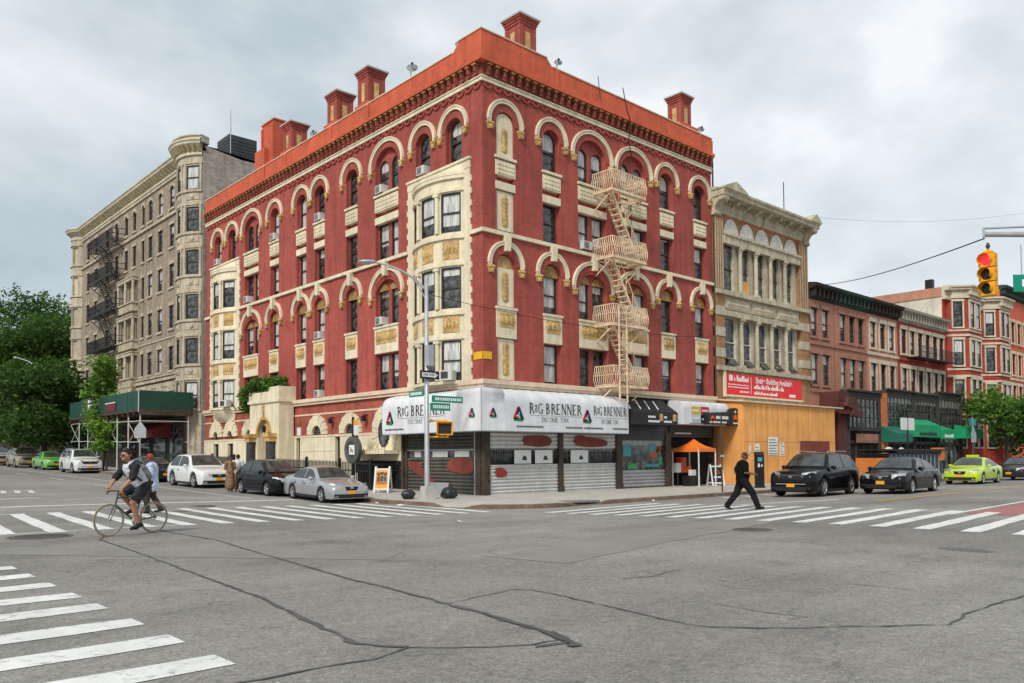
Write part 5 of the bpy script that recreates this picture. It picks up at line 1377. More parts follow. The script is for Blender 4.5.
for (x0, w) in ((1.75, 3.3), (5.85, 2.35)):
    m = MB(TR); serif_text(m, 'R&G BRENNER', x0, 3.62 if w > 3 else 3.66, .46 if w > 3 else .42, w); serif_text(m, 'INCOME TAX', x0+w*.22, 3.27, .2, w*.52)
    m.box(x0+.05, x0+w, -.006, -.003, 3.54, 3.55); m.build('lettering', X['letter'], aw)
logo(TR, 1.12, 3.52, .62, aw); logo(TR, 5.4, 3.52, .62, aw); logo(TR, -.3, 3.55, .40, aw)
m = MB(TLf); serif_text(m, 'R&G BRENNER', -5.0, 3.62, .47, 3.55); serif_text(m, 'INCOME TAX', -4.2, 3.27, .2, 1.9); m.box(-4.95, -1.5, -.006, -.003, 3.54, 3.55); m.build('lettering', X['letter'], aw)
logo(TLf, -5.62, 3.52, .62, aw); logo(TLf, .35, 3.55, .40, aw)
m = MB(TR)
for a, b in ((1.0, 2.6), (4.0, 5.0), (5.2, 6.4), (7.2, 8.2)):
    x = a
    while x < b: m.box(x, x+.07, -.006, -.003, 3.02, 3.09); x += .1
m.T = TLf
for a, b in ((-6.0, -4.6), (-1.9, -1.0)):
    x = a
    while x < b: m.box(x, x+.07, -.006, -.003, 3.02, 3.09); x += .1
m.build('small_print', X['darkgrey'], aw)
# black double awning
bw = thing('shop_awning', 'black awning with curved cream pattern and two small white signs, right of the white awning', 'awning', (8.45, -1, 3.3))
m = MB(lambda x, y, z: (x-8.45, y+1, z-3.3))
m.add([(8.45,-.02,4.7), (12.0,-.02,4.7), (12.0,-1.15,3.95), (8.45,-1.15,3.95), (12.0,-1.15,3.3), (8.45,-1.15,3.3), (8.45,-.02,3.3), (12.0,-.02,3.3)], [(0,1,2,3), (3,2,4,5), (0,3,5,6), (1,7,4,2), (6,5,4,7)])
m.build('canvas', M('black_awning_canvas', (.018,.018,.02), .6, .2, 3), bw)
m = MB(lambda x, y, z: (x-8.45, y+1, z-3.3))
for x, w in ((8.8,.05), (9.6,.05), (10.3,.05), (11.0,.05)): m.bar((x,-.35,4.52), (x-.4,-1.0,4.06), w)
for a, b in ((9.6, 10.5), (10.85, 11.5)):
    x = a
    r = random.Random(int(a*10))
    while x < b: w = .05+.07*r.random(); m.box(x, x+w, -1.165, -1.155, 3.42, 3.52); x += w+.03
    x = a
    while x < b-.4: w = .05+.05*r.random(); m.box(x, x+w, -1.165, -1.155, 3.64, 3.74); x += w+.03
m.build('white_lettering', X['letterw'], bw)
m = MB(lambda x, y, z: (x-8.45, y+1, z-3.3)); m.box(10.5, 10.75, -1.17, -1.15, 3.5, 3.85); m.box(11.6, 11.85, -1.17, -1.15, 3.5, 3.85); m.build('tan_emblem', X['gold'], bw)
# white box awning with coloured squares
ww_ = thing('shop_sign', 'white box awning sign with yellow, red and black squares above the open shop', 'sign', (12.1, -1, 3.4))
F2 = lambda x, y, z: (12.7+(x-12.1)*.875-12.1, y+1, z-3.4)
m = MB(F2); prof = [(.0, 3.4), (1.0, 3.4), (1.0, 4.3), (.95, 4.48), (.8, 4.6), (.5, 4.66), (0, 4.68)]
m.grid([[(x, -o, z) for o, z in prof] for x in (12.1, 16.9)], False)
for x in (12.1, 16.9): m.poly([(x, -o, z) for o, z in prof])
m.build('canvas', X['awnwhite'], ww_)
for (a, b, c, d, mt) in ((12.9, 13.75, 3.95, 4.35, M('sign_yellow', (.62,.42,.02), .5, .1, 5)), (13.85, 14.7, 3.95, 4.35, X['logored']), (13.85, 14.7, 3.5, 3.92, X['black']), (12.95, 13.7, 3.55, 3.88, M('sign_pale_blue', (.42,.46,.52), .5, .1, 5))):
    m = MB(F2); m.box(a, b, -1.02, -1.005, c, d); o = m.build('colour_square', mt, ww_)
    m = MB(F2)
    for k in range(3): m.box(a+.12+k*.22, a+.27+k*.22, -1.028, -1.02, c+.14, c+.24)
    m.build('print', X['letterw'] if mt != X['letterw'] else X['black'], o)
m = MB(F2)
x = 12.7
while x < 16.5: m.box(x, x+.08, -1.012, -1.003, 3.43, 3.48); x += .13
m.build('small_print', X['darkgrey'], ww_)
# small black awning projecting over the pavement
sa = thing('shop_awning', 'small black awning with orange emblems and a round arched end, beside the plywood hoarding', 'awning', (15.2, -1.5, 3.4))
F3 = lambda x, y, z: (14.45+(x-14.75)*.84-15.2, (y+1.0)*.3-1.01+1.5, z-3.4)
m = MB(F3)
m.add([(14.75,-1.0,4.05), (17.3,-1.0,4.15), (17.3,-1.9,4.1), (14.75,-1.9,3.95), (14.75,-1.9,3.42), (17.3,-1.9,3.45), (17.3,-1.0,3.45), (14.75,-1.0,3.42)], [(0,1,2,3), (3,2,5,4), (0,3,4,7), (4,5,6,7)])
m.prism([(17.32,3.4), (18.45,3.4), (18.45,3.95)]+[(17.885+.565*math.cos(PI*k/12), 3.95+.42*math.sin(PI*k/12)) for k in range(13)], -1.94, -1.0)
m.build('canvas', M('black_shop_canvas', (.015,.015,.016), .5, .2, 3), sa)
m = MB(F3); m.cyl((15.3,-1.93,3.7), (15.3,-1.9,3.7), .2, n=12); m.box(15.15,15.55,-1.93,-1.91,3.62,3.72); m.cyl((17.9,-1.97,3.8), (17.9,-1.94,3.8), .2, n=12); m.box(17.75,18.1,-1.97,-1.95,3.62,3.72)
m.build('orange_emblem', M('orange_print', (.75,.12,.02), .5, .1, 6), sa)
m = MB(F3)
r = random.Random(8)
for z, h, a, b in ((3.72,.16,15.7,17.1), (3.5,.09,15.0,16.9), (3.48,.08,17.65,18.2)):
    x = a
    while x < b: w = .06+.09*r.random(); m.box(x, x+w, -1.925 if x < 17.3 else -1.96, -1.903 if x < 17.3 else -1.941, z, z+h); x += w+.04
m.cyl((17.9,-1.96,4.15), (17.9,-1.94,4.15), .08, n=10)
m.build('white_lettering', X['letterw'], sa)
# green awnings further along
X['awngreen'] = M('bright_green_canvas', (.005,.30,.12), .6, .1, 1.5, streak=.15); X['awnteal'] = M('faded_teal_canvas', (.012,.13,.09), .65, .15, 1.5, streak=.2)
def slope_awning(name, label, x0, x1, z0, z1, zf, out, mat, marks):
    t = thing(name, label, 'awning', (x0, -1.4, z0)); F = lambda x, y, z: (x-x0, y+1.4, z-z0)
    m = MB(F); yb = -1.35; yf = yb-out
    m.add([(x0,yb,z1), (x1,yb,z1), (x1,yf,zf), (x0,yf,zf), (x1,yf,z0), (x0,yf,z0), (x0,yb,z0), (x1,yb,z0)], [(0,1,2,3), (3,2,4,5), (0,3,5,6), (1,7,4,2)])
    m.build('canvas', X[mat], t)
    m = MB(F); r = random.Random(int(x0)); x = x0+(x1-x0)*.25
    while marks and x < x1-(x1-x0)*.15: w = .12+.2*r.random(); m.box(x, x+w, yf-.02, yf-.005, z0+.12, z0+.12+.3*(.6+.4*r.random())); x += w+.1
    if marks: m.build('white_lettering', X['letterw'] if marks > 1 else X['black'], t)
slope_awning('shop_awning', 'faded teal awning under the gridded shop windows, left of the bright green awnings', 35.6, 38.5, 2.6, 3.75, 3.2, 1.0, 'awnteal', 0)
slope_awning('shop_awning', 'bright green awning behind the white parking sign, left of the pavement tree', 38.7, 44.0, 3.0, 4.35, 3.9, .9, 'awngreen', 1)
slope_awning('shop_awning', 'short green awning with white lettering between the two plain green ones', 44.1, 47.0, 2.9, 3.95, 3.6, .9, 'awngreen', 2)
slope_awning('shop_awning', 'plain green awning partly behind the pavement tree and the road sign', 49.4, 53.4, 3.0, 4.1, 3.75, .9, 'awngreen', 0)
# ================================================================= STREET FURNITURE
pz = lambda x, y: gz(x, y)+.15
lx, ly = -3.16, -.27; lz = pz(lx, ly)
lp = thing('street_lamp', 'grey steel street lamp with a curved arm at the corner before the white awning', 'street lamp', (lx, ly, lz))
m = MB(); m.lathe([(.16,0), (.16,.08), (.12,.12), (.11,.5), (.10,.55), (.075,8.75), (.0,8.78)], n=14); m.build('pole', X['grey'], lp)
m = MB()
AP = [(0,0,8.2), (-.35,.24,8.62), (-.8,.54,8.95), (-1.3,.88,9.18), (-1.7,1.15,9.27)]
m.tube(AP, .04, 8, [.055,.05,.045,.04,.035]); m.tube([(0,0,7.8), (-.4,.27,8.66)], .03, 6); m.build('arm', X['grey'], lp)
m = MB(); m.sphere((0,0,0), .3, 14, 8, 1.25, .5, .28); o = m.build('lamp_head', X['grey'], lp, (-1.9, 1.28, 9.27), math.radians(146))
m = MB(); m.sphere((.05,0,-.05), .2, 12, 6, 1.1, .55, .4); m.build('lens', X['headlight'], o)
m = MB(); m.box(-.16,.16,-.18,.18,2.05+2.4,2.9+2.4) if 0 else m.box(-.13,.13,-.32,-.08,5.2,6.0); m.build('control_box', X['grey'], lp)
def flat_sign(name, label, loc, rz, w, h, mat, marks, cat='street sign'):
    t = thing(name, label, cat, loc, rz)
    m = MB(); m.box(-w/2, w/2, -.015, .015, -h/2, h/2); m.build('plate', mat, t)
    if marks: marks(t)
    return t
def oneway(t):
    m = MB(); m.prism([(-.38,-.085), (.2,-.085), (.2,-.13), (.4,0), (.2,.13), (.2,.085), (-.38,.085)], -.02, -.016); a = m.build('arrow', X['letterw'], t)
    f = font_mesh('ONE WAY', .13, X['black'], 'lettering', t, .002, .95); f.location = (-.06, -.024, 0)
flat_sign('one_way_sign', 'black ONE WAY sign with white arrow pointing right, high on the corner lamp post', (lx+.05, ly-.13, lz+4.85), 0, .92, .32, X['black'], oneway)
def bars(n, w, h):
    def f(t):
        m = MB(); r = random.Random(n); x = -w*.42
        while x < w*.42: ww = .04+.05*r.random(); m.box(x, x+ww, -.02, -.016, -h*.22, h*.22); x += ww+.03
        m.build('lettering', X['letterw'], t)
    return f
flat_sign('street_name_sign', 'small green street name sign pointing left from the corner lamp post', (lx-.1, ly+.55, lz+4.15), LZ, .95, .25, X['streetgreen'], bars(1, .9, .25))
flat_sign('street_name_sign', 'upper green street name sign pointing right from the corner lamp post', (lx+.95, ly-.1, lz+3.93), 0, 1.55, .26, X['streetgreen'], bars(2, 1.5, .26))
flat_sign('street_name_sign', 'lower shorter green street name sign pointing right from the corner lamp post', (lx+.6, ly-.1, lz+3.62), 0, .95, .3, X['streetgreen'], bars(3, .9, .3))
ps = thing('pedestrian_signal', 'yellow pedestrian signal box bracketed to the corner lamp post', 'pedestrian signal', (lx+.75, ly-.2, lz+2.75), math.radians(-42))
m = MB(); m.box(-.3,.3,-.13,.13,-.25,.25); m.build('case', X['yellow'], ps)
m = MB(); m.box(-.24,.24,-.16,-.13,-.19,.19); m.build('screen', X['black'], ps)
m = MB(); m.box(-.32,.32,-.33,-.12,.25,.28); m.box(-.32,-.29,-.33,-.12,-.25,.25); m.box(.29,.32,-.33,-.12,-.25,.25); m.build('visor', X['yellow'], ps)
m = MB(); m.tube([(-.75,.0,.32), (.1,.0,.32)], .035, 6); m.tube([(-.75,0,-.32), (.1,0,-.32)], .035, 6); m.box(.06,.14,-.05,.05,-.34,.34); m.build('bracket', X['yellow'], ps)
m = MB(); m.add([(-.24,-.22,0), (.24,-.22,0), (.24,.22,0), (-.24,.22,0), (-.19,-.17,.5), (.19,-.17,.5), (.19,.17,.5), (-.19,.17,.5)], [(0,3,2,1), (4,5,6,7), (0,1,5,4), (1,2,6,5), (2,3,7,6), (3,0,4,7)])
o = m.build('post_base', X['concrete'], lp)
def bag(x, y, s, label):
    m = MB(); r = random.Random(int(x*100)); n, k = 14, 9; P = []
    for j in range(k+1):
        ph = PI*j/k; row = []
        for i in range(n+1):
            th = 2*PI*(i % n)/n; rr = s*(1+.16*math.sin(3*th+x*7)+.10*math.sin(5*th+j)+.06*math.sin(9*th+j*2))
            row.append((rr*math.sin(ph)*math.cos(th), rr*.8*math.sin(ph)*math.sin(th), max(0, s*.62-s*.75*math.cos(ph))))
        P.append(row)
    m.grid(P); m.sphere((s*.35,.05,s*.5), s*.62, 10, 7, 1, 1, .8); m.cyl((0,0,s*1.15), (.05,.02,s*1.32), .05, .08, 7)
    tag(m.build('garbage_bag', M('black_bin_liner', (.02,.022,.025), .3, .3, 6, .8, 9), None, (x, y, pz(x, y))), label, 'garbage bag')
bag(-3.75, .15, .28, 'small black garbage bag left of the lamp post base'); bag(-2.45, -.75, .34, 'larger black garbage bag right of the lamp post base')
# iron fence along the basement
fn = thing('iron_fence', 'black iron railing along the basement of the red building', 'fence', (-1.6, 6.2, .2))
m = MB(); y = 0
pk = MB()
for a, b in ((6.2, 16.0), (21.2, 29.5)):
    y = a
    while y < b:
        z = gz(-6, y)+.15; pk.bar((0, y-6.2, z-.2), (0, y-6.2, z+.98), .035); pk.cyl((0, y-6.2, z+.98), (0, y-6.2, z+1.12), .035, .0, 5); y += .14
    n = int((b-a)/1.5)
    for i in range(n):
        ya, yb = a+(b-a)*i/n, a+(b-a)*(i+1)/n
        for zz in (.12, .85): m.bar((0, ya-6.2, gz(-6, ya)+.15+zz-.2), (0, yb-6.2, gz(-6, yb)+.15+zz-.2), .05)
m.build('rail', X['black'], fn); pk.build('picket', X['black'], fn)
m = MB()
for yy in (6.2, 9.0, 12.3, 16.0, 21.2, 24.5, 29.4):
    z = gz(-6, yy)-.05; m.boxc((0, yy-6.2, z+.65), (.11, .11, 1.3)); m.sphere((0, yy-6.2, z+1.36), .09, 8, 6)
m.build('post', X['black'], fn)
# dark clutter of the basement entry behind the fence
sp = thing('stair_railing', 'black iron stair railing down to the basement entry left of the corner shutters', 'railing', (-.9, 6.0, .25))
m = MB()
for k in range(7): m.bar((-.2, k*.3, 0), (-.2, k*.3, 1.25), .045)
m.bar((-.2, 0, 1.2), (-.2, 1.8, 1.2), .06); m.bar((-.2, 0, .6), (.7, 1.8, .3), .06); m.bar((-.2, 0, .9), (-.2, 1.8, .3), .06); m.bar((.6, 0, 1.3), (.6, 2, .2), .05); m.bar((-.2, .0, 1.2), (.6, .0, 1.2), .05)
m.build('rails', X['black'], sp)
m = MB()
for k in range(6): m.box(-.1, .8, .2+k*.3, .45+k*.3, .9-k*.15, .93-k*.15)
m.build('step', X['darkgrey'], sp)
dk = MB(FL); dk.box(5.95, 9.7, -.14, -.1, .15, 1.62); dk.build('basement_void', X['void'], rb)
m = MB(FL); m.box(6.1, 9.6, -.9, -.1, 1.95, 2.12)
for k in range(14): m.box(6.1+k*.25, 6.16+k*.25, -.95, -.9, 1.95, 2.2)
m.build('entry_canopy', X['cream'], rb)
# round sign on a pole
rs = thing('round_shop_sign', 'round dark sign with a white square on a black pole beside the oval window', 'sign', (-1.25, 8.32, .3))
m = MB(); m.cyl((0,0,-.1), (0,0,3.45), .06, n=8); m.build('pole', X['black'], rs)
m = MB(lambda x, y, z: (y, -x, z)); m.ring(0, 1.85, .42, .42, .66, .66, -.1, .1, 0, 2*PI, 26); dk_ = m.build('ring', M('worn_grey_ring', (.10,.105,.105), .6, .3, 3), rs)
m = MB(lambda x, y, z: (y, -x, z)); m.cyl((0,-.06,1.85), (0,.06,1.85), .44, n=24); m.build('disc', M('grey_disc', (.06,.065,.065), .6, .3, 3), rs)
m = MB(lambda x, y, z: (y, -x, z)); m.box(-.24,.24,-.08,-.062,1.63,2.09); q = m.build('white_square', X['letterw'], rs)
m = MB(lambda x, y, z: (y, -x, z)); m.box(-.1,-.05,-.09,-.08,1.72,1.98); m.box(.05,.1,-.09,-.08,1.72,1.86); m.box(-.05,.1,-.09,-.08,1.82,1.87); m.build('letter', X['black'], q)
m = MB(lambda x, y, z: (y, -x, z)); m.box(.08,.5,-.02,.02,2.6,3.3); q = m.build('banner_flag', X['white'], rs)
m = MB(lambda x, y, z: (y, -x, z)); m.box(.08,.5,-.026,-.02,3.05,3.3); m.build('orange_block', X['yellow'], q)
# orange poster A-board
ab = thing('sandwich_board', 'white framed sandwich board with an orange poster on the pavement left of the lamp post', 'sandwich board', (-2.05, 4.5, pz(-4.5, 4.5)), math.radians(-52))
def aboard(t, w, h, face, extra):
    m = MB()
    for s in (-1, 1):
        for x in (-w/2, w/2-.07): m.add([(x,s*.3-.02,0), (x+.07,s*.3-.02,0), (x+.07,s*.3+.02,0), (x,s*.3+.02,0), (x,s*.04-.02,h), (x+.07,s*.04-.02,h), (x+.07,s*.04+.02,h), (x,s*.04+.02,h)], [(0,3,2,1), (4,5,6,7), (0,1,5,4), (1,2,6,5), (2,3,7,6), (3,0,4,7)])
        for z0 in (.12, h-.16): y = s*(.3-.26*z0/h); m.box(-w/2+.07, w/2-.07, y-.02, y+.02, z0, z0+.07)
    m.build('frame', X['white'], t)
    m = MB(lambda x, y, z: (x, y-.3+.26*z/h, z)); m.box(-w/2+.07, w/2-.07, -.012, .012, .19, h-.16); p = m.build('poster', face, t)
    extra(p, w, h)
def poster1(p, w, h):
    T = lambda x, y, z: (x, y-.3+.26*z/h, z)
    m = MB(T); m.box(-w/2+.1, w/2-.1, -.02, -.012, .36, h-.42); m.build('picture', M('poster_picture', (.50,.22,.06), .6, .6, 9), p)
    m = MB(T)
    for cx, s in ((-.15,.62), (0,.85), (.15,.66)): m.sphere((cx,-.02,.55+.36*s), .055, 8, 6, 1, .1, 1.1); m.box(cx-.06, cx+.06, -.024, -.02, .5, .5+.3*s)
    m.build('figures', X['darkgrey'], p)
    m = MB(T)
    for k in range(7): m.box(-.24+k*.07, -.19+k*.07, -.022, -.013, h-.36, h-.26)
    m.build('heading', X['black'], p)
aboard(ab, .70, 1.15, M('orange_poster', (.78,.33,.02), .5, .12, 3), poster1)
# ---- outside the open shop
tn = thing('canopy_tent', 'small orange pop-up canopy on white legs outside the open shop', 'canopy tent', (14.0, -.7, .15))
hx, hy = .78, .85
m = MB(); ap = (0,0,2.5); c4 = [(-hx,-hy,1.98), (hx,-hy,1.98), (hx,hy,1.98), (-hx,hy,1.98)]
for i in range(4):
    a, b = Vector(c4[i]), Vector(c4[(i+1) % 4]); n = 6
    P = [[tuple(a+(b-a)*k/n), ] for k in range(n+1)]
    rows = []
    for k in range(n+1):
        e = a+(b-a)*k/n; rows.append([tuple(e+(Vector(ap)-e)*t-Vector((0,0,.10*math.sin(PI*t)))) for t in (0,.25,.5,.75,1)])
    m.grid(rows, False)
    m.quad(tuple(a), tuple(b), tuple(b-Vector((0,0,.17))), tuple(a-Vector((0,0,.17))))
m.build('canopy', X['orange'], tn)
for x, y, _ in c4:
    m = MB(); m.boxc((x*.97, y*.97, .98), (.05,.05,1.96)); m.boxc((x*.97, y*.97, .015), (.14,.14,.03)); m.build('leg', X['white'], tn)
dt = thing('display_table', 'low table of stacked goods under the orange canopy', 'table', (14.1, .2, .15))
m = MB(); m.box(-.7,.7,-.3,.3,.68,.72)
for x in (-.65,.65):
    for y in (-.25,.25): m.boxc((x,y,.34), (.05,.05,.68))
m.build('table', X['darkgrey'], dt)
for (x, y, w, h, mt, lab) in ((-.45,0,.35,.5,'white','white carton standing on the display table under the orange canopy'), (.0,0,.4,.8,'redprint','tall red carton on the display table under the orange canopy'), (.45,0,.4,.3,'orange','low orange carton on the display table under the orange canopy')):
    m = MB(); m.box(-w/2,w/2,-.2,.2,0,h); m.box(-w/2-.005,w/2+.005,-.205,-.2,h*.4,h*.6); tag(m.build('carton', X[mt], None, (14.1+x, .2+y, .872)), lab, 'carton')
m = MB(); m.box(-.5,.5,-.25,.25,0,.55); 
for k in range(3): m.box(-.51,.51,-.26,-.25,.08+k*.17,.15+k*.17)
tag(m.build('crate', X['black'], None, (14.0, -.55, .154)), 'black crate on the pavement under the orange canopy', 'crate')
m = MB(); m.box(-.2,.2,-.1,.1,0,.3); tag(m.build('carton', X['white'], None, (14.05,-.55,.71)), 'white carton on top of the black crate under the canopy', 'carton')
bs = thing('sandwich_board', 'black faced sandwich board with white frame right of the orange canopy', 'sandwich board', (15.0, -1.35, .154), math.radians(-25))
def poster2(p, w, h):
    T = lambda x, y, z: (x, y-.3+.26*z/h, z)
    m = MB(T); m.sphere((0,-.02,.72), .2, 10, 8, 1, .05, .7); m.build('red_emblem', X['patch'], p)
    m = MB(T)
    for k in range(4): m.box(-.22+k*.11, -.15+k*.11, -.022, -.013, .42, .5)
    m.build('print', X['letterw'], p)
aboard(bs, .75, 1.15, X['black'], poster2)
pm = thing('parking_meter', 'tall black parking pay station in front of the hoarding', 'parking meter', (13.9, -4.6, .154), math.radians(-40))
m = MB(); m.box(-.2,.2,-.14,.14,0,1.62); m.add([(-.2,-.14,1.62), (.2,-.14,1.62), (.2,.14,1.62), (-.2,.14,1.62), (-.2,-.02,1.78), (.2,-.02,1.78), (.2,.14,1.78), (-.2,.14,1.78)], [(4,5,6,7), (0,1,5,4), (1,2,6,5), (2,3,7,6), (3,0,4,7)])
m.box(-.23,.23,-.17,.17,0,.06); m.build('body', X['black'], pm)
m = MB(); m.box(-.12,.1,-.15,-.14,1.3,1.5); m.build('screen', X['teal'], pm)
m = MB(); m.box(-.12,-.02,-.15,-.14,1.02,1.2); m.box(.04,.12,-.155,-.14,1.05,1.15); m.build('keypad', X['acbody'], pm)
sp = thing('sign_pole', 'thin dark pole on the kerb behind the walking man', 'sign pole', (9.1, -5.6, .154))
m = MB(); m.cyl((0,0,0), (0,0,3.4), .035, n=8); m.build('pole', X['rusty'], sp); m = MB(); m.box(-.14,.14,-.05,-.03,1.55,1.63); m.build('plate', X['acbody'], sp)
# skip / fenced structure in the parking lane
sk = thing('dining_shed', 'dark blue roadside shed with pale upright slats and an orange barrier end', 'roadside shed', (24, -4.9, .05))
m = MB(); m.box(.65,8.4,-1.5,.3,0,1.75); m.box(1.5,8.5,-1.6,.4,1.8,1.9); m.build('blue_panel', M('dull_blue_panel', (.03,.05,.075), .6, .15, 2), sk)
m = MB()
for k in range(12): m.box(.85+k*.64, .97+k*.64, -1.53, -1.5, .1, 1.7)
m.build('slat', M('pale_blue_slat', (.25,.28,.3), .6, .15, 2), sk)
X['obar'] = M('orange_barrier', (.55,.17,.03), .6, .2, 2)
m = MB(); m.box(.2,.6,-1.5,.2,0,1.5); m.build('orange_barrier', X['obar'], sk); m = MB(); m.box(8.1,8.6,-1.65,-1.0,1.3,2.1); m.build('orange_barrier', X['obar'], sk)
m = MB(); m.box(-.1,8.6,-1.7,.5,1.92,2.0); m.build('roof', X['black'], sk)
m = MB(); m.sphere((2.8,-.6,0), .3, 8, 6, 1.3, .6, .4); m.sphere((4.6,-.6,0), .2, 8, 6, 1.3, .6, .5); m.build('cover', X['acbody'], sk, (0,0,2.02))
q = thing('parking_sign', 'pair of white parking signs on a dark pole before the green awning', 'sign', (30.1, -5.3, .154))
m = MB(); m.cyl((0,0,0), (0,0,4.0), .05, n=8); m.build('pole', X['black'], q); m = MB(); m.box(-1.0,-.06,-.03,.0,3.1,3.85); m.box(.06,1.0,-.03,.0,3.1,3.85); m.build('plate', X['white'], q)
q = thing('street_name_sign', 'teal street name sign on a pole in front of the pavement tree', 'street sign', (41.5, -5.3, .154))
m = MB(); m.cyl((0,0,0), (0,0,4.2), .05, n=8); m.build('pole', X['grey'], q); m = MB(); m.box(-.7,.7,-.03,.0,3.6,4.1); m.build('plate', M('teal_sign', (.0,.22,.22), .5, .05), q)
q = thing('school_sign', 'back of a grey pentagon road sign below the teal street sign', 'sign', (41.2, -5.45, .154))
m = MB(); m.prism([(-.5,2.4), (.5,2.4), (.5,3.0), (0,3.5), (-.5,3.0)], -.02, .0); m.build('plate', X['grey'], q); m = MB(); m.cyl((0,.03,0), (0,.03,3.3), .035, n=8); m.build('pole', X['darkgrey'], q)
# pentagon sign and lamp by the shed
zq = pz(-5, 29.6)
q = thing('school_sign', 'pale back of a pentagon road sign under the corner of the green shed', 'sign', (-4.3, 29.6, zq))
m = MB(lambda x, y, z: (x*.7-y*.7, x*-.7-y*.7, z)); m.prism([(-.4,2.4), (.4,2.4), (.4,3.0), (0,3.5), (-.4,3.0)], -.02, .0); m.build('plate', X['grey'], q); m = MB(); m.cyl((0,0.05,0), (0,.05,3.4), .04, n=8); m.build('pole', X['grey'], q)
q = thing('street_lamp', 'street lamp with a yellow signal box among the far trees', 'street lamp', (-4.2, 56.4, pz(-5, 56)))
m = MB(); m.cyl((0,0,0), (0,0,9), .1, .07, 8); m.build('pole', X['grey'], q); m = MB(); m.tube([(0,0,8.3), (-.7,1.6,9.4), (-1.3,3.4,9.9)], .05, 6); m.sphere((-1.4,3.7,9.9), .3, 8, 6, .6, 1.5, .35); m.build('arm', X['grey'], q)
m = MB(); m.box(-.25,.25,-1.4,-.6,2.1,2.75); m.box(-.05,.05,-.7,0,2.2,2.3); m.build('signal_box', X['yellow'], q)
# traffic signal on its mast arm
tx, ty = 0.0, -19.2; tz = 5.66
mast = thing('mast_arm', 'grey traffic signal mast arm reaching in from the right edge', 'mast arm', (6.28, -25.04, .2))
dx, dy = -6.4, 5.85
m = MB(); m.lathe([(.2,0), (.2,.1), (.14,.2), (.11,7.4), (0,7.45)], n=12); m.build('pole', X['grey'], mast)
m = MB(); m.tube([(0,0,6.85), (dx*.4,dy*.4,6.95), (dx,dy,6.98)], .09, 10, [.12,.1,.06]); m.build('arm', X['grey'], mast)
m = MB(); m.tube([(0,0,7.35), (dx*.5,dy*.5,7.28), (dx*1.0,dy*1.0,7.13)], .025, 6); m.tube([(dx*.88,dy*.88,7.0), (dx*.82,dy*.82,7.16)], .02, 6); m.cyl((dx,dy,6.9), (dx,dy,7.15), .03, n=8); m.build('tie_rod', X['grey'], mast)
ts = thing('traffic_signal', 'yellow three-lens traffic signal showing red, hanging at the right edge', 'traffic signal', (tx, ty, tz), math.radians(-96))
m = MB()
for k in range(3):
    z = .02+k*.355; m.box(-.17,.17,-.02,.19,z,z+.335); m.box(-.185,.185,-.035,-.02,z+.005,z+.33)
    for yy in (.0,.06,.12): m.box(.17,.178,yy,yy+.03,z+.03,z+.3)
    m.box(.178,.2,.03,.06,z+.07,z+.1); m.box(.178,.2,.03,.06,z+.24,z+.27)
m.box(-.1,.1,.0,.16,1.085,1.13); m.add([(-.12,.0,1.08), (.12,.0,1.08), (.12,.16,1.08), (-.12,.16,1.08), (-.03,.06,1.18), (.03,.06,1.18), (.03,.1,1.18), (-.03,.1,1.18)], [(4,5,6,7), (0,1,5,4), (1,2,6,5), (2,3,7,6), (3,0,4,7)])
m.build('housing', X['yellow'], ts)
for k, mt in ((2, M('lit_red_lens', (.85,.03,.05), .3, 0, emit=.9)), (1, M('unlit_amber_lens', (.045,.02,.015), .25, .2, 9)), (0, M('unlit_green_lens', (.01,.03,.025), .25, .2, 9))):
    z = .02+k*.355+.168; m = MB(); m.lathe([(0,-.07), (.09,-.06), (.135,-.037)], (0,0,z), 22, 'y'); m.build('lens', mt, ts)
    m = MB(); n = 20; P = [[(r_*math.cos(t), y, z+r_*math.sin(t)) for t in [math.radians(-35)+math.radians(250)*i/n for i in range(n+1)]] for r_, y in ((.15,-.03), (.15,-.22))]
    m.grid(P); m.build('visor', X['yellow'], ts)
m = MB(); m.cyl((0,.08,1.18), (0,.08,1.34), .03, n=8); m.sphere((0,.08,1.26), .055, 8, 6); m.build('hanger', X['darkgrey'], ts)
gs = flat_sign('street_name_sign', 'green street name sign cut by the right edge of the picture, near the traffic signal', (1.05, -20.35, 5.95), math.radians(-42), 2.0, .42, X['streetgreen'], bars(5, 1.9, .4))
m = MB(); m.box(-.8,-.785,-.008,.008,.21,.95); m.box(.785,.8,-.008,.008,.21,.95); m.build('hanger', X['grey'], gs)
def cable(name, label, p, q, sag, r, n=16):
    m = MB(); p = Vector(p); q = Vector(q); m.tube([tuple(p+(q-p)*k/n-Vector((0,0,4*sag*(k/n)*(1-k/n)))) for k in range(n+1)], r, 5); tag(m.build(name, X['black']), label, 'cable')
cable('overhead_cable', 'dark overhead cable from the traffic signal arm to the brownstone cornice', (dx+6.28, dy-25.04, 7.08), (28.3, -.66, 12.85), .25, .018)
cable('overhead_cable', 'faint thin cable crossing the sky above the brownstones', (60, -11, 23.5), (27, -1.0, 17.0), 1.2, .006)
cable('overhead_cable', 'thin cable running along the front of the red building to the corner lamp post', (-3.1, -.3, 8.2), (16.9, -.12, 8.4), .4, .012)

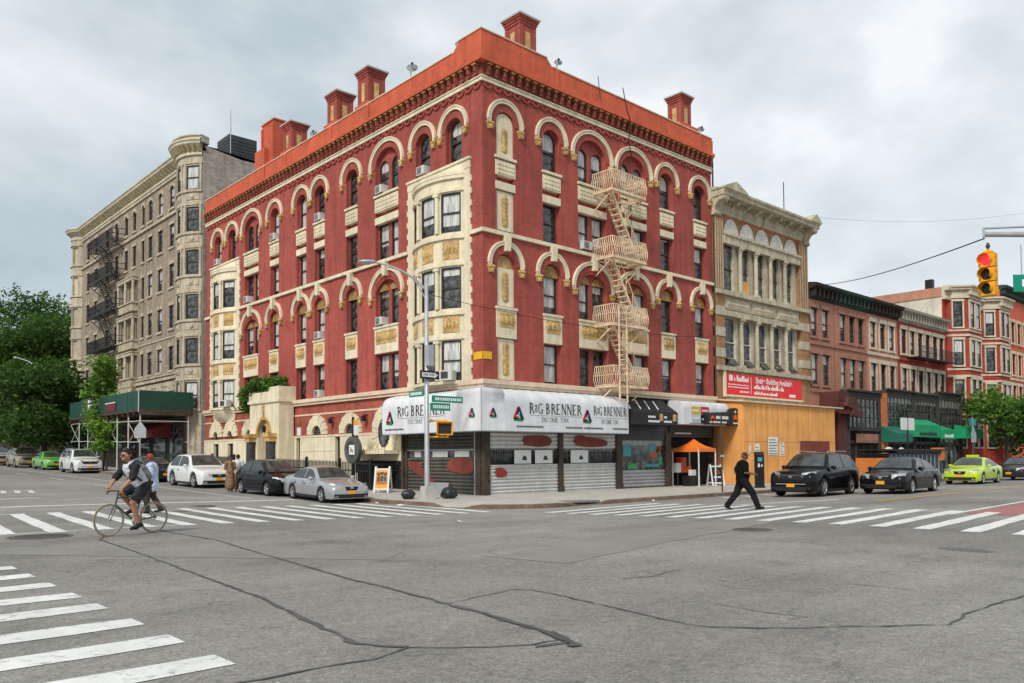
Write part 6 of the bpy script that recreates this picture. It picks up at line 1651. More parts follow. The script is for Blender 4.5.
def litter(x, y, w, d, a, label):
    m = MB(); m.add([(-w,-d,0), (w,-d*.7,.01), (w*.8,d,.05), (-w*.7,d*.8,.015)], [(0,1,2,3)]); m.add([(-w,-d,0), (w*.1,0,.06), (-w*.7,d*.8,.015)], [(0,1,2)])
    tag(m.build('paper_scrap', X['white'], None, (x, y, gz(x, y)+.02), a), label, 'paper scrap', 'scraps of litter along the kerb')
litter(-5.05, -1.2, .22, .13, .4, 'largest scrap of white paper in the gutter in front of the lamp post'); litter(-4.9, .6, .1, .07, 1.2, 'small scrap of paper in the gutter left of the lamp post')
litter(-9.0, -9.5, .12, .08, 2.0, 'white scrap of paper lying on the open asphalt'); litter(3.2, -6.35, .09, .06, .8, 'tiny scrap of paper by the kerb in front of the grey shutters')
# ================================================================= VEHICLES (nose towards local -y, wheels on z=0)
def paintmat(name, c, metal=.0):
    dk = max(c) < .05; m = M(name, c,   .09 if dk else .3, .05, 1.2, spec=.28 if dk else .5, coat=0 if dk else .8, metal=metal); return m
X['carglass'] = M('car_glass', (.012,.014,.015), .04, 0, spec=.9)
X['windscreen'] = M('windscreen_glass', (.060,.068,.064), .05, .6, 2.2, spec=.8)  # paler grey-green mottle paints in the sky reflected by the screens
X['lamp_red'] = M('tail_lamp_red', (.25,.01,.01), .2, .1, 6, coat=.5)
def interp(tab, x):
    if x <= tab[0][0]: return tab[0][1]
    for (a, b), (c, d) in zip(tab, tab[1:]):
        if x <= c:
            t = (x-a)/(c-a); t = t*t*(3-2*t)*.5+t*.5; return b+(d-b)*t
    return tab[-1][1]
_wheel = {}
def wheel_meshes(r, w):
    k = (r, w)
    if k in _wheel: return _wheel[k]
    t = MB(); ri = r*.66
    t.lathe([(ri,-w/2), (r*.9,-w/2-.005), (r*.98,-w/2+.02), (r,-w/4), (r,w/4), (r*.98,w/2-.02), (r*.9,w/2+.005), (ri,w/2)], n=26, axis='x')
    a = MB(); a.lathe([(ri*1.01,-w/2+.01), (ri*1.01,w/2-.01)], n=26, axis='x'); a.lathe([(ri,w/2-.005), (ri*.9,w/2+.0), (ri*.86,w/2-.03)], n=26, axis='x'); a.lathe([(0,w/2-.02), (ri*.22,w/2-.02), (ri*.25,w/2-.05)], n=14, axis='x')
    for k2 in range(5):
        for e in (-.1, .1):
            an = 2*PI*k2/5; p0 = Vector((w/2-.035, math.cos(an+e*1.2)*ri*.18, math.sin(an+e*1.2)*ri*.18)); p1 = Vector((w/2-.015, math.cos(an+e)*ri*.93, math.sin(an+e)*ri*.93)); a.bar(p0, p1, .035)
    d = MB(); d.lathe([(0,w/2-.08), (ri*.98,w/2-.08)], n=20, axis='x'); d.lathe([(0,-w/2+.02), (ri*.98,-w/2+.02)], n=20, axis='x')
    _wheel[k] = (t.mesh('tyre', X['rubber']), a.mesh('rim', X['rim']), d.mesh('hub_shade', X['cartrim'])); return _wheel[k]
KIND = {
 'sedan': dict(L=4.75, W=1.82, H=1.45, wb=2.72, ov=.92, r=.325, belt=.93, hood=[(-2.4,.62), (-2.33,.72), (-2.1,.80), (-1.2,.93), (-.95,.96), (1.7,1.0), (2.1,1.02), (2.28,.98), (2.37,.80)], wsb=-1.08, rf=-.28, rr=.75, rb=1.72, six=0),
 'suv': dict(L=4.75, W=1.90, H=1.72, wb=2.75, ov=.93, r=.37, belt=1.08, hood=[(-2.4,.75), (-2.36,.88), (-2.2,.98), (-1.3,1.08), (-1.0,1.10), (1.9,1.14), (2.25,1.13), (2.33,1.0), (2.37,.8)], wsb=-1.12, rf=-.42, rr=1.7, rb=2.22, six=1),
 'crossover': dict(L=4.8, W=1.92, H=1.67, wb=2.85, ov=.92, r=.385, belt=1.04, hood=[(-2.4,.68), (-2.35,.80), (-2.1,.92), (-1.2,1.03), (-.9,1.05), (1.9,1.10), (2.2,1.08), (2.34,.95), (2.39,.75)], wsb=-1.0, rf=-.2, rr=1.5, rb=2.25, six=0),
 'hatch': dict(L=4.1, W=1.72, H=1.54, wb=2.55, ov=.8, r=.31, belt=.97, hood=[(-2.05,.62), (-2.0,.74), (-1.8,.84), (-1.2,.97), (-1.0,1.0), (1.6,1.04), (1.9,1.0), (2.02,.85), (2.04,.7)], wsb=-1.2, rf=-.28, rr=1.25, rb=1.88, six=0),
}
_car = {}
def car_meshes(kind):
    if kind in _car: return _car[kind]
    k = KIND[kind]; L_, W_, H_, wb, r = k['L'], k['W'], k['H'], k['wb'], k['r']; hl = L_/2; yF = -hl+k['ov']; yR = yF+wb; belt = k['belt']; ra = r+.055; zb = .2
    ys = sorted(set([-hl, -hl+.015, -hl+.05, -hl+.1, -hl+.18, -hl+.28, hl-.28, hl-.16, hl-.08, hl-.03, hl]+[-hl+.28+(L_-.56)*i/34 for i in range(35)]+[c+ra*math.cos(PI*i/12) for c in (yF, yR) for i in range(13)]))
    def plan(y):
        e = hl-abs(y); t = min(1, e/.75); f = .80+.20*math.sqrt(max(0, 1-(1-t)**2)) if y < 0 else .84+.16*math.sqrt(max(0, 1-(1-t)**2)); return f
    rows = []; P = []
    for y in ys:
        f = plan(y); w = W_/2*f; zt = interp(k['hood'], y); zs = min(zt-.03, belt if zt > belt else zt-.05)
        zlow = zb+(.09 if abs(y) > hl-.1 else 0)
        for c in (yF, yR):
            if abs(y-c) < ra+1e-6: zlow = max(zlow, r+math.sqrt(max(0, ra*ra-(y-c)**2)))
        zl2 = max(zlow+.01, .32); zm = max(zl2+.01, .32+(zs-.32)*.55)
        bul = .012
        row = [(0, y, zlow-.0), (w-.12, y, zlow), (w-.02, y, zlow), (w+bul*.5, y, zl2), (w+bul, y, zm), (w-.006, y, zs-.06 if zs-.06 > zm else zm+.004), (w-.05, y, max(zs, zm+.01)), (w-.16, y, max(zt-.012, zm+.015)), (w*.55, y, zt+.018), (0, y, zt+.03)]
        P.append(row+[(-x, yy, z) for x, yy, z in reversed(row[:-1])])
    m = MB(); m.grid(P); m.add(P[0], [tuple(range(len(P[0])))]); m.add(P[-1], [tuple(reversed(range(len(P[-1]))))])
    # cabin
    roof = [(k['wsb'], interp(k['hood'], k['wsb'])-.02), (k['rf'], H_-.05), ((k['rf']+k['rr'])*.42, H_), (k['rr'], H_-.055), (k['rb'], interp(k['hood'], k['rb'])-.02)]
    def zr(y):
        for (a, b), (c, d) in zip(roof, roof[1:]):
            if y <= c+1e-9:
                t = (y-a)/(c-a)
                if (a, b) == roof[0]: return b+(d-b)*(t**.92)
                if (c, d) == roof[-1]: return b+(d-b)*(t**1.25)
                return b+(d-b)*(1-(1-t)**2 if (a, b) == roof[1] else t*t)
        return roof[-1][1]
    def yside(z, y):
        t = max(0, (z-belt)/(H_-belt)); return (W_/2-.07)*min(1, plan(y)+.02)-.19*t-.05*t*t
    cy = [k['wsb']+(k['rb']-k['wsb'])*i/40 for i in range(41)]
    P2 = []
    for y in cy:
        z1 = zr(y); zb2 = min(belt-.03, z1-.01); row = [(yside(belt, y)+.0, y, zb2)]
        for t in (.35, .7, .9): z = zb2+(z1-.05-zb2)*t; row.append((yside(z, y), y, z))
        ztp = max(zb2, z1-.03); row += [(yside(z1, y)-.035, y, ztp), (yside(z1, y)-.12, y, z1-.006), (yside(z1, y)*.45, y, z1+.012), (0, y, z1+.016)]
        P2.append(row+[(-x, yy, z) for x, yy, z in reversed(row[:-1])])
    m.grid(P2)
    body = m
    # glass panels just proud of the cabin
    g = MB()
    def screen(y0, y1, n=8):
        G = []; g.cur = 1
        for i in range(n+1):
            y = y0+(y1-y0)*i/n; z = zr(y); w = yside(z, y)-.10; sl = (zr(y+.02)-zr(y-.02))/.04; nn = Vector((0,-sl,1)).normalized()*.012
            G.append([(w*t, y+nn.y, z+nn.z+.016*(1-t*t)) for t in (-1,-.6,-.2,.2,.6,1)])
        g.grid(G)
    screen(k['wsb']+.10, k['rf']-.02); screen(k['rr']+.04, k['rb']-.10)
    def sidewin(y0, y1, slope0=0, slope1=0):
        for s in (-1, 1):
            G = []; n = 10
            for i in range(n+1):
                y = y0+(y1-y0)*i/n; zt_ = zr(y)-.085; zb2 = belt+.03; zt_ = max(zt_, zb2+.015)
                G.append([(s*(yside(z, y)+.008), y, z) for z in [zb2+(zt_-zb2)*t for t in (0,.33,.66,1)]])
            g.cur = 0; g.grid(G)
    yb0 = k['wsb']+.42; bp = (k['rf']+k['rr'])*.5+.02
    ends = k['rb']-.42 if not k['six'] else k['rr']-.15
    sidewin(yb0, bp-.045); 
    if k['six']: sidewin(bp+.045, bp+.98); sidewin(bp+1.06, k['rr']+.12)
    else: sidewin(bp+.045, ends)
    # trim: grille, lower bumper, sills, door lines, handles
    t = MB()
    fy = -hl
    gw = {'sedan': .17, 'hatch': .13, 'crossover': .22, 'suv': .30}[kind]; zg = .86 if kind == 'suv' else .72
    t.add([(-W_*gw, fy-.012, zg), (W_*gw, fy-.012, zg), (W_*gw*.78, fy-.012, zg-.17), (-W_*gw*.78, fy-.012, zg-.17)], [(0,1,2,3)])
    t.add([(-W_*.30, fy-.006, .25), (W_*.30, fy-.006, .25), (W_*.36, fy-.006, .40), (-W_*.36, fy-.006, .40)], [(0,1,2,3)])
    for s in (-1, 1): t.boxc((s*W_*.385, fy+.02, .36), (.12, .06, .09))
    for s in (-1, 1):
        for c in (yF, yR):   # dark arch lining
            t.add([(s*(W_/2-.3), c+ra*.98*math.cos(PI*i/12), r+ra*.98*math.sin(PI*i/12)) for i in range(13)], [tuple(range(13))])
        xx = s*(W_/2+.010)
        for y in (yb0-.12, bp, min(bp+1.0, yR-.28) if True else 0):
            if y < yR-.2: t.box(min(xx, xx-s*.02), max(xx, xx-s*.02)+.0, y-.006, y+.006, .36, belt-.06)
        t.box(min(s*(W_/2-.05), s*(W_/2+.006)), max(s*(W_/2-.05), s*(W_/2+.006)), yF+ra+.02, yR-ra-.02, .19, .3)
        for y in (bp-.28, bp+.62): t.box(min(s*(W_/2), s*(W_/2+.03)), max(s*(W_/2), s*(W_/2+.03)), y, y+.18, belt-.2, belt-.17)
    t.box(-W_*.4, W_*.4, hl-.1, hl+.008, .28, .42)
    hlm = MB()   # right headlight, mirrored for the left
    zh = .68 if kind != 'suv' else .84
    def lampm(s):
        q = MB(); G = []
        for i in range(7):
            u = i/6; x = W_/2*(.46+.48*u); yy = -hl+.0+.30*u*u-.006; zz0 = zh-.07+.05*u; zz1 = zh+.10+.07*u
            w = W_/2*plan(yy+.006)
            G.append([(s*min(x, w+.014), yy-.012*(1-u), zz0), (s*min(x, w+.016)*.995, yy, (zz0+zz1)/2+.01), (s*min(x, w+.012)*.985, yy+.06, zz1)])
        q.grid(G); return q.mesh('headlight', X['headlight'])
    def tailm(s):
        q = MB(); q.add([(s*W_/2*.55, hl+.004, .72), (s*W_/2*.84, hl-.02, .72), (s*W_/2*.84, hl-.04, .92), (s*W_/2*.55, hl-.0, .92), (s*(W_/2*.93), hl-.3, .75), (s*(W_/2*.93), hl-.3, .92)], [(0,1,2,3), (1,4,5,2)]); return q.mesh('tail_lamp', X['lamp_red'])
    c = MB(); c.box(-W_*gw, W_*gw, fy-.02, fy-.012, zg-.02, zg+.01); c.box(-.06, .06, fy-.028, fy-.013, zg-.10, zg-.03)
    if kind == 'suv': c.box(-W_*.31, W_*.31, fy-.02, fy-.012, .84, .87); c.box(-W_*.31, W_*.31, fy-.02, fy-.012, .5, .53)
    pl = MB(); pl.box(-.16, .16, fy-.035, fy-.015, .40, .53)
    mi = MB(); mi.sphere((0,0,0), .12, 10, 7, .95, .6, .65); mi.bar((0,0,-.02), (-.06,.02,-.1), .05)
    _car[kind] = dict(k=k, body=body, glass=g.mesh('window_glass', [X['carglass'], X['windscreen']]), trim=t.mesh('trim', X['cartrim']), lamp=[lampm(-1), lampm(1)], tail=[tailm(-1), tailm(1)], chrome=c.mesh('grille_bar', X['chrome']), plate=pl.mesh('licence_plate', X['plate']), mirror=mi, yF=yF, yR=yR, yb0=yb0)
    return _car[kind]
def car(label, kind, paint, x, y, rz, group, name='parked_car', extra=None, plate=True, scale=1.0, z=None, pitch=0):
    c = car_meshes(kind); k = c['k']
    t = thing(name, label, 'car', (x, y, gz(x, y) if z is None else z), rz, group); t.scale = (scale,)*3
    if pitch: t.rotation_euler = (pitch, 0, rz)
    me = c['body'].mesh('body', paint); bm = bmesh.new(); bm.from_mesh(me); bmesh.ops.remove_doubles(bm, verts=bm.verts, dist=1e-4); bmesh.ops.recalc_face_normals(bm, faces=bm.faces); bm.to_mesh(me); bm.free(); me.set_sharp_from_angle(angle=math.radians(42)); link(me, 'body', t)
    link(c['glass'], 'window_glass', t); link(c['trim'], 'trim', t); link(c['chrome'], 'grille_bar', t)
    for q in c['lamp']: link(q, 'headlight', t)
    for q in c['tail']: link(q, 'tail_lamp', t)
    if plate: link(c['plate'], 'licence_plate', t)
    for s in (-1, 1): o = c['mirror'].build('wing_mirror', paint, t, (s*(k['W']/2+.06), c['yb0']-.02, k['belt']+.06)); o.scale = (s*-1, 1, 1)
    ty_, rm, hb_ = wheel_meshes(k['r'], .215)
    for s in (-1, 1):
        for yy in (c['yF'], c['yR']):
            w = bpy.data.objects.new('wheel', None); COL.objects.link(w); w.parent = t; w.location = (s*(k['W']/2-.115), yy, k['r']); w.rotation_euler = (0, 0, 0 if s > 0 else PI); w.empty_display_size = .1
            link(ty_, 'tyre', w); link(rm, 'rim', w); link(hb_, 'hub_shade', w)
    if extra: extra(t, k)
    return t
P_ = {n: paintmat(n, c, mt) for n, c, mt in (('silver_car_paint', (.42,.43,.44), .5), ('black_car_paint', (.006,.006,.007), 0), ('charcoal_car_paint', (.012,.013,.015), 0), ('white_car_paint', (.68,.68,.66), 0), ('beige_car_paint', (.36,.29,.20), .2), ('green_car_paint', (.13,.42,.03), 0), ('lime_taxi_paint', (.47,.62,.015), 0), ('dark_grey_car_paint', (.03,.033,.038), .3))}
def taxi(t, k):
    m = MB(); m.box(-.3,.3,-.1,.1,0,.12); m.build('roof_light', P_['lime_taxi_paint'], t, (0, -.05, k['H']+.01))
    m = MB()
    for s in (1, -1): m.add([(s*(k['W']/2+.012),.2,.62), (s*(k['W']/2+.012),.55,.62), (s*(k['W']/2+.012),.55,.78), (s*(k['W']/2+.012),.2,.78)], [(0,1,2,3)])
    m.build('door_mark', X['black'], t)
def cabrack(t, k):
    m = MB()
    for s in (-1, 1): m.tube([(s*.62,-.35,k['H']-.02), (s*.62,-.25,k['H']+.05), (s*.62,1.5,k['H']+.04), (s*.62,1.6,k['H']-.03)], .018, 6)
    m.build('roof_rail', X['grey'], t)
GLs = 'cars parked along the side street kerb'; GR = 'cars waiting on the avenue'
def side(label, kind, paint, yfa, x=-5.55, **kw):
    k = KIND[kind]; c = yfa-(-k['L']/2+k['ov']); sl = gz(x, c+1)-gz(x, c-1)
    tn_ = kw.pop('turn', 0); return car(label, kind, P_[paint], x, c, tn_, GLs, pitch=math.atan2(sl, 2), **kw)
side('silver sedan parked nearest the corner on the side street', 'sedan', 'silver_car_paint', 2.2, x=-5.42, scale=.95, turn=-.05)
side('black hatchback parked behind the silver sedan', 'hatch', 'black_car_paint', 6.9)
side('white crossover parked beside the couple, behind the black hatchback', 'crossover', 'white_car_paint', 14.8)
side('black car behind the white crossover, partly hidden by the man in light blue', 'sedan', 'charcoal_car_paint', 22.2)
side('white SUV parked by the green shed further up the side street', 'suv', 'white_car_paint', 38, x=-5.3, extra=cabrack)
side('lime green car parked between the beige car and the white SUV', 'sedan', 'green_car_paint', 46.3, x=-5.4)
side('beige SUV parked behind the lime green car', 'suv', 'beige_car_paint', 53.4, x=-5.9)
side('grey SUV farthest up the side street, cut by the left edge', 'suv', 'silver_car_paint', 60.5, x=-6.6)
side('dark car behind the beige SUV on the far left', 'sedan', 'dark_grey_car_paint', 67, x=-5.9)
AV = PI/2*-1
def ave(label, kind, paint, xfa, y, **kw):
    k = KIND[kind]; s = kw.get('scale', 1); c = xfa-(-k['L']/2+k['ov'])*s; tn_ = kw.pop('turn', 0)
    return car(label, kind, P_[paint], c, y, PI*1.5+tn_, GR, name='car', **kw)
ave('black SUV with an orange plate waiting in front of the hoarding', 'suv', 'black_car_paint', 9.6, -8.95, extra=cabrack, scale=1.06, turn=.075)
ave('black sedan with an orange plate waiting right of the black SUV', 'sedan', 'black_car_paint', 13.3, -11.0, scale=1.08, turn=.07)
ave('lime yellow taxi waiting behind the black sedan', 'sedan', 'lime_taxi_paint', 27.6, -9.3, extra=taxi, scale=1.04, turn=.04)
ave('dark sedan cut by the right edge behind the lime taxi', 'sedan', 'dark_grey_car_paint', 36.6, -9.2)
# ================================================================= PEOPLE (grown as one skin from tapered limbs)
def blobmesh(parts, voxel=.012, smooth=4, mat=None, name='body'):
    """parts: ('c', p, q, r0, r1) tapered capsule | ('e', centre, (rx,ry,rz)) ellipsoid, fused into one continuous surface"""
    m = MB()
    for p in parts:
        if p[0] == 'c':
            _, a, b, r0, r1 = p; a = Vector(a); b = Vector(b); n = 6
            m.cyl(a, b, r0, r1, 14); m.sphere(a, r0, 12, 8); m.sphere(b, r1, 12, 8)
        else: m.sphere(p[1], 1, 16, 10, *p[2])
    me = m.mesh(name, mat); o = link(me, name)
    md = o.modifiers.new('r', 'REMESH'); md.mode = 'VOXEL'; md.voxel_size = voxel; md.use_smooth_shade = True
    s = o.modifiers.new('s', 'SMOOTH'); s.factor = .5; s.iterations = smooth
    dg = bpy.context.evaluated_depsgraph_get(); nm = bpy.data.meshes.new_from_object(o.evaluated_get(dg))
    bpy.data.objects.remove(o); nm.materials.clear(); nm.materials.append(mat)
    for p in nm.polygons: p.use_smooth = True
    nm.name = name; return nm
V = Vector
def hand(parts, w, d, side, s=1.0, curl=.5):
    """palm, four unequal fingers and a thumb, from wrist w along direction d"""
    d = V(d).normalized(); up = V((0,0,1)); lat = d.cross(up)
    if lat.length < .1: lat = V((1,0,0))
    lat.normalize(); nrm = lat.cross(d).normalized()
    palm = V(w)+d*.05*s; parts.append(('c', V(w), palm+d*.035*s, .026*s, .034*s))
    for i, (o, L_) in enumerate(((-.03,.055), (-.01,.068), (.01,.063), (.03,.048))):
        a = palm+d*.045*s+lat*o*s; b = a+d*L_*.5*s-nrm*curl*.02*s; c = b+d*L_*.5*(1-curl*.5)*s-nrm*curl*.045*s
        parts += [('c', a, b, .0105*s, .0095*s), ('c', b, c, .0095*s, .008*s)]
    a = V(w)+d*.03*s+lat*side*.03*s; b = a+d*.03*s+lat*side*.03*s-nrm*.01*s; c = b+d*.035*s-nrm*.015*s
    parts += [('c', a, b, .013*s, .011*s), ('c', b, c, .011*s, .009*s)]
def head(parts, c, f, s=1.0):
    """head with brow, nose, chin and ears, facing f"""
    c = V(c); f = V(f).normalized(); l = f.cross(V((0,0,1))).normalized()
    parts += [('e', c, (.076*s,.076*s,.112*s)), ('e', c+f*.018*s+V((0,0,.02*s)), (.074*s,.08*s,.09*s)), ('e', c+f*.045*s-V((0,0,.07*s)), (.048*s,.045*s,.04*s)), ('e', c-f*.03*s+V((0,0,.025*s)), (.078*s,.078*s,.085*s)),
              ('c', c+f*.085*s+V((0,0,.012*s)), c+f*.108*s-V((0,0,.02*s)), .011*s, .016*s), ('c', c+f*.078*s-V((0,0,.052*s))+l*.02*s, c+f*.078*s-V((0,0,.052*s))-l*.02*s, .013*s, .013*s),
              ('e', c+l*.078*s-V((0,0,.005)), (.014*s,.02*s,.03*s)), ('e', c-l*.078*s-V((0,0,.005)), (.014*s,.02*s,.03*s)),
              ('c', c+f*.07*s+l*.05*s+V((0,0,.035*s)), c+f*.078*s+l*.015*s+V((0,0,.035*s)), .012*s, .012*s), ('c', c+f*.07*s-l*.05*s+V((0,0,.035*s)), c+f*.078*s-l*.015*s+V((0,0,.035*s)), .012*s, .012*s)]
def face(c, f, parent, s=1.0):
    c = V(c); f = V(f).normalized(); l = f.cross(V((0,0,1))).normalized(); m = MB()
    for k in (-1, 1): m.sphere(c+f*.079*s+l*.033*s*k+V((0,0,.014*s)), .012*s, 8, 6)
    m.build('eye', X['black'], parent)
def limb(parts, pts, rs):
    for a, b, r0, r1 in zip(pts, pts[1:], rs, rs[1:]): parts.append(('c', a, b, r0, r1))
def shoe(parts, ank, d, s=1.0):
    d = V(d); d.z = min(d.z, .3); d.normalize(); a = V(ank)
    parts += [('c', a-d*.05*s-V((0,0,.035*s)), a+d*.15*s-V((0,0,.05*s)), .042*s, .034*s), ('c', a, a+d*.05*s-V((0,0,.03*s)), .045*s, .042*s)]
from mathutils import noise as mn
def put_part(parts, name, mat, parent, voxel=.014, smooth=3):
    me = blobmesh(parts, voxel, smooth, mat, name)
    if name in ('shirt', 'trousers', 'shorts', 'sleeves', 'dress', 'bag'):   # creases in the cloth
        ns = [v.normal.copy() for v in me.vertices]
        for v, n in zip(me.vertices, ns):
            p = v.co; k = mn.noise(Vector((p.x*9+p.z*5, p.y*9, p.z*16)))*.5+mn.noise(Vector((p.x*20, p.y*20+p.z*14, p.z*24)))*.35
            v.co = p+n*(k*.022)
        me.update()
    return link(me, name, parent)
# ---- man in black striding across the avenue (local +x is his heading)
def walking_man():
    x, y = -.15, -12.35
    t = thing('person', 'man in black cap, black shirt and loose black trousers striding across the avenue crosswalk', 'person', (x, y, gz(x, y)), math.radians(-40))
    f = (1,0,0); hip = V((0,0,.92)); neck = V((.03,0,1.47)); hd = V((.08,0,1.63))
    Lh, Rh = V((0,.1,.9)), V((0,-.1,.9))
    Lk, Lf = V((-.16,.1,.50)), V((-.46,.09,.13)); Rk, Rf = V((.27,-.1,.52)), V((.44,-.1,.10))
    sh_l, sh_r = V((.0,.2,1.40)), V((.03,-.2,1.40))
    el_l, wr_l = V((-.12,.27,1.15)), V((.02,.27,.95)); el_r, wr_r = V((.0,-.29,1.14)), V((.26,-.24,1.10))
    b = []
    limb(b, [hip, V((.0,0,1.15)), V((.02,0,1.36)), neck], [.17,.165,.165,.075]); b.append(('c', sh_l, sh_r, .085, .085)); b.append(('c', neck, hd-V((0,0,.05)), .058, .055))
    head(b, hd, f)
    for s_, e, w in ((sh_l, el_l, wr_l), (sh_r, el_r, wr_r)): limb(b, [s_, e, w], [.062,.047,.03]); hand(b, w, (w-e), 1 if s_.y > 0 else -1, 1, .8)
    for h, k, a in ((Lh, Lk, Lf), (Rh, Rk, Rf)): limb(b, [h, k, a], [.10,.065,.045])
    shoe(b, Lf, (1,0,-.5), .9); shoe(b, Rf, (1,0,.15), .9)
    put_part(b, 'body', X['skindark'], t, .009, 3); face(hd, f, t)
    s = []; limb(s, [V((0,0,.86)), V((.0,0,1.12)), V((.01,0,1.34)), V((.02,0,1.44))], [.20,.195,.19,.10]); s.append(('c', sh_l, sh_r, .10, .10)); s.append(('e', (.06,0,1.08), (.17,.19,.2)))
    for s_, e in ((sh_l, el_l), (sh_r, el_r)): limb(s, [s_, s_+(e-s_)*.7], [.095,.09])
    put_part(s, 'shirt', M('black_cotton', (.004,.004,.0045), .9, .3, 9, spec=.15), t)
    p = []; p.append(('c', V((-.01,0,.93)), V((0,0,.86)), .185, .185))
    for h, k, a in ((Lh, Lk, Lf), (Rh, Rk, Rf)): limb(p, [h, k, a+(k-a)*.05], [.135,.105,.085])
    put_part(p, 'trousers', M('charcoal_trousers', (.012,.012,.013), .9, .3, 8, spec=.15), t)
    q = []; shoe(q, Lf, (1,0,-.5), 1.12); shoe(q, Rf, (1,0,.15), 1.12); put_part(q, 'shoes', X['black'], t, .012)
    c = MB(); n = 16; c.lathe([(.0,.125), (.05,.12), (.085,.085), (.092,.04), (.09,.03)], (0,0,0), n); c.sphere((.09,0,.035), .075, 12, 5, 1.1, .95, .14); o = c.build('cap', M('maroon_black_cap', (.035,.015,.013), .8, .2, 9), t, hd)
walking_man()
# ---- man in a light blue shirt and red cap walking up the side street
def blue_man():
    x, y = -13.65, -.65
    t = thing('person', 'man in red cap, light blue shirt and dark trousers walking behind the cyclist', 'person', (x, y, gz(x, y)), math.radians(150))
    S = 1.0; f = (1,0,0); hip = V((0,0,.95)); hd = V((.05,0,1.66))
    sh = [V((.0,.2,1.42)), V((.0,-.2,1.42))]; el = [V((-.04,.27,1.16)), V((-.02,-.27,1.16))]; wr = [V((.16,.2,1.06)), V((.18,-.16,1.08))]
    hp = [V((0,.1,.92)), V((0,-.1,.92))]; kn = [V((.12,.1,.52)), V((-.02,-.1,.5))]; an = [V((.1,.1,.09)), V((-.24,-.1,.12))]
    b = []; limb(b, [hip, V((0,0,1.2)), V((.0,0,1.38)), V((.02,0,1.5))], [.15,.15,.155,.07]); b.append(('c', sh[0], sh[1], .08, .08)); b.append(('c', (.02,0,1.5), hd-V((0,0,.05)), .055, .052)); head(b, hd, f)
    for i in (0, 1):
        limb(b, [sh[i], el[i], wr[i]], [.058,.045,.03]); hand(b, wr[i], wr[i]-el[i], 1-2*i, 1, .6); limb(b, [hp[i], kn[i], an[i]], [.095,.062,.045]); shoe(b, an[i], (1,0,-.1), .9)
    put_part(b, 'body', X['skindark'], t, .010, 3); face(hd, f, t)
    s = []; limb(s, [V((0,0,.84)), V((0,0,1.1)), V((0,0,1.36)), V((.01,0,1.46))], [.205,.185,.185,.09]); s.append(('c', sh[0], sh[1], .105, .105))
    for i in (0, 1): limb(s, [sh[i], el[i], wr[i]+(el[i]-wr[i])*.3], [.09,.075,.06])
    put_part(s, 'shirt', M('light_blue_shirt', (.46,.53,.68), .8, .1, 7), t)
    p = [('c', hip-V((0,0,.06)), hip-V((0,0,.0)), .16, .16)]
    for i in (0, 1): limb(p, [hp[i], kn[i], an[i]+V((0,0,.02))], [.12,.09,.075])
    put_part(p, 'trousers', M('dark_olive_trousers', (.035,.028,.02), .85, .2, 8), t)
    q = []
    for i in (0, 1): shoe(q, an[i], (1,0,-.1), 1.1)
    put_part(q, 'shoes', X['black'], t, .013)
    c = MB(); c.lathe([(0,.13), (.05,.125), (.088,.085), (.096,.03), (.094,.02)], (0,0,0), 14); c.sphere((.09,0,.03), .08, 10, 5, 1.1, .95, .14); c.build('cap', M('red_cap', (.40,.025,.02), .7, .1, 8), t, hd)
blue_man()
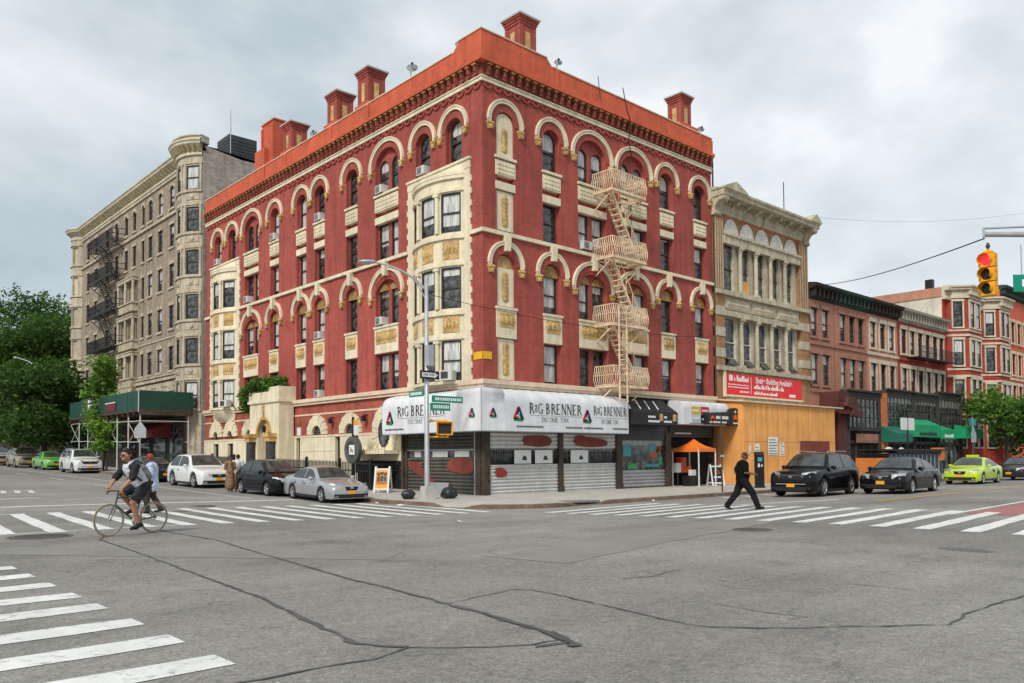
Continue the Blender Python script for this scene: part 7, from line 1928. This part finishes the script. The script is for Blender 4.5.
# ---- couple beside the white crossover
def couple():
    x, y = -6.4, 10.6
    t = thing('person', 'woman in a long brown patterned dress standing beside the white crossover', 'person', (x, y, gz(x, y)), math.radians(-100))
    hd = V((.03,0,1.55)); f = (1,0,0); sh = [V((0,.17,1.33)), V((0,-.17,1.33))]; el = [V((.0,.22,1.08)), V((.0,-.22,1.08))]; wr = [V((.12,.14,.98)), V((.12,-.14,.98))]
    b = []; limb(b, [V((0,0,.9)), V((0,0,1.15)), V((0,0,1.3)), V((.01,0,1.4))], [.14,.12,.13,.06]); b.append(('c', sh[0], sh[1], .065, .065)); b.append(('c', (.01,0,1.4), hd-V((0,0,.05)), .05, .048)); head(b, hd, f, .95)
    for i in (0, 1):
        limb(b, [sh[i], el[i], wr[i]], [.05,.04,.027]); hand(b, wr[i], wr[i]-el[i], 1-2*i, .95, .6); limb(b, [V((0,.08-.16*i,.85)), V((.03,.08-.16*i,.46)), V((0,.08-.16*i,.09))], [.09,.06,.042]); shoe(b, V((0,.08-.16*i,.09)), (1,0,-.1), .85)
    put_part(b, 'body', X['skindark'], t, .011, 3); face(hd, f, t)
    d = []; limb(d, [V((0,0,1.36)), V((0,0,1.1)), V((0,0,.9)), V((0,0,.3))], [.12,.145,.18,.235]); d.append(('c', sh[0], sh[1], .085, .085))
    for i in (0, 1): limb(d, [sh[i], el[i]], [.075,.07])
    mt = M('brown_patterned_cotton', (.26,.15,.08), .85, .55, 14); put_part(d, 'dress', mt, t)
    h = MB(); h.sphere((-.02,0,.05), .1, 12, 8, 1, 1, 1.05); h.sphere((-.09,0,-.02), .07, 10, 8); h.build('hair', X['hair'], t, hd)
    x, y = -5.85, 11.0
    t = thing('person', 'person in a white top and light trousers standing behind the woman in the brown dress', 'person', (x, y, gz(x, y)), math.radians(60))
    hd = V((.03,0,1.6)); sh = [V((0,.19,1.38)), V((0,-.19,1.38))]; el = [V((.0,.25,1.12)), V((.0,-.25,1.12))]; wr = [V((.16,.16,1.1)), V((.06,-.25,.9))]
    b = []; limb(b, [V((0,0,.92)), V((0,0,1.15)), V((0,0,1.34)), V((.01,0,1.44))], [.15,.14,.15,.065]); b.append(('c', sh[0], sh[1], .07, .07)); b.append(('c', (.01,0,1.44), hd-V((0,0,.05)), .053, .05)); head(b, hd, f)
    for i in (0, 1):
        limb(b, [sh[i], el[i], wr[i]], [.055,.043,.029]); hand(b, wr[i], wr[i]-el[i], 1-2*i, 1, .6); limb(b, [V((0,.09-.18*i,.88)), V((.03,.09-.18*i,.48)), V((0,.09-.18*i,.09))], [.095,.062,.045]); shoe(b, V((0,.09-.18*i,.09)), (1,0,-.1), .9)
    put_part(b, 'body', X['skindark'], t, .011, 3); face(hd, f, t)
    s = []; limb(s, [V((0,0,.9)), V((0,0,1.1)), V((0,0,1.34)), V((.01,0,1.42))], [.18,.165,.165,.085]); s.append(('c', sh[0], sh[1], .09, .09))
    for i in (0, 1): limb(s, [sh[i], el[i]], [.08,.075])
    put_part(s, 'shirt', M('white_cotton', (.62,.62,.60), .85, .1, 8), t)
    p = [('c', V((0,0,.92)), V((0,0,.88)), .16, .16)]
    for i in (0, 1): limb(p, [V((0,.09-.18*i,.86)), V((.03,.09-.18*i,.48)), V((0,.09-.18*i,.12))], [.12,.09,.075])
    put_part(p, 'trousers', M('khaki_trousers', (.30,.23,.15), .85, .2, 8), t)
    h = MB(); h.sphere((-.015,0,.045), .1, 12, 8, 1, 1, 1.0); h.build('hair', X['hair'], t, hd)
couple()
def roadside_person():
    x, y = 39.6, -6.2
    t = thing('person', 'person in a red and white top standing at the kerb behind the lime taxi', 'person', (x, y, gz(x, y)), PI)
    hd = V((.03,0,1.6)); f = (1,0,0); sh = [V((0,.19,1.38)), V((0,-.19,1.38))]; el = [V((0,.25,1.12)), V((0,-.25,1.12))]; wr = [V((.1,.25,.9)), V((.1,-.25,.9))]
    b = []; limb(b, [V((0,0,.92)), V((0,0,1.34)), V((.01,0,1.44))], [.15,.15,.065]); b.append(('c', sh[0], sh[1], .07, .07)); b.append(('c', (.01,0,1.44), hd-V((0,0,.05)), .053, .05)); head(b, hd, f)
    for i in (0, 1):
        limb(b, [sh[i], el[i], wr[i]], [.055,.043,.029]); hand(b, wr[i], wr[i]-el[i], 1-2*i, 1, .6); limb(b, [V((0,.09-.18*i,.88)), V((.03,.09-.18*i,.48)), V((0,.09-.18*i,.09))], [.095,.062,.045]); shoe(b, V((0,.09-.18*i,.09)), (1,0,-.1), .9)
    put_part(b, 'body', X['skindark'], t, .012, 3)
    s = []; limb(s, [V((0,0,.9)), V((0,0,1.34)), V((.01,0,1.42))], [.18,.165,.085]); s.append(('c', sh[0], sh[1], .09, .09)); put_part(s, 'shirt', X['logored'], t)
    s = [('e', (.08,0,1.2), (.12,.12,.1))]; put_part(s, 'white_panel', X['white'], t)
    p = [('c', V((0,0,.92)), V((0,0,.88)), .16, .16)]
    for i in (0, 1): limb(p, [V((0,.09-.18*i,.86)), V((.03,.09-.18*i,.48)), V((0,.09-.18*i,.12))], [.12,.09,.075])
    put_part(p, 'trousers', X['darkgrey'], t)
roadside_person()
# ---- the cyclist and the bicycle: local +x is forward; the bicycle stands on z=0
bxp, byp = -16.42, -7.8; BZ = gz(bxp, byp); BR = math.radians(195.0)
def cyc():
    b = thing('bicycle', 'dark road bicycle with tan tyres ridden by the man in shorts', 'bicycle', (bxp, byp, BZ), BR); b.scale = (.98,)*3
    r = .345; wf, wr_ = V((.54,0,r)), V((-.50,0,r)); bb_ = V((-.04,0,.29)); st = V((-.2,0,.83)); hd_ = V((.36,0,.80)); hd2 = V((.40,0,.66))
    for c, nm in ((wf, 1), (wr_, 0)):
        w = bpy.data.objects.new('wheel', None); COL.objects.link(w); w.parent = b; w.location = c
        m = MB(); n, k = 40, 8; P = []
        for j in range(k+1):
            a = 2*PI*j/k; P.append(((r-.014)+.014*math.cos(a), .014*math.sin(a)))
        m.lathe(P, n=n, axis='y'); m.build('tyre', M('tan_tyre', (.34,.24,.11), .7, .1, 20), w)
        m = MB(); m.lathe([(r-.03,-.008), (r-.05,-.006), (r-.05,.006), (r-.03,.008), (r-.03,-.008)], n=n, axis='y'); m.cyl((0,-.04,0), (0,.04,0), .02, n=8); m.build('rim', X['grey'], w)
        m = MB()
        for i in range(24):
            a = 2*PI*i/24; a2 = a+(.5 if i % 2 else -.5); m.cyl((.02*math.cos(a2), .025*(-1)**i, .02*math.sin(a2)), ((r-.045)*math.cos(a), 0, (r-.045)*math.sin(a)), .0016, n=4, caps=False)
        m.build('spoke', X['grey'], w)
    m = MB()
    for p, q, rr in ((bb_, hd2, .020), (st, hd_, .017), (bb_, st, .018), (hd_+V((-.01,0,.04)), hd2, .02)): m.cyl(p, q, rr, n=10)
    for s in (-1, 1):
        m.tube([bb_+V((0,s*.03,0)), wr_+V((0,s*.06,0))], .011, 6); m.tube([st+V((0,s*.015,-.03)), wr_+V((0,s*.06,0))], .009, 6); m.tube([hd2+V((0,s*.045,-.02)), hd2+V((.05,s*.05,-.14)), wf+V((0,s*.05,0))], .012, 6)
    m.build('frame', M('dark_teal_frame', (.02,.05,.06), .3, .1, 6, coat=.6), b)
    m = MB(); m.cyl(hd_, hd_+V((-.03,0,.14)), .014, n=8); m.tube([(.35,-.24,.95), (.34,0,.95), (.35,.24,.95)], .013, 8)
    for s in (-1, 1): m.tube([(.35,s*.24,.95), (.42,s*.24,.94), (.44,s*.25,.88)], .015, 6)
    m.build('handlebar', X['black'], b)
    m = MB(); m.cyl(st, st+V((-.02,0,.1)), .013, n=8); m.sphere((-.24,0,.955), .1, 12, 8, 1.35, .75, .32); m.sphere((-.12,0,.955), .05, 10, 6, 1.6, .6, .5); m.build('saddle', X['black'], b)
    m = MB(); m.lathe([(.0,.045), (.095,.045), (.095,.052), (0,.052)], bb_, 22, 'y'); m.lathe([(0,.045), (.04,.045), (.04,.052)], wr_, 14, 'y')
    m.tube([bb_+V((0,.07,0)), bb_+V((.05,.08,-.16))], .012, 6); m.tube([bb_+V((0,-.07,0)), bb_+V((-.05,-.08,.16))], .012, 6)
    for z in (.094, -.094): m.cyl(bb_+V((0,.048,z)), wr_+V((0,.048,z*.42)), .004, n=5)
    m.build('crankset', X['grey'], b)
    m = MB(); m.boxc(bb_+V((.05,.13,-.17)), (.09,.09,.02)); m.boxc(bb_+V((-.05,-.13,.17)), (.09,.09,.02)); m.build('pedal', X['black'], b)
    m = MB(); m.cyl(V((-.60,-.05,.62)), V((-.63,-.05,.62)), .05, n=12); m.build('reflector', X['redprint'], b)
    # rider
    t = thing('person', 'cyclist in a black and white raglan shirt and dark shorts with a backpack', 'person', (bxp, byp, BZ), BR); t.scale = (1.03,)*3
    f = V((.95,-.12,-.08)); hip = V((-.23,0,1.00)); ch = V((.03,0,1.36)); nk = V((.10,0,1.47)); hd = V((.17,.02,1.62))
    sh = [V((.07,.19,1.38)), V((.07,-.19,1.38))]; el = [V((.2,.29,1.17)), V((.2,-.29,1.17))]; wr2 = [V((.33,.25,1.01)), V((.33,-.25,1.01))]
    hp = [V((-.2,.1,.97)), V((-.2,-.1,.97))]; kn = [V((.08,.13,.65)), V((.19,-.12,.86))]; an = [V((-.06,.12,.22)), V((-.10,-.12,.53))]
    p = []; limb(p, [hip, hip+(ch-hip)*.5, ch, nk], [.145,.145,.155,.07]); p.append(('c', sh[0], sh[1], .08, .08)); p.append(('c', nk, hd-V((.01,0,.05)), .056, .053)); head(p, hd, f)
    for i in (0, 1):
        limb(p, [sh[i], el[i], wr2[i]], [.058,.045,.03]); hand(p, wr2[i], V((.5,0,-.35)), 1-2*i, 1, 1.2); limb(p, [hp[i], hp[i]+(kn[i]-hp[i])*.5, kn[i]], [.105,.092,.066]); limb(p, [kn[i], kn[i]+(an[i]-kn[i])*.35, an[i]], [.06,.062,.04]); shoe(p, an[i], (1,0,-.2), .9)
    put_part(p, 'body', X['skin'], t, .007, 3); face(hd, f, t)
    s = []; limb(s, [hip+V((.0,0,-.03)), hip+(ch-hip)*.5, ch, nk-V((0,0,.04))], [.165,.17,.175,.085]); put_part(s, 'shirt', M('white_jersey', (.58,.58,.62), .8, .08, 7), t, .011)
    s = [('c', sh[0], sh[1], .096, .096)]
    for i in (0, 1): limb(s, [sh[i], sh[i]+(el[i]-sh[i])*1.02], [.088,.072])
    s.append(('c', nk-V((.03,0,.08)), nk-V((-.0,0,.03)), .12, .085)); put_part(s, 'sleeves', M('black_jersey', (.012,.012,.014), .8, .2, 7), t, .011)
    s = [('c', hip+V((-.0,0,.02)), hip+V((.02,0,-.04)), .165, .16)]
    for i in (0, 1): limb(s, [hp[i], hp[i]+(kn[i]-hp[i])*.72], [.13,.112])
    put_part(s, 'shorts', M('charcoal_shorts', (.022,.024,.027), .85, .2, 7), t, .011)
    s = []
    for i in (0, 1): shoe(s, an[i], (1,0,-.2), 1.1)
    put_part(s, 'shoes', X['black'], t, .010)
    h = MB(); h.sphere((-.02,-.008,.045), .094, 14, 10, 1.02, 1.0, 1.05); h.sphere((.01,.005,.10), .07, 12, 8, 1.1, 1.1, .85); h.build('hair', X['hair'], t, hd)
    m = MB(); l = f.cross(V((0,0,1))).normalized(); fn = f.normalized()
    for k in (-1, 1): m.sphere(hd+fn*.083+l*.034*k+V((0,0,.014)), .03, 10, 6, .8, .8, .75)
    m.cyl(hd+fn*.08+l*.075+V((0,0,.02)), hd+fn*.08-l*.075+V((0,0,.02)), .006, n=6); m.build('sunglasses', X['black'], t)
    bp = thing('backpack', 'grey and white backpack on the cyclist', 'backpack', (bxp, byp, BZ), BR); bp.scale = (1.03,)*3
    q = [('c', V((-.27,0,1.18)), V((-.13,0,1.42)), .13, .11), ('c', V((-.27,.08,1.2)), V((-.13,.08,1.4)), .09, .08), ('c', V((-.27,-.08,1.2)), V((-.13,-.08,1.4)), .09, .08)]
    put_part(q, 'bag', M('grey_backpack', (.22,.22,.23), .8, .2, 8), bp, .012)
    m = MB()
    for s_ in (-.12, .12): m.tube([(-.14,s_,1.46), (.02,s_*1.05,1.52), (.15,s_*1.1,1.42), (.11,s_*1.25,1.25), (-.08,s_*1.5,1.1)], .022, 6)
    m.build('strap', X['darkgrey'], bp)
cyc()
# ================================================================= TREES AND SHRUBS
def crown_mesh(blobs, n, ls, seed, flat=.75, mats=('leaf1','leaf2','leaf3'), clump=.45):
    """leaf-sized faces gathered into clumps spread through the shells of several lobes"""
    r = random.Random(seed); m = MB(); vs, fs, mi = [], [], []
    tot = sum(b[1]**2 for b in blobs)
    for (c, R_) in blobs:
        nc = int(n*R_**2/tot/16)
        for _ in range(nc):
            u = V((r.gauss(0,1), r.gauss(0,1), r.gauss(0,1))).normalized(); d = R_*(r.random()**.4)
            cc = V(c)+V((u.x*d, u.y*d, u.z*d*flat)); cs = clump*(.6+.8*r.random()); tone = r.random()+.45*u.z  # clumps facing up get paler leaves, sunlight put into their colour
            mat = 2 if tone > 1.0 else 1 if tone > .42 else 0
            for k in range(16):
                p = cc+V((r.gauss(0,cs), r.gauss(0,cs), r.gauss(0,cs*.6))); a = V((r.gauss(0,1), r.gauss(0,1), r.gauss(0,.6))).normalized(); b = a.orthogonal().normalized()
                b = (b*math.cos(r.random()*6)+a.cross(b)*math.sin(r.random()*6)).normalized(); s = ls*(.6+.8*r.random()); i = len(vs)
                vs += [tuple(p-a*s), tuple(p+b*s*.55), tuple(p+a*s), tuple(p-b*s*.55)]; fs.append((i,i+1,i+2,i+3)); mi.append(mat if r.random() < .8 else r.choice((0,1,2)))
    me = bpy.data.meshes.new('crown'); me.from_pydata(vs, [], fs)
    for k in mats: me.materials.append(X[k])
    me.polygons.foreach_set('material_index', mi); me.update(); return me
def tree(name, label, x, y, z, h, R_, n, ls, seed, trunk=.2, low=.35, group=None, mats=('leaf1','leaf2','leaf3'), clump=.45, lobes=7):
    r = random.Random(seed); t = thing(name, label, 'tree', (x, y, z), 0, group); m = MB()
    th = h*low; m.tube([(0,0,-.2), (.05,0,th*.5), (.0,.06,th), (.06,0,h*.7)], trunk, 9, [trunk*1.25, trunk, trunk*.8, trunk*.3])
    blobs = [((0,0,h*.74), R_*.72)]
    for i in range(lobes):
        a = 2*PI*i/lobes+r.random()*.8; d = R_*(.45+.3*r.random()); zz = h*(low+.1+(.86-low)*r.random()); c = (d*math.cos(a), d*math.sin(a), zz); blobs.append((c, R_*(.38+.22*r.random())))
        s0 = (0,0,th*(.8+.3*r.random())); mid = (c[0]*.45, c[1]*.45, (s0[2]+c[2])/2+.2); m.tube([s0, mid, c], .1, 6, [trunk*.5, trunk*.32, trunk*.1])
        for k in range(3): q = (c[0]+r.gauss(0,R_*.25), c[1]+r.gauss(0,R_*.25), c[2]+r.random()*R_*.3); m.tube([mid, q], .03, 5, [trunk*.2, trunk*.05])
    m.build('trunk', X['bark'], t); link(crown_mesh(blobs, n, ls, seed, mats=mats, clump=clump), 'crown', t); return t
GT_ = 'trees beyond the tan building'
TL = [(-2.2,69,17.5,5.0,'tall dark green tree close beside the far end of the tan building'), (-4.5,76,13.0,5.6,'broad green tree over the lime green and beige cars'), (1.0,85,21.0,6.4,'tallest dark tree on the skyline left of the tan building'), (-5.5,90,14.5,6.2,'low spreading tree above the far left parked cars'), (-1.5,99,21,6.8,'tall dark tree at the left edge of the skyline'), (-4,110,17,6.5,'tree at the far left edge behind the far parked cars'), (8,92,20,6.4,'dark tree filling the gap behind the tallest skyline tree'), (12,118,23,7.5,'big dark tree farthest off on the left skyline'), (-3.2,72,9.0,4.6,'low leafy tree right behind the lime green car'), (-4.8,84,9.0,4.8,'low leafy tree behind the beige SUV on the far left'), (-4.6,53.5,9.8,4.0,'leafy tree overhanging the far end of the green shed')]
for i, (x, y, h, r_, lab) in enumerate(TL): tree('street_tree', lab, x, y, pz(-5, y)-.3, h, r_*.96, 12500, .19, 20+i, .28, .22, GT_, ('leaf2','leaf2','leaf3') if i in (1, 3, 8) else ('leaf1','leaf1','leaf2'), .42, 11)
tree('street_tree', 'slim light green young tree growing up in front of the green shed', -3.7, 39.8, pz(-5, 40), 9.0, 1.35, 3400, .16, 41, .10, .3, None, ('leaf2','leaf3','leaf2'), .3, 8)
tree('street_tree', 'low light green sapling hanging below the green shed beside the white SUV', -4.2, 37.2, pz(-5, 37), 3.9, 1.05, 2000, .13, 42, .07, .3, None, ('leaf2','leaf3','leaf3'), .25, 6)
tree('street_tree', 'bushy green pavement tree on the right in front of the red bay building', 52.0, -4.4, .0, 6.7, 3.0, 4600, .17, 43, .13, .3, None, ('leaf1','leaf2','leaf3'), .36, 9)
tree('street_tree', 'bushy green pavement tree at the right edge beyond the first', 60.5, -4.4, .1, 6.6, 3.1, 4600, .17, 44, .13, .3, None, ('leaf1','leaf2','leaf3'), .36, 8)
def shrub(x, y, z, blobs, n, ls, seed, label):
    t = thing('shrub', label, 'shrub', (x, y, z)); m = MB()
    for (c, r_) in blobs: m.tube([(c[0]*.3,c[1]*.6,-.1), c], .03, 5, [.03,.01])
    m.build('stem', X['bark'], t); link(crown_mesh(blobs, n, ls, seed, mats=('leaf1','leaf2','leaf2'), clump=.16), 'crown', t)
shrub(-.5, 19.3, 5.45, [((0,.9,.45),.75), ((.0,1.8,.1),.75), ((.1,-.4,.5),.6), ((0,2.3,-.5),.5), ((0,-1.5,.65),.55), ((0,.2,.75),.5)], 5200, .12, 51, 'green shrub spilling over the top of the cream entrance portal')
for i, (x, y) in enumerate(((52, -5), (57, -5.1), (63, -5))):
    pass
# ================================================================= SKY, SUN, CAMERA
w = bpy.data.worlds.new('World'); sc.world = w; w.use_nodes = True
N = w.node_tree.nodes; L = w.node_tree.links; bg = N['Background']
SUN_EL, SUN_AZ = math.radians(42), math.radians(246)     # azimuth clockwise from +y
sky = N.new('ShaderNodeTexSky'); sky.sky_type = 'NISHITA'; sky.sun_disc = False; sky.sun_elevation = SUN_EL; sky.sun_rotation = SUN_AZ; sky.dust_density = 2
tc = N.new('ShaderNodeTexCoord')
sx = N.new('ShaderNodeSeparateXYZ'); L.new(tc.outputs['Generated'], sx.inputs[0])
mp = N.new('ShaderNodeMapping'); mp.inputs['Scale'].default_value = (1, 1, 1.7); mp.inputs['Location'].default_value = (3.1, 1.7, .4); L.new(tc.outputs['Generated'], mp.inputs[0])
n1 = N.new('ShaderNodeTexNoise'); n1.inputs['Scale'].default_value = 2.1; n1.inputs['Detail'].default_value = 7; n1.inputs['Roughness'].default_value = .5; n1.inputs['Distortion'].default_value = .35; L.new(mp.outputs[0], n1.inputs['Vector'])
cr = N.new('ShaderNodeValToRGB'); n2 = N.new('ShaderNodeTexNoise'); n2.inputs['Scale'].default_value = 5.5; n2.inputs['Detail'].default_value = 6; n2.inputs['Roughness'].default_value = .55; L.new(mp.outputs[0], n2.inputs['Vector'])
dt_ = N.new('ShaderNodeVectorMath'); dt_.operation = 'DOT_PRODUCT'; L.new(tc.outputs['Generated'], dt_.inputs[0]); dt_.inputs[1].default_value = (.866, .42, .272)
br = N.new('ShaderNodeMapRange'); L.new(dt_.outputs['Value'], br.inputs[0]); br.inputs[1].default_value = .72; br.inputs[2].default_value = 1.0; br.inputs[3].default_value = -.03; br.inputs[4].default_value = .13
a1 = N.new('ShaderNodeMath'); a1.operation = 'MULTIPLY_ADD'; L.new(n2.outputs[0], a1.inputs[0]); a1.inputs[1].default_value = .42; L.new(br.outputs[0], a1.inputs[2])
a2 = N.new('ShaderNodeMath'); a2.operation = 'MULTIPLY_ADD'; L.new(n1.outputs[0], a2.inputs[0]); a2.inputs[1].default_value = .85; L.new(a1.outputs[0], a2.inputs[2])
a3 = N.new('ShaderNodeMath'); a3.operation = 'SUBTRACT'; L.new(a2.outputs[0], a3.inputs[0]); a3.inputs[1].default_value = .13
L.new(a3.outputs[0], cr.inputs[0]); e = cr.color_ramp.elements
e[0].position = .31; e[0].color = (3.9,4.7,5.2,1); e[1].position = .67; e[1].color = (9.0,9.2,9.3,1)
k = cr.color_ramp.elements.new(.42); k.color = (5.0,5.8,6.3,1); k = cr.color_ramp.elements.new(.52); k.color = (6.4,7.0,7.4,1); k = cr.color_ramp.elements.new(.62); k.color = (7.8,8.3,8.6,1)
mx = N.new('ShaderNodeMix'); mx.data_type = 'RGBA'; mx.inputs[0].default_value = .9; L.new(sky.outputs[0], mx.inputs[6]); L.new(cr.outputs[0], mx.inputs[7])
L.new(mx.outputs[2], bg.inputs[0]); bg.inputs[1].default_value = .112
sd = bpy.data.lights.new('sun', 'SUN'); sd.energy = 2.85; sd.angle = math.radians(14); sd.color = (1,.95,.88)
so = bpy.data.objects.new('sun', sd); COL.objects.link(so)
dirv = Vector((math.sin(SUN_AZ)*math.cos(SUN_EL), math.cos(SUN_AZ)*math.cos(SUN_EL), math.sin(SUN_EL)))
so.rotation_euler = dirv.to_track_quat('Z', 'Y').to_euler()
f_, yaw, pitch, roll, cyp = 810.99, .7402, .036, -.0069, 426.91
cam = bpy.data.cameras.new('camera'); co_ = bpy.data.objects.new('camera', cam); COL.objects.link(co_)
fw = Vector((math.sin(yaw)*math.cos(pitch), math.cos(yaw)*math.cos(pitch), math.sin(pitch))); rt = Vector((math.cos(yaw), -math.sin(yaw), 0)); up = rt.cross(fw)
r2 = rt*math.cos(roll)+up*math.sin(roll); u2 = -rt*math.sin(roll)+up*math.cos(roll)
co_.matrix_world = Matrix(((r2.x, u2.x, -fw.x, -22.1013), (r2.y, u2.y, -fw.y, -25.9502), (r2.z, u2.z, -fw.z, 1.8), (0,0,0,1)))
cam.sensor_width = 36; cam.lens = f_/1024*36; cam.shift_y = (cyp-341.5)/1024; cam.clip_end = 3000; cam.clip_start = .1
sc.camera = co_
sc.view_settings.view_transform = 'Standard'; sc.view_settings.look = 'None'; sc.view_settings.exposure = 0; sc.view_settings.gamma = 1
sc.cycles.max_bounces = 6; sc.cycles.diffuse_bounces = 3; sc.cycles.glossy_bounces = 3
try: sc.cycles.use_denoising = True
except Exception: pass
